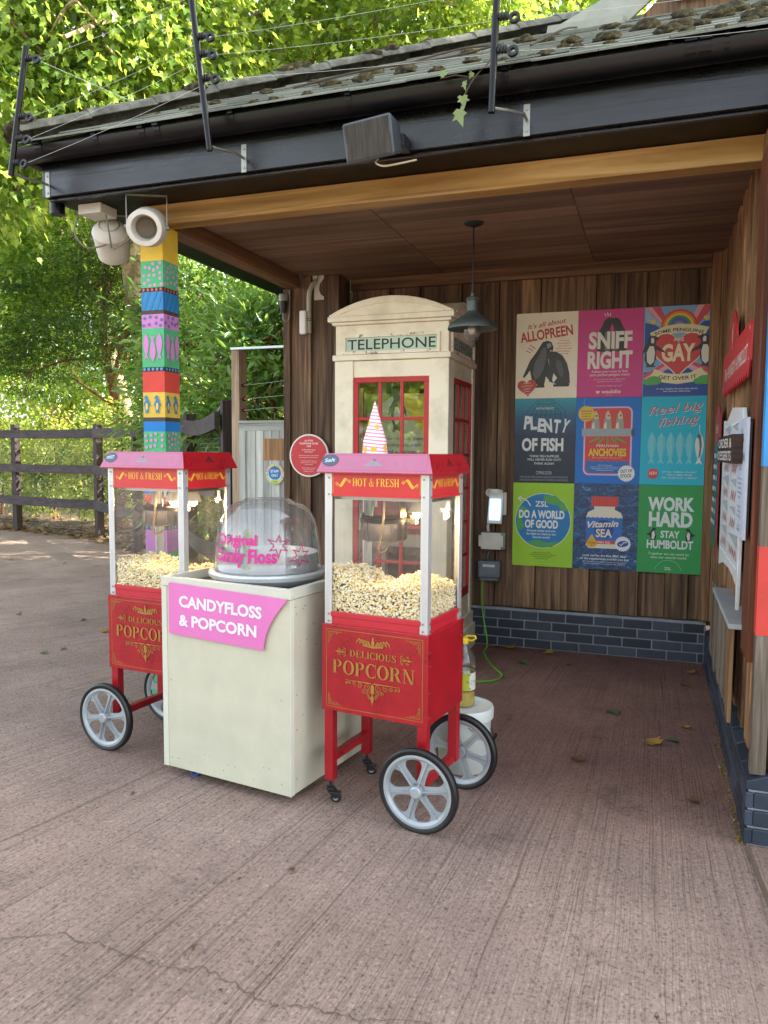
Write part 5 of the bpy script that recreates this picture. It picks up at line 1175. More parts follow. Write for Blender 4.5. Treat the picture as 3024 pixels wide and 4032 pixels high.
A.build("screen", cr, frameM((-.003, -.0775 + .021, 0), (1, .0, 0), Vector((0, .045, .26)).normalized()))
jb = empty("junction_box", (-1.27, 6.44, .908), 0, "pale grey junction box under the card terminal on the back wall", "junction box", "electrical boxes on the back wall")
MB().box((-.105, -.07, -.07), (.105, .0, .072)).build("box_body", paint('#7e857e', .5), jb, bevel=.008); m = MB(); m.prism([(-.118, -.048), (-.095, -.048), (-.095, -.07), (.07, -.07), (.07, -.048), (.09, -.048), (.09, .048), (.07, .048), (.07, .07), (-.095, .07), (-.095, .048), (-.118, .048)][::-1], .012, front(0, -.071, 0)); m.build("box_lid", M_offw, jb, bevel=.003)
m = MB(); m.tube([(-.045, -.03, .075), (-.05, -.035, .12), (-.04, -.03, .145)], .013, 10); m.build("conduit", M_offw, jb, smooth=True)
sb = empty("socket_box", (-1.296, 6.44, .655), 0, "dark grey weatherproof socket box below the pale junction box, green lead leaving it", "socket box", "electrical boxes on the back wall")
m = MB(); m.box((-.095, -.085, -.06), (.095, 0, .085)); m.build("socket_lid", paint('#5c676d', .45), sb, bevel=.014, seg=3); MB().box((-.08, -.075, -.085), (.078, 0, -.061)).build("socket_base", paint('#566068', .45), sb, bevel=.004)
m = MB(); m.box((-.078, -.088, -.03), (.072, -.0852, .068)); m.build("lid_panel", paint('#626d73', .45), sb, bevel=.006); A = Art(.0005); A.rect(-.05, .035, .05, .055, '#c9ccc9'); A.text("HUMBOLDT", 0, .041, .009, '#4a5054'); A.build("tape_label", sb, front(0, -.0885, 0)); MB().tube([(-.02, -.03, .085), (-.022, -.035, .12), (-.005, -.03, .165)], .009, 8).build("conduit", paint('#5b6165', .5), sb, smooth=True)
cb_ = MB(); pts = [(-1.349, 6.38, .57), (-1.352, 6.375, .40), (-1.335, 6.37, .24), (-1.30, 6.34, .10), (-1.285, 6.28, .03), (-1.29, 6.2, .012), (-1.265, 6.1, .010), (-1.19, 5.90, .010), (-1.11, 5.73, .010), (-1.045, 5.62, .010), (-1.018, 5.55, .010), (-1.03, 5.44, .010), (-1.09, 5.375, .010), (-1.20, 5.33, .010), (-1.5, 5.26, .010), (-1.9, 5.1, .010)]
def smoothp(p, n=5):
    p = [Vector(q) for q in p]; o = []
    for i in range(len(p) - 1):
        a, b_, c_, d_ = p[max(i - 1, 0)], p[i], p[i + 1], p[min(i + 2, len(p) - 1)]
        for k in range(n):
            t = k / n; o.append(.5 * (2 * b_ + (c_ - a) * t + (2 * a - 5 * b_ + 4 * c_ - d_) * t * t + (3 * b_ - a - 3 * c_ + d_) * t ** 3))
    return o + [p[-1]]
cb_.tube(smoothp(pts), .0065, 8); tag(cb_.build("power_cable", paint('#5fae24', .4), None, smooth=True), "bright green power cable from the grey socket box down across the floor", "cable")
# round red plaque
pq = empty("round_plaque", (-2.862, 6.165, 1.61), 0, "round red plaque with white rim and small white text left of the telephone kiosk", "plaque")
MB().cyl((0, -.004, 0), (0, .012, 0), .187, n=56).build("plaque_disc", M_white, pq, bevel=.002)
A = Art(.0005); A.ell(0, 0, .174, .174, '#bb3238', 56); tw = '#dcc9c8'
A.lines(["K3-TYPE", "TELEPHONE KIOSK", "1929"], 0, .122, .015, .024, tw, bold=.03); A.lines(["By Giles Gilbert Scott,", "listed Grade II"], 0, .046, .010, .018, tw, bold=.02); A.lines(["The K3 was the third version of the telephone", "box to be designed by Sir Giles Gilbert Scott.", "", "Its cast concrete design replaced the", "previous cast iron K2 - and cost half", "the price to make.", "", "Although 12,000 were produced", "between 1929-1935, only", "a handful now survive."], 0, -.003, .0072, .0155, tw, bold=.015)
for x, y in ((0, .16), (0, -.16), (-.16, 0), (.16, 0)): A.ell(x, y, .006, .006, '#a8873a', 10)
A.build("plaque_text", pq, front(0, -.0045, 0))
# aerial bracket
ab = empty("aerial_bracket", (-2.79, 6.19, 3.0), 0, "white wall bracket with a bent pole at the top of the side wall", "bracket")
m = MB(); m.prism([(-.045, .15), (.06, .15), (.06, .125), (.02, .08), (.015, .03), (.03, -.01), (.06, -.03), (.06, -.055), (-.03, -.055), (-.03, .08), (-.045, .125)][::-1], .006, front(0, -.001, 0)); m.build("bracket_plate", M_offw, ab); m = MB(); m.tube(smoothp([(-.01, -.02, .10), (-.03, -.05, .06), (-.05, -.06, 0), (-.055, -.06, -.10), (-.055, -.06, -.34)], 4), .021, 14); m.build("pole", paint('#a9a894', .45), ab, smooth=True)
m = MB(); 
for z in (-.225, -.24): m.cyl((-.055, -.06, z), (-.055, -.06, z + .005), .024, n=16)
m.tube([(-.06, -.06, -.34), (-.085, -.06, -.365), (-.11, -.055, -.345)], .004, 6); m.tube([(.0, -.02, .1), (.02, -.03, .15), (.03, -.03, .2)], .004, 6); m.build("cable_ties", paint('#3a382c', .5), ab)
wb = MB(); wb.box((-.03, -.035, -.10), (.03, .0, .10)); w_ = wb.build("aerial_box", M_white, None, bevel=.012, seg=3); w_.location = (-2.885, 6.115, 2.745); tag(w_, "slim white wireless box strapped to the bent bracket pole", "aerial box")
ds = empty("light_sensor", (-3.09, 6.13, 2.9), 0, "small black sensor with grey dome cap on the side wall's outer edge", "sensor")
MB().lathe([(0, -.06), (.02, -.06), (.028, -.03), (.036, .01), (.036, .04)], 20).build("sensor_body", M_cast, ds, smooth=True); MB().lathe([(.038, .04), (.038, .05), (.04, .085), (.036, .10), (0, .105)], 20).build("sensor_cap", paint('#8a8d88', .4), ds, smooth=True); MB().tube(smoothp([(0, 0, -.06), (.0, .0, -.11), (.02, .01, -.13), (.04, .03, -.10), (.043, .035, .05), (.043, .035, .14)], 4), .006, 8).build("sensor_lead", paint('#8d8c80', .5), ds, smooth=True)
# pendant lamp
pn = empty("pendant_lamp", (-1.18, 5.106, 3.152), 0, "verdigris pendant lamp with wide brim shade hanging from the ceiling by the kiosk", "lamp")
M_ver = paint('#5c6562', .5, .4, .25)
MB().lathe([(0, -.022), (.03, -.022), (.062, -.008), (.066, 0)], 28).build("ceiling_rose", M_cast, pn, smooth=True); MB().cyl((0, 0, -.02), (0, 0, -.47), .0055, n=8).build("cord", M_cast, pn)
MB().lathe([(0, -.455), (.012, -.455), (.014, -.475), (.040, -.485), (.045, -.50), (.038, -.505), (.037, -.57), (.05, -.585), (.062, -.60), (.075, -.605), (.15, -.655), (.162, -.675), (.163, -.69), (.15, -.668), (.08, -.63), (.0, -.62)], 40).build("lamp_shade", M_ver, pn, smooth=True)
MB().lathe([(.05, -.63), (.057, -.68), (.056, -.71), (.042, -.75), (.02, -.768), (0, -.77)], 28).build("glass_globe", glassmat("globe_glass", (.88, .9, .88), .12, .03, .1), pn, smooth=True); MB().lathe([(.015, -.625), (.016, -.66), (.03, -.69), (.02, -.72), (0, -.728)], 18).build("bulb", paint('#b9b8a8', .3), pn, smooth=True)

# ------------------------------------------------------------------ speakers
def horn(loc, d, label, s=1.0):
    h = empty("horn_speaker", loc, 0, label, "speaker", "white horn speakers"); d = Vector(d).normalized(); q = d.to_track_quat('Z', 'Y').to_matrix().to_4x4()
    m = MB(); m.lathe([(0, -.115), (.06, -.115), (.085, -.10), (.112, -.07), (.116, -.06), (.112, -.05), (.108, .05), (.103, .118), (.100, .122), (.076, .122), (.074, .118), (.070, .06), (.055, .0), (.0, -.02)], 40, M=q); m.build("horn_body", M_offw, h, smooth=True)
    MB().lathe([(.0, .012), (.045, .016), (.062, .035)], 28, M=q).build("grille", paint('#6b6455', .6), h, smooth=True)
    m = MB(); m.lathe([(.058, -.1155), (.062, -.119), (.066, -.1155)], 28, M=q); s_ = q @ Vector((1, 0, 0)); s_.z = 0; s_.normalize()
    for t in (-1, 1):
        a = s_ * .118 * t; m.beam(a, a + Vector((0, 0, 3.178 - loc[2])), .004, .02, 0, upv=(s_.y, -s_.x, 0)); m.cyl(a - s_ * .01 * t, a + s_ * .012 * t, .014, n=10)
    m.beam(s_ * -.12 + Vector((0, 0, 3.172 - loc[2])), s_ * .12 + Vector((0, 0, 3.172 - loc[2])), .03, .005); m.build("bracket", M_galv, h); return h
horn((-2.935, 4.02, 2.985), (.42, -.80, -.28), "white horn speaker facing out, mouth open towards the camera, under the roof corner")
hb_ = horn((-3.40, 4.28, 3.015), (-.35, .62, -.55), "white horn speaker turned away showing its cabled back, under the roof corner")
m = MB(); m.tube(smoothp([(-3.46, 4.06, 3.14), (-3.50, 4.05, 3.02), (-3.46, 4.10, 2.93), (-3.38, 4.17, 2.95), (-3.34, 4.19, 2.98)], 5), .0055, 6); m.tube(smoothp([(-3.30, 4.10, 3.12), (-3.29, 4.12, 3.0), (-3.31, 4.16, 2.93), (-3.35, 4.19, 2.97)], 5), .0055, 6); m.tube(smoothp([(-3.05, 4.1, 3.0), (-3.16, 4.12, 2.95), (-3.30, 4.17, 2.92)], 5), .0055, 6); tag(m.build("speaker_cables", paint('#6f6e66', .5), None, smooth=True), "grey looping cables between the horn speakers and their white box", "cables")
m = MB(); m.box((-3.46, 4.04, 3.115), (-3.29, 4.20, 3.1765)); b_ = m.build("junction_box", M_offw, None, bevel=.006); tag(b_, "small white junction box under the soffit above the horn speakers", "junction box")
bs = empty("box_speaker", (-1.36, 3.75, 3.195), 0, "grey black box speaker on the fascia below the gutter", "speaker")
q = Matrix.Rotation(radians(-12), 4, 'Z') @ Matrix.Rotation(radians(14), 4, 'X') @ Matrix.Scale(1.1, 4)
m = MB(); F0 = [(-.125, -.09, -.09), (.115, -.09, -.09), (.135, -.09, .085), (-.14, -.09, .085)]; F1 = [(-.095, .06, -.06), (.09, .06, -.06), (.10, .06, .065), (-.105, .06, .065)]
F0 = [(-.135, -.085, -.085), (.125, -.085, -.085), (.125, -.085, .09), (-.135, -.085, .09)]; F1 = [(-.10, .06, -.06), (.09, .06, -.06), (.09, .06, .065), (-.10, .06, .065)]
m.add(F0 + F1, [(0, 1, 2, 3), (7, 6, 5, 4), (0, 4, 5, 1), (1, 5, 6, 2), (2, 6, 7, 3), (3, 7, 4, 0)]); m.build("speaker_body", paint('#3c444b', .45), bs, bevel=.014, seg=3, M=q)
gr = Art(); 
def grille_m():
    m, nt, b = newmat("speaker_grille"); n = noise_n(nt, coords(nt, (60, 1, 6)), 1, 4); r = ramp(nt, [(.35, '#26241f'), (.65, '#3d3a33')]); nt.links.new(n, r.inputs[0]); nt.links.new(r.outputs[0], b.inputs["Base Color"]); b.inputs["Roughness"].default_value = .8; return m
gp = [(-.120, -.072), (-.110, -.02), (-.116, .03), (-.122, .077), (.112, .077), (.104, .03), (.110, -.02), (.114, -.072)]; MB().prism(gp[::-1], .004, q @ front(0, -.0855, 0)).build("grille", grille_m(), bs)
m = MB(); m.box((.09, .02, -.03), (.13, .12, .03)); m.box((-.02, .055, -.02), (.02, .125, .02)); m.build("bracket", M_cast, bs); MB().tube(smoothp([(0, .0, -.085), (-.005, -.02, -.11), (.03, -.02, -.13), (.08, .02, -.115), (.17, .10, -.075)], 5), .005, 6).build("lead", paint('#b8ae90', .5), bs, smooth=True)

# ------------------------------------------------------------------ wire poles on the fascia
POLES = []
def wire_pole(px, base, top, plate_x, ins, label, yb=3.62):
    p = empty("wire_pole", (plate_x, 3.875, 3.25), 0, label, "wire pole", "black poles carrying wires above the gutter"); o = Vector((plate_x, 3.875, 3.25))
    m = MB(); m.box((-.016, -.004, -.075), (.016, 0, .075)); m.cyl((0, -.004, .05), (0, -.009, .05), .007, n=8); m.cyl((0, -.004, -.05), (0, -.009, -.05), .007, n=8); m.build("fixing_plate", M_galv, p, bevel=.001)
    b0 = Vector(base) - o; t0 = Vector(top) - o
    m = MB(); m.tube([(0, -.004, 0), (-.0, -.09, -.004), Vector((b0.x * .55, -.17, -.012)), b0 + Vector((0, 0, .02))], .008, 8); m.build("arm", M_galv, p, smooth=True)
    MB().tube([b0, t0], .0165, 12).build("pole", M_pipe, p, smooth=True); d = (t0 - b0); out = []
    for f in ins:
        c = b0 + d * f; m = MB(); m.cyl(c + Vector((.01, 0, 0)), c + Vector((.075, .0, -.012)), .010, n=8); e_ = c + Vector((.085, 0, -.014))
        for k in range(3): m.cyl(c + Vector((.02 + k * .014, 0, 0)), c + Vector((.027 + k * .014, 0, -.001)), .018, n=12)
        m.lathe([(.013, -.008), (.026, -.008), (.026, .008), (.013, .008)], 16, M=Matrix.Translation(e_) @ Matrix.Rotation(radians(80), 4, 'X'), close=True); m.build("insulator", M_cast, p, smooth=True); out.append(o + e_)
    POLES.append(out)
wire_pole(0, (-3.571, 3.62, 3.223), (-3.432, 3.62, 3.92), -3.538, (.10, .29, .46, .90), "leaning black wire pole at the left roof corner")
wire_pole(0, (-2.247, 3.62, 3.208), (-2.39, 3.62, 4.32), -2.189, (.33, .44, .52, .73), "black wire pole above the horn speakers, tilted left")
wire_pole(0, (-.762, 3.62, 3.20), (-.735, 3.62, 4.1), -.642, (.30, .46, .62, .78), "black wire pole right of the box speaker")
rp_ = empty("wire_pole", (-3.62, 5.2, 3.42), 0, "short upright black pole behind the left roof corner", "wire pole", "black poles carrying wires above the gutter"); MB().cyl((0, 0, -.2), (0, 0, .85), .0165, n=12).build("pole", M_pipe, rp_, smooth=True)
m = MB(); m.cyl((.01, 0, .74), (.07, 0, .735), .010, n=8); m.lathe([(.013, -.008), (.026, -.008), (.026, .008), (.013, .008)], 16, M=Matrix.Translation((.085, 0, .73)) @ Matrix.Rotation(radians(80), 4, 'X'), close=True); m.build("insulator", M_cast, rp_)
M_wire = paint('#b9bdb4', .4, .3, 0)
for k in range(4):
    w_ = MB(); a, b_, c_ = POLES[0][k], POLES[1][k], POLES[2][k]; pts = []
    for p0, p1 in ((a, b_), (b_, c_), (c_, c_ + (c_ - b_) * .8)):
        for t in range(9): q_ = p0.lerp(p1, t / 9); pts.append(q_ - Vector((0, 0, .05 * t / 9 * (1 - t / 9))))
    w_.tube(pts, .0008, 4); tag(w_.build("fence_wire", M_wire, None), ["lowest thin wire strung between the roof poles", "second thin wire up between the roof poles", "third thin wire up between the roof poles", "topmost thin wire strung between the roof poles"][k], "wire", "thin wires above the roof edge")
w_ = MB(); w_.tube([POLES[0][3], (-3.535, 5.2, 4.15), (-3.3, 6.6, 4.2)], .001, 4); tag(w_.build("fence_wire", M_wire, None), "thin wire running back from the left corner pole to the upright pole", "wire", "thin wires above the roof edge")

# ------------------------------------------------------------------ serving side on the right
rs = empty("shop_sign", (.40, 4.7, 2.15), radians(-90), "red sign with a jagged lower edge and round top lug on the serving wall", "sign")
def yx(y): return 4.7 - y      # local x to the right as seen from the room
P = [(-.78, -.12), (-.78, .09), (-.74, .115), (-.42, .115)] + [(-.17 + .25 * cos(a), .115 + .19 * sin(a)) for a in [pi - k * pi / 12 for k in range(13)]] + [(.5, .115), (.76, .115), (.78, .09), (.78, -.07), (.74, -.10)]
z_ = []; n = 14
for k in range(n): z_ += [(.74 - 1.5 * (k + .5) / n, -.145), (.74 - 1.5 * (k + 1) / n, -.11)]
MB().prism((P + z_)[::-1], .008, front(0, -.0005, 0)).build("sign_board", paint('#b8262c', .4), rs)
A = Art(.0005); A.text("The HUNGRY HUMBOLDT", .02, -.055, .075, '#ddc9c0', 1.28, bold=.01); fishp(A, -.17, .17, .16, '#ddc9c0')
for x, y in ((-.74, .06), (.74, .08), (-.74, -.09), (.74, -.06)): A.ell(x, y, .009, .009, '#d8d5d0', 12)
A.build("sign_print", rs, front(0, -.009, 0))
mn = empty("menu_board", (.40, 5.78, 1.5), radians(-90), "tall narrow menu board with red arched top and blue green body on the serving wall", "menu board")
MB().prism([(-.22, .30), (-.20, .40), (-.12, .46), (0, .48), (.12, .46), (.20, .40), (.22, .30), (.22, -.5), (-.22, -.5)][::1], .008, front(0, -.0005, 0)).build("board", paint('#a82730', .45), mn)
A = Art(.0005); A.rect(-.205, -.47, .205, .22, '#27545f'); A.text("MENU", 0, .29, .06, '#d8cfc8', .24); A.rect(-.205, -.5, .205, -.40, '#1d5a3a')
for k in range(7): A.rect(-.17, .12 - k * .075, .02, .15 - k * .075, '#c9d2d0'); A.rect(.09, .12 - k * .075, .16, .15 - k * .075, '#c9d2d0')
A.build("print", mn, front(0, -.009, 0))
hs = empty("serving_hatch", (.40, 4.46, .83), radians(-90), "white serving hatch surround with grey triangles and red zigzags above a grey shelf", "serving hatch")
HX = [(5.10, 1.80), (5.10, 1.848), (4.867, 1.838), (4.575, 1.898), (4.036, 1.869), (3.985, 1.82), (3.985, 1.02), (4.01, .90), (4.043, 1.014), (4.183, 1.033), (4.421, 1.045), (4.684, 1.034), (4.824, 1.025), (5.075, .979), (5.10, 1.02)]
m = MB(); m.prism([(4.46 - y, z - .83) for y, z in HX], .018, front(0, -.002, 0)); m.build("surround", paint('#c9cdd0', .45), hs, bevel=.003)
A = Art(.0005)
for y0, y1 in ((5.02, 4.62), (4.55, 4.03)):
    x0, x1 = 4.46 - y0, 4.46 - y1; A.frame(x0, .26, x1, .98, .012, '#e2e5e8'); A.z -= A.step
    for r_ in range(5):
        z0 = .30 + r_ * .14; A.poly([(x0 + .04, z0 + .10), (x1 - .03, z0 + .125), (x1 - .03, z0 + .06)], '#98a1aa'); A.z -= A.step
        A.polys(spol([(x0 + .10 + k * (x1 - x0 - .14) / 8, z0 + (.05 if k % 2 else 0)) for k in range(9)], .016), '#b23a38'); A.z -= A.step
    A.up()
A.build("hatch_print", hs, front(0, -.0205, 0))
m = MB(); m.box((-.50, -.055, .0), (.56, .10, .025)); m.build("shelf", paint('#9da2a4', .5), hs, bevel=.004)
m = MB(); m.box((-.24, -.075, .775), (.62, -.022, .91)); m.build("sign_beam", wood("dark_sign_wood", '#221712', '#3b2a22', '#4d392e', 1), hs, bevel=.003); A = Art(.0006); A.text("ORDER &", .19, .85, .045, '#cfcac2', .76, bold=.012); A.text("DESSERTS", .19, .788, .045, '#cfcac2', .76, bold=.012); A.build("sign_words", hs, front(0, -.0753, 0))
for k in range(9):
    a = -.98 + k * .155; MB().box((a, -.03 + .006 * (k % 2), -.47 - .015 * (k % 3)), (a + .14, -.012, -.003)).build("front_board", M_grey if k < 7 else M_wallw, hs, bevel=.003)
nt_ = empty("notice_board", (.40, 3.905, 1.54), radians(-90), "pale blue white printed notice with black text on the serving wall nearest the corner", "notice")
MB().box((-.19, -.03, -.27), (.19, -.018, .27)).build("board", paint('#bcc6d6', .4), nt_); m = MB(); m.box((-.17, -.018, -.25), (.17, -.006, .25)); m.build("backing", M_cast, nt_)
A = Art(.0005); A.text("W", 0, .20, .025, '#3a4048'); A.text("NOTICE BOARD", 0, .165, .014, '#3a4048', .2); A.text("NOTICE OF CLOSURE", 0, .085, .026, '#22262c', .30, bold=.01); A.rect(-.15, .078, .15, .081, '#22262c')
A.lines(["Dear visitors,", "", "We are sorry to say that", "this kiosk will be closed", "for the rest of the day", "while our team looks after", "the penguins.", "", "Please visit our other", "kiosks around the zoo", "for drinks and snacks.", "", "Thank you,"], 0, .035, .012, .0215, '#3a4048'); A.text("The team", 0, -.245, .02, '#3a4048', shear=.3); A.build("notice_text", nt_, front(0, -.0305, 0))

# ------------------------------------------------------------------ gate beside the shelter
gp_ = empty("gate_post", (-3.755, 6.52, 0), 0, "tall square weathered timber post between the fence and the pale gate", "post")
m = MB().box((-.042, -.07, 0), (.042, .07, 2.59)); m.build("post", M_gpost, gp_, bevel=.004)
for z in (2.265, 2.135, 2.03): m = MB(); m.cyl((.042, -.02, z), (.085, -.02, z), .010, n=8); m.cyl((.06, -.02, z), (.072, -.02, z), .018, n=12); m.cyl((.073, -.02, z), (.088, -.02, z), .012, n=12, mi=1); m.build("insulator", [M_cast, paint('#c25a3a', .4)], gp_)
m = MB(); m.box((-3.80, 6.44, 2.592), (-3.112, 6.50, 2.612)); tag(m.build("top_bar", paint('#b9c4c2', .35, .5), None), "flat pale metal bar from the tall timber post to the shelter, above the gate", "metal bar")
for k, z in enumerate((2.265, 2.135, 2.03)): w_ = MB(); w_.tube([(-3.67, 6.50, z), (-3.4, 6.5, z + .02), (-3.10, 6.5, z + .055 - .02 * k)], .0018, 5); tag(w_.build("fence_wire", M_wire, None), ["highest wire above the pale gate", "middle wire above the pale gate", "lowest wire above the pale gate"][k], "wire", "thin wires above the gate")
gt = empty("timber_gate", (-3.41, 6.45, 0), 0, "pale silvered board gate between the tall timber post and the shelter", "gate")
m = MB(); x = -.30
for k, w__ in enumerate((.075, .09, .085, .085, .085, .085, .075)): m.box((x, .0, .1), (x + w__ - .004, .02, 1.86)); x += w__
m.build("boards", M_gate, gt, bevel=.002)
m = MB(); m.box((-.305, -.006, 1.835), (.29, .024, 1.905)); m.box((-.312, -.014, 1.907), (.295, .03, 1.93)); m.build("top_rail", M_gateh, gt, bevel=.003)
m = MB(); m.box((-.308, -.008, .1), (-.24, -.001, 1.834)); m.build("stile", M_gate, gt, bevel=.002); m = MB(); m.box((-.055, -.0025, 1.56), (.178, -.0005, 1.762)); m.build("bare_patch", wood("bare_patch_wood", '#7d5a3a', '#a57f58', '#bb956c', 2), gt)
ss = empty("staff_sign", (-3.338, 6.437, 1.432), 0, "round staff only sign with multicoloured rim on the pale gate", "sign")
MB().cyl((0, .0, 0), (0, .006, 0), .095, n=40).build("disc", M_white, ss); A = Art(.0005); rd = random.Random(2)
for k in range(30):
    a0, a1 = 2 * pi * k / 30 + .03, 2 * pi * (k + 1) / 30 - .03; A.poly([(.095 * cos(a0), .095 * sin(a0)), (.095 * cos(a1), .095 * sin(a1)), (.068 * cos(a1), .068 * sin(a1)), (.068 * cos(a0), .068 * sin(a0))], rd.choice(['#c9b23c', '#7aa84a', '#c97a9c', '#c9683c', '#8fc0a8', '#b0c860', '#d0a868'])); A.z -= A.step
A.ell(0, .01, .064, .064, '#1f6fb0', 36); A.ell(0, -.07, .034, .024, '#a8c45a', 20); A.text("STAFF", 0, .016, .024, '#e0e6ea', .086, bold=.02); A.text("ONLY", 0, -.022, .024, '#e0e6ea', .068, bold=.02); A.text("zoo", 0, -.075, .014, '#4f7a3a'); A.build("print", ss, front(0, -.0005, 0))

# ------------------------------------------------------------------ fence
fe = empty("timber_fence", (-9.73, 11.74, 0), 0, "dark brown three rail timber fence with wire mesh, curving round the yard", "fence"); O_ = Vector((-9.73, 11.74, 0))
FQ = [Vector((x, y, 0)) for x, y in [(-17.0, 13.3)] + FP]
for i, q_ in enumerate(FQ):
    d = (FQ[min(i + 1, len(FQ) - 1)] - FQ[max(i - 1, 0)]).normalized(); n_ = Vector((d.y, -d.x, 0)); h_ = (2.10, 2.12, 2.14, 2.12, 2.10, 2.10, 2.15)[i]
    if i == 6: q_ = q_ + Vector((.0, .05, 0))
    m = MB(); m.beam(q_ - O_, q_ - O_ + Vector((0, 0, h_)), .13, .13, upv=n_); m.build("post", M_fencev, fe, bevel=.006)
for i in range(len(FQ) - 1):
    a, b_ = FQ[i], FQ[i + 1]; d = (b_ - a).normalized(); n_ = Vector((d.y, -d.x, 0)) * .088
    for k, (z0, z1) in enumerate(((1.865, 2.03), (1.20, 1.36), (.55, .72))):
        if i == len(FQ) - 2: zz0, zz1 = z0 - .08, z1 - .08
        else: zz0, zz1 = z0, z1
        m = MB(); P0, P1 = a - O_ + n_, b_ - O_ + n_ ; s_ = []
        for t in range(6):
            c_ = P0.lerp(P1, t / 5) - Vector((0, 0, (.05 if i >= 4 else .012) * sin(pi * t / 5))); s_.append((c_, n_.normalized()))
        V = []
        for c_, nn in s_: V += [c_ + nn * .02 + Vector((0, 0, z0)), c_ + nn * .02 + Vector((0, 0, z1)), c_ - nn * .02 + Vector((0, 0, z1)), c_ - nn * .02 + Vector((0, 0, z0))]
        m.add(V, [(t * 4 + j, (t + 1) * 4 + j, (t + 1) * 4 + (j + 1) % 4, t * 4 + (j + 1) % 4) for t in range(5) for j in range(4)] + [(0, 1, 2, 3), (20, 21, 22, 23)]); m.build("rail", M_fence, fe)
m = MB()
for i in range(len(FQ) - 1):
    a, b_ = FQ[i] - O_, FQ[i + 1] - O_; L = (b_ - a).length; d = (b_ - a) / L; n_ = Vector((d.y, -d.x, 0)) * -.07; k = 0
    while k * .05 < L: p_ = a + d * k * .05 + n_; m.add([p_ + d * -.0012 + Vector((0, 0, .02)), p_ + d * .0012 + Vector((0, 0, .02)), p_ + d * .0012 + Vector((0, 0, 1.9)), p_ + d * -.0012 + Vector((0, 0, 1.9))], [(0, 1, 2, 3)]); k += 1
    for k in range(38): z = .03 + k * .05; m.add([a + n_ + Vector((0, 0, z)), b_ + n_ + Vector((0, 0, z)), b_ + n_ + Vector((0, 0, z + .0024)), a + n_ + Vector((0, 0, z + .0024))], [(0, 1, 2, 3)])
m.build("wire_mesh", paint('#8d938b', .5, .3, 0), fe)
# white railing and board far behind the fence
wr = empty("white_railing", (-16.2, 17.7, 0), 0, "white post and rail railing glimpsed through the fence", "railing"); d = Vector((.943, .332, 0))
for k in range(6): MB().beam(d * (-1.5 + k * .55), d * (-1.5 + k * .55) + Vector((0, 0, 1.75 if k % 2 else 1.55)), .08, .05).build("post", M_white, wr)
for z in (.35, 1.5): MB().beam(d * -1.5 + Vector((0, .06, z)), d * 1.25 + Vector((0, .06, z)), .06, .06).build("rail", M_white, wr)
m = MB(); m.beam((-16.7, 17.35, 1.15), (-16.2, 17.53, 1.15), .03, .55); tag(m.build("white_board", M_white, None), "small white board beside the white railing behind the fence", "board")
bpy.data.objects["white_board"].location.z = 0

# ------------------------------------------------------------------ trees and shrubs
RG = np.random.default_rng(11)
LOBED = ([(0, 0), (.20, -.12), (.48, .08), (.33, .22), (.56, .50), (.27, .50), (0, 1.0)], .22)
LANCE = ([(0, 0), (.13, .25), (.15, .55), (.07, .85), (0, 1.0)], .10)
OVAL = ([(0, 0), (.24, .28), (.24, .62), (0, 1.0)], .12)
NEEDLE = ([(0, 0), (.10, .3), (.10, .7), (0, 1.0)], .02)
def norm(a): return a / np.maximum(np.linalg.norm(a, axis=1, keepdims=True), 1e-9)
def leaf_mesh(name, pos, mid, nor, size, tmpl, mat, parent=None):
    half, fold = tmpl; h = np.array(half); k = len(h); N = len(pos)
    mid = norm(mid); side = norm(np.cross(mid, nor)); nr = np.cross(side, mid)
    L = np.concatenate([h, h[1:-1][::-1] * [-1, 1]])          # outline: right half up to the tip, left half back down
    m = len(L)
    droop = -.22 * L[:, 1] ** 2
    z = fold * np.abs(L[:, 0]) + droop
    V = pos[:, None, :] + size[:, None, None] * (L[None, :, 0, None] * side[:, None, :] + L[None, :, 1, None] * mid[:, None, :] + z[None, :, None] * nr[:, None, :])
    right = list(range(k)); left = [0] + [k - 1] + list(range(k, m))
    base = (np.arange(N) * m)[:, None]
    loops = np.concatenate([base + np.array(right)[None], base + np.array(left)[None]], axis=1).ravel()
    lens = np.tile([len(right), len(left)], N); starts = np.concatenate([[0], np.cumsum(lens)[:-1]])
    me = bpy.data.meshes.new(name); me.vertices.add(N * m); me.loops.add(len(loops)); me.polygons.add(2 * N)
    me.vertices.foreach_set("co", V.astype(np.float32).ravel()); me.loops.foreach_set("vertex_index", loops.astype(np.int32))
    me.polygons.foreach_set("loop_start", starts.astype(np.int32)); me.update(calc_edges=True); me.materials.append(mat)
    o = bpy.data.objects.new(name, me); COL.objects.link(o)
    if parent: o.parent = parent
    return o
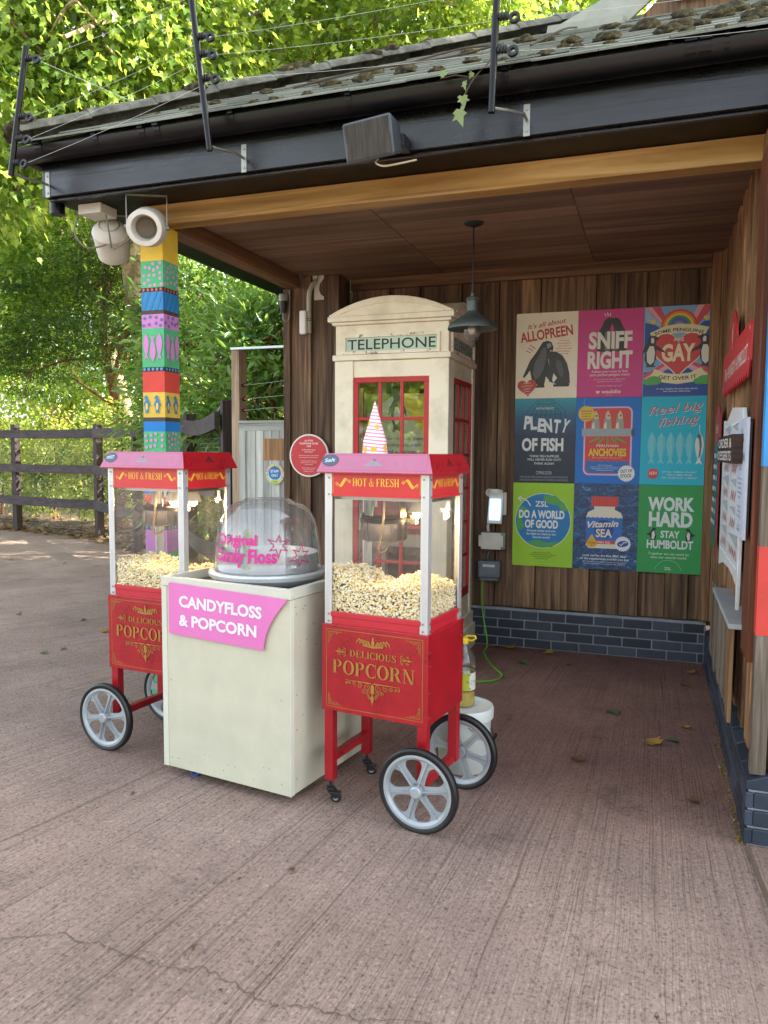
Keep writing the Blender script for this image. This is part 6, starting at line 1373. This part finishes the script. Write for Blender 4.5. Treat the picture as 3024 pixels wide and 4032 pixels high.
def crown(lobes, ncl, per, spread, lsize, flat=.6, droop=.35, shell=.55):
    """leaf clusters spread through ellipsoids; returns position, midrib, normal, size"""
    vol = np.array([r[0] * r[1] * r[2] for _, r in lobes]); vol = vol ** .8 / (vol ** .8).sum(); P, D, Nn, Sz = [], [], [], []
    for (c, r), f in zip(lobes, vol):
        n = max(1, int(ncl * f)); d = norm(RG.normal(size=(n, 3))); rad = (shell + (1 - shell) * RG.random(n)) ** (1 / 1.5)
        cc = np.array(c) + d * rad[:, None] * np.array(r)
        k = (per * (.5 + RG.random(n))).astype(int); idx = np.repeat(np.arange(n), k)
        off = RG.normal(size=(len(idx), 3)) * spread * (.7 + .6 * RG.random(n))[idx][:, None]; off[:, 2] *= flat
        p = cc[idx] + off; out = norm(p - np.array(c)) * .5 + norm(off) * .8
        mid = out + RG.normal(size=p.shape) * .45; mid[:, 2] -= droop
        nn = RG.normal(size=p.shape) * .55 + out * .35; nn[:, 2] += .75
        P.append(p); D.append(mid); Nn.append(nn); Sz.append(lsize * (.65 + .6 * RG.random(len(p))))
    P, D, Nn, Sz = map(np.concatenate, (P, D, Nn, Sz)); ok = P[:, 2] > .06
    return P[ok], D[ok], Nn[ok], Sz[ok]
def bark_mat(name, a, b_, c):
    m, nt, b = newmat(name); n = noise_n(nt, coords(nt, (1, 1, .5)), 5, 8, .65, .6); r = ramp(nt, [(.36, a), (.5, b_), (.64, c)]); nt.links.new(n, r.inputs[0]); nt.links.new(r.outputs[0], b.inputs["Base Color"])
    b.inputs["Roughness"].default_value = .85; bump(nt, b, noise_n(nt, coords(nt, (1, 1, .3)), 30, 5), .6, .02); return m
M_plane = bark_mat("plane_bark", '#5a4c38', '#8a7a5c', '#b3a684'); M_yewb = bark_mat("red_bark", '#3a2014', '#6b3f24', '#8a5a38')
L_plane = leafmat("plane_leaf", ['#2f521a', '#4f7c2a', '#789e3e', '#98b852'], ['#8cb838', '#d0e060'], .5)
L_planen = leafmat("near_plane_leaf", ['#27420f', '#41631f', '#628634', '#8cac4a'], ['#76982a', '#ccd858'], .48)  # darker copy of the plane leaf, canopy shade put into its colour
L_planeb = leafmat("far_plane_leaf", ['#446f22', '#6f9c36', '#96b84a', '#b0c85c'], ['#98c03c', '#e0ea74'], .52)  # paler copy of the plane leaf, backlight put into its colour
L_yew = leafmat("yew_leaf", ['#16290f', '#243f19', '#3c5f26'], ['#4a7420', '#7c9c30'], .35)
L_hedge = leafmat("hedge_leaf", ['#2c4414', '#56762a', '#8fa840', '#c0c860'], ['#6c9028', '#e8e878'], .45)
L_laurel = leafmat("laurel_leaf", ['#223d1a', '#355a26', '#4f7a34', '#6f9648'], ['#5a8a2c', '#b0c858'], .32, .28)
def tree(name, loc, label, lobes, leaf, tm, ncl, per, spread, lsize, trunk, bark, cat="tree", group=None, r0=.2, limbs=8, **kw):
    t = empty(name, loc, 0, label, cat, group); o = np.array(loc)
    P, D, Nn, Sz = crown(lobes, ncl, per, spread, lsize, **kw)
    leaf_mesh("crown", P - o, D, Nn, Sz, tm, leaf, t)
    m = MB(); pts = smoothp([Vector(q) - Vector(loc) for q in trunk], 4); n = len(pts)
    m.tube(pts, [r0 * (1 - .72 * k / (n - 1)) * (1.25 if k == 0 else 1) for k in range(n)], 12); rd = random.Random(name + str(loc))
    for k in range(limbs):
        a = pts[int(n * rd.uniform(.45, .97))]; c, r = lobes[rd.randrange(len(lobes))]; q = Vector(c) - Vector(loc) + Vector((rd.uniform(-.8, .8) * r[0], rd.uniform(-.8, .8) * r[1], rd.uniform(-.6, .8) * r[2]))
        mid_ = a.lerp(q, .5) + Vector((rd.uniform(-.3, .3), rd.uniform(-.3, .3), rd.uniform(.0, .4))); pp = smoothp([a, mid_, q], 4); b0 = r0 * rd.uniform(.2, .45)
        m.tube(pp, [b0 * (1 - .8 * j / (len(pp) - 1)) for j in range(len(pp))], 7)
        for _ in range(4):
            s_ = pp[rd.randrange(3, len(pp))]; e_ = s_ + Vector((rd.uniform(-1, 1), rd.uniform(-1, 1), rd.uniform(-.7, .5))) * rd.uniform(.5, 1.2); m.tube([s_, s_.lerp(e_, .5) + Vector((0, 0, .08)), e_], [b0 * .3, b0 * .2, b0 * .08], 5)
    m.build("trunk", bark, t, smooth=True); return t
tree("plane_tree", (-9.2, 12.9, 0), "tall plane tree whose mottled trunk bends behind the horn speakers", [((-8.6, 11.2, 8.2), (2.6, 1.9, 2.3)), ((-8.2, 9.3, 7.6), (1.7, 1.3, 1.5)), ((-9.9, 9.0, 6.3), (1.6, 1.2, 1.5))], L_planen, LOBED, 400, 50, .40, .125, [(-9.2, 12.9, 0), (-9.4, 12.9, 3), (-9.75, 12.85, 5.4), (-9.6, 12.7, 6.8), (-8.9, 12.5, 8.6), (-8.4, 12.4, 11.5)], M_plane, r0=.30, droop=.8, limbs=20)
tree("plane_tree", (-7.4, 15.2, 0), "tall plane tree rising straight up behind the roof ridge", [((-7.4, 14.6, 9.6), (3.0, 2.2, 2.6)), ((-4.6, 14.0, 9.6), (2.4, 2.0, 1.8))], L_planen, LOBED, 440, 50, .46, .13, [(-7.4, 15.2, 0), (-8.0, 15.1, 5), (-8.7, 14.8, 10.2), (-8.9, 14.6, 13)], M_plane, r0=.34, droop=.6, limbs=20)
tree("plane_tree", (-11.4, 15.2, 0), "pale trunked plane tree leaning left beyond the fence", [((-13.2, 14.6, 7.6), (2.6, 2.2, 2.6)), ((-14.2, 13.6, 5.0), (1.7, 1.5, 2.0)), ((-12.2, 14.2, 6.0), (1.9, 1.2, 1.5))], L_plane, LOBED, 440, 46, .40, .115, [(-11.0, 15.0, 0), (-11.6, 14.9, 2.6), (-12.4, 14.8, 5.4), (-13.1, 14.6, 7.2), (-14.1, 14.2, 10)], M_plane, r0=.24, limbs=16)
tree("plane_tree", (-2.2, 17.5, 0), "plane tree behind the shelter with sky showing through its top", [((-2.6, 16.6, 11.6), (2.8, 2, 1.7)), ((-1.0, 17.2, 12.6), (1.8, 2, 1.5)), ((-.8, 13.2, 4.4), (1.2, 2.5, 2.0))], L_plane, LOBED, 170, 36, .42, .18, [(-2.2, 17.5, 0), (-2.3, 17.3, 6), (-2.6, 17, 12)], M_plane, r0=.3, droop=.6)  # last lobe is unseen behind the shelter, added to dapple sun on the paving
for k, (x, y, z, rx, ry, rz__, lab) in enumerate(((-17.5, 19.5, 7.2, 4.2, 2.6, 5.6, "bright leafy tree at the far left behind the white railing"), (-12.5, 21.5, 8.4, 4.4, 2.6, 6.6, "bright leafy tree filling the gap behind the leaning trunk"), (-7.0, 23.0, 9.2, 4.2, 2.6, 7.4, "bright leafy tree far behind the painted pillar"), (-24.0, 18.0, 7.0, 4.4, 2.6, 5.6, "bright leafy tree beyond the left edge of the fence"))):
    tree("broadleaf_tree", (x, y, 0), lab, [((x, y, z), (rx, ry, rz__))], L_planeb, LOBED, 680, 44, .52, .13, [(x, y, 0), (x + .2, y, 4), (x - .1, y, 9), (x, y, 12)], M_plane, r0=.25, limbs=9, group="tall trees in the background")
tree("yew_tree", (-10.7, 13.6, 0), "dark green yew with flat feathery sprays beyond the fence", [((-11.6, 13.2, 4.6), (2.3, 1.0, 1.1)), ((-9.5, 13.0, 3.9), (2.4, .9, 1.1)), ((-12.5, 13.4, 3.5), (1.6, .9, .9)), ((-10.3, 13.0, 5.6), (1.3, .9, .8)), ((-7.9, 12.6, 4.3), (1.2, .8, .9))], L_yew, NEEDLE, 430, 75, .26, .10, [(-10.7, 13.6, 0), (-10.6, 13.5, 2), (-10.9, 13.4, 4), (-10.6, 13.3, 6)], M_yewb, r0=.13, limbs=16, flat=.28, droop=.2, shell=.2)
for k, (x, y, h, r, lab) in enumerate(((-15.6, 15.2, 2.7, 1.4, "bright shrub behind the fence at the left edge"), (-13.4, 14.6, 2.5, 1.3, "bright shrub left of the white railing"), (-11.6, 14.2, 2.6, 1.2, "bright shrub with brown stems just right of the white railing"), (-10.0, 13.6, 2.9, 1.2, "bright shrub behind the fence post by the sweet cart"), (-8.4, 12.9, 3.0, 1.2, "bright shrub behind the painted pillar"), (-7.0, 11.6, 2.6, 1.1, "bright shrub between the pillar and the glossy laurel"))):
    t = tree("shrub", (x, y, 0), lab, [((x, y, h * .66), (r, .7, h * .36)), ((x - .3, y, h * .35), (r * .9, .6, h * .3))], L_hedge, OVAL, 100, 50, .17, .11, [(x, y, 0), (x + .1, y, h * .5), (x, y, h)], M_yewb, "shrub", "shrubs along the fence", r0=.035, limbs=14, shell=.25)
for k, (x, y, z, rx, ry, rz__, lab) in enumerate(((-6.1, 9.9, 2.5, 1.3, .8, 2.3, "glossy dark laurel right of the painted pillar"), (-4.7, 8.9, 2.0, 1.0, .7, 1.9, "glossy laurel behind the tall timber post and gate"), (-3.95, 9.6, 2.6, .75, .7, 2.3, "glossy laurel against the shelter wall above the gate"))):
    tree("laurel_bush", (x, y, 0), lab, [((x, y, z), (rx, ry, rz__))], L_laurel, LANCE, 230, 40, .20, .155, [(x, y, 0), (x + .1, y, 1.5), (x, y, 3)], M_yewb, "laurel", "laurels by the gate", r0=.06, limbs=10, droop=.1, shell=.45)
tree("broadleaf_tree", (9.8, 10.2, 0), "tall tree to the right of the shelter that shades its roof", [((9.6, 10.0, 10.0), (3.6, 3.6, 4.6))], L_planeb, LOBED, 260, 30, .8, .3, [(9.8, 10.2, 0), (9.7, 10.1, 6), (9.6, 10, 13)], M_plane, r0=.3, limbs=6)  # out of view, added to keep direct sun off the slates
tree("broadleaf_tree", (-6.2, -9.5, 0), "tree across the yard behind the camera, mirrored in the kiosk glass", [((-6.2, -9.5, 4.2), (2.6, 2.0, 2.4))], L_planeb, LOBED, 170, 34, .5, .2, [(-6.2, -9.5, 0), (-6.1, -9.4, 3), (-6.2, -9.5, 5.5)], M_plane, r0=.18, limbs=6)
# leaf litter by the fence
n = 1900; t = RG.random(n) * (len(FQ) - 1.001); i0 = t.astype(int); f_ = t - i0; Q = np.array([[q.x, q.y, 0] for q in FQ]); lp = Q[i0] * (1 - f_)[:, None] + Q[i0 + 1] * f_[:, None]
off = RG.gamma(1.6, .55, n) - .25; lp[:, 0] += off * .25; lp[:, 1] += off * .95; lp[:, 2] = .012 + .03 * RG.random(n)
md = RG.normal(size=(n, 3)); md[:, 2] *= .15; nn = RG.normal(size=(n, 3)) * .35; nn[:, 2] += 1
lit = leaf_mesh("leaf_litter", lp, md, nn, .06 + .09 * RG.random(n), LOBED, leafmat("dry_leaf", ['#33251a', '#553d27', '#7d6144', '#a38c6a'], ['#7a5a30', '#a8844c'], .2, .7)); tag(lit, "brown dry leaf litter along the foot of the fence", "leaf litter", None, "stuff")
# single fallen leaves on the concrete
L_fall = [leafmat("fallen_yellow", ['#8a6a28', '#b08a3c'], ['#b0903c', '#b0903c'], .2, .6), leafmat("fallen_green", ['#45543a', '#58684a'], ['#58684a', '#58684a'], .2, .6), leafmat("fallen_brown", ['#4a3422', '#6b4e34'], ['#6b4e34', '#6b4e34'], .2, .7)]
falls = [(-.228, 5.018, 1, .10), (.048, 4.509, 0, .11), (.164, 4.613, 1, .07), (.22, 4.85, 0, .06), (-.322, 4.125, 2, .08), (-.953, 5.981, 1, .10), (-1.10, 6.35, 0, .11), (-1.25, 6.36, 0, .08), (.30, 6.1, 0, .08), (.26, 5.75, 0, .07), (.241, 3.825, 2, .06), (-.75, 6.33, 0, .08), (-.6, 6.0, 2, .05)]
rd = random.Random(5)
for k in range(34): falls.append((rd.uniform(-9, -3.4), rd.uniform(4.3, 9.6), rd.choice((0, 0, 2, 1)), rd.uniform(.05, .10)))
for k in range(8): falls.append((rd.uniform(-3.2, .2), rd.uniform(1.9, 3.0), 2, rd.uniform(.015, .03)))
fp = [p_ for p_ in falls if not (-3.9 < p_[0] < -2.2 and p_[1] < 4.3 and p_[3] > .04)]
for x, y, c_, s_ in fp:
    a = rd.uniform(0, 6.3); o = leaf_mesh("fallen_leaf", np.array([[0, 0, .012]]), np.array([[cos(a), sin(a), .12]]), np.array([[rd.uniform(-.3, .3), rd.uniform(-.3, .3), 1.0]]), np.array([s_]), LOBED, L_fall[c_]); o.location = (x, y, .004)
    tag(o, ["dry yellow fallen leaf lying on the concrete", "dull green fallen leaf lying on the concrete", "small brown fallen leaf scrap lying on the concrete"][c_], "fallen leaf", ["yellow fallen leaves", "green fallen leaves", "brown leaf scraps"][c_])
# moss on the slates
def moss_mat():
    m, nt, b = newmat("moss"); n = noise_n(nt, coords(nt), 22, 6, .7); r = ramp(nt, [(.32, '#17150b'), (.5, '#37331c'), (.62, '#594f30'), (.75, '#80704c')]); nt.links.new(n, r.inputs[0]); nt.links.new(r.outputs[0], b.inputs["Base Color"]); b.inputs["Roughness"].default_value = 1
    bump(nt, b, noise_n(nt, coords(nt), 130, 3), 1, .012); return m
M_moss = moss_mat(); rd = random.Random(9)
ms_ = [(-1.573, 4.11, .11), (-1.795, 4.152, .10), (-1.77, 3.80, .05), (-1.967, 3.80, .05), (-2.104, 3.835, .05), (-1.386, 4.275, .11), (-1.128, 3.987, .07), (-1.678, 4.534, .12), (-1.0, 4.2, .08), (-.117, 4.56, .13), (-.307, 4.279, .11), (-.504, 4.444, .10), (-.267, 3.92, .05), (-.012, 4.107, .10), (.069, 5.1, .12), (.233, 4.531, .14), (.379, 4.156, .12), (-.561, 3.903, .07), (.209, 3.80, .05), (.047, 4.325, .11), (.45, 4.5, .14), (.33, 4.85, .13), (-.7, 4.9, .10), (-.9, 5.3, .12), (-1.2, 5.0, .12), (-.35, 5.2, .10), (-2.6, 4.25, .06), (-2.75, 4.15, .05), (-2.66, 4.12, .05), (-2.35, 4.45, .07), (-2.1, 4.6, .08), (-2.9, 4.1, .04)]
for k in range(34): ms_.append((rd.uniform(-2.2, .7), rd.uniform(3.9, 5.6), rd.uniform(.03, .07)))
ms_ = [(x, y, r * .46) for x, y, r in ms_]
for k, (x, y, r) in enumerate(ms_):
    if x < -3.6 + (y - 3.74) + .2: continue
    m = MB(); m.blob((0, 0, r * .18), r, amp=.28, seed=k, ax=(1.25, .95, .55), sub=2)
    for j in range(3): m.blob((rd.uniform(-1, 1) * r, rd.uniform(-.7, .7) * r, .1 * r), r * rd.uniform(.35, .6), amp=.3, seed=k * 7 + j, ax=(1, 1, .55), sub=1)
    o = m.build("moss_clump", M_moss, None, smooth='all'); o.location = (x, y, rz(y) + .012); o.rotation_euler = (math.atan(SL), 0, 0); tag(o, "brown green moss clump growing on the slate roof", "moss clump", "moss clumps on the slates")
for k, f in enumerate((.15, .55, 1.15, 1.25, 1.9, 2.0, 2.6, 2.75, 3.1)):
    p_ = Vector((-3.74, 3.72, 3.44)) + hd * f + hu * .07 + hs_ * rd.uniform(-.02, .10); m = MB(); m.blob((0, 0, 0), rd.uniform(.05, .09), amp=.3, seed=50 + k, ax=(1.3, 1, .6), sub=2); o = m.build("moss_clump", M_moss, None, smooth='all'); o.location = p_; o.rotation_euler = (.3, -.3, 0)
    tag(o, "tufty moss clump growing on the concrete hip tiles", "moss clump", "moss clumps on the hip tiles")
# twigs and the leafy sprig in the gutter
M_twig = paint('#443a2d', .9)
for k, (pts, lab) in enumerate((([(-1.95, 4.0), (-1.6, 4.15), (-1.2, 4.45), (-.9, 4.5)], "long bare twig lying on the mossy slates above the box speaker"), ([(-1.45, 4.5), (-1.2, 4.75), (-.95, 4.8)], "short bare twig lying on the slates near the hip tiles"), ([(-.7, 4.3), (-.62, 5.0), (-.58, 5.4)], "thin dark twig lying up the slates beside the right wire pole"))):
    m = MB(); m.tube(smoothp([(x, y, rz(y) + .045 + .02 * (i % 2)) for i, (x, y) in enumerate(pts)], 4), .006, 6); tag(m.build("twig", M_twig, None), lab, "twig")
sp_ = empty("leafy_sprig", (-.90, 3.74, 3.44), 0, "wilted leafy sprig hanging out of the gutter beside the right wire pole", "sprig")
m = MB(); m.tube(smoothp([(.14, .12, .18), (.10, .02, .06), (.04, -.05, -.04), (.0, -.07, -.12), (-.02, -.08, -.20)], 4), .004, 6); m.tube([(.04, -.05, -.04), (-.05, -.06, -.02), (-.12, -.07, -.03)], .003, 5); m.build("stem", M_twig, sp_)
lp = np.array([[-.01, -.08, -.13], [-.02, -.085, -.19], [-.10, -.07, -.02], [.0, -.07, -.06], [.03, -.06, -.02]]); md = np.array([[.25, -.1, -1], [.1, -.1, -1.], [-.5, 0, .6], [-.1, 0, -1], [-.3, 0, -.8]]); nn = np.array([[.4, -1, .1], [-.5, -1, .1], [.2, -1, .1], [-.6, -.8, 0], [.7, -.7, 0]])
leaf_mesh("leaves", lp, md, nn, np.array([.055, .08, .04, .04, .03]), LOBED, leafmat("wilted_leaf", ['#5c7438', '#74864c'], ['#8aa052', '#8aa052'], .2), sp_)
# weeds in the joint by the plinth
n = 150; yy = 3.45 + RG.random(n) * 2.6 * RG.random(n); wp = np.stack([.385 + .012 * RG.normal(size=n), yy, np.full(n, .006)], 1); md = RG.normal(size=(n, 3)) * .7; md[:, 2] = .6
tag(leaf_mesh("joint_weeds", wp, md, RG.normal(size=(n, 3)), .008 + .014 * RG.random(n), OVAL, leafmat("weed_leaf", ['#5a4a20', '#7a6a2c', '#6a7030'], ['#8a7a3c', '#8a7a3c'], .2)), "dry weeds and moss in the joint at the foot of the plinth", "weeds", None, "stuff")
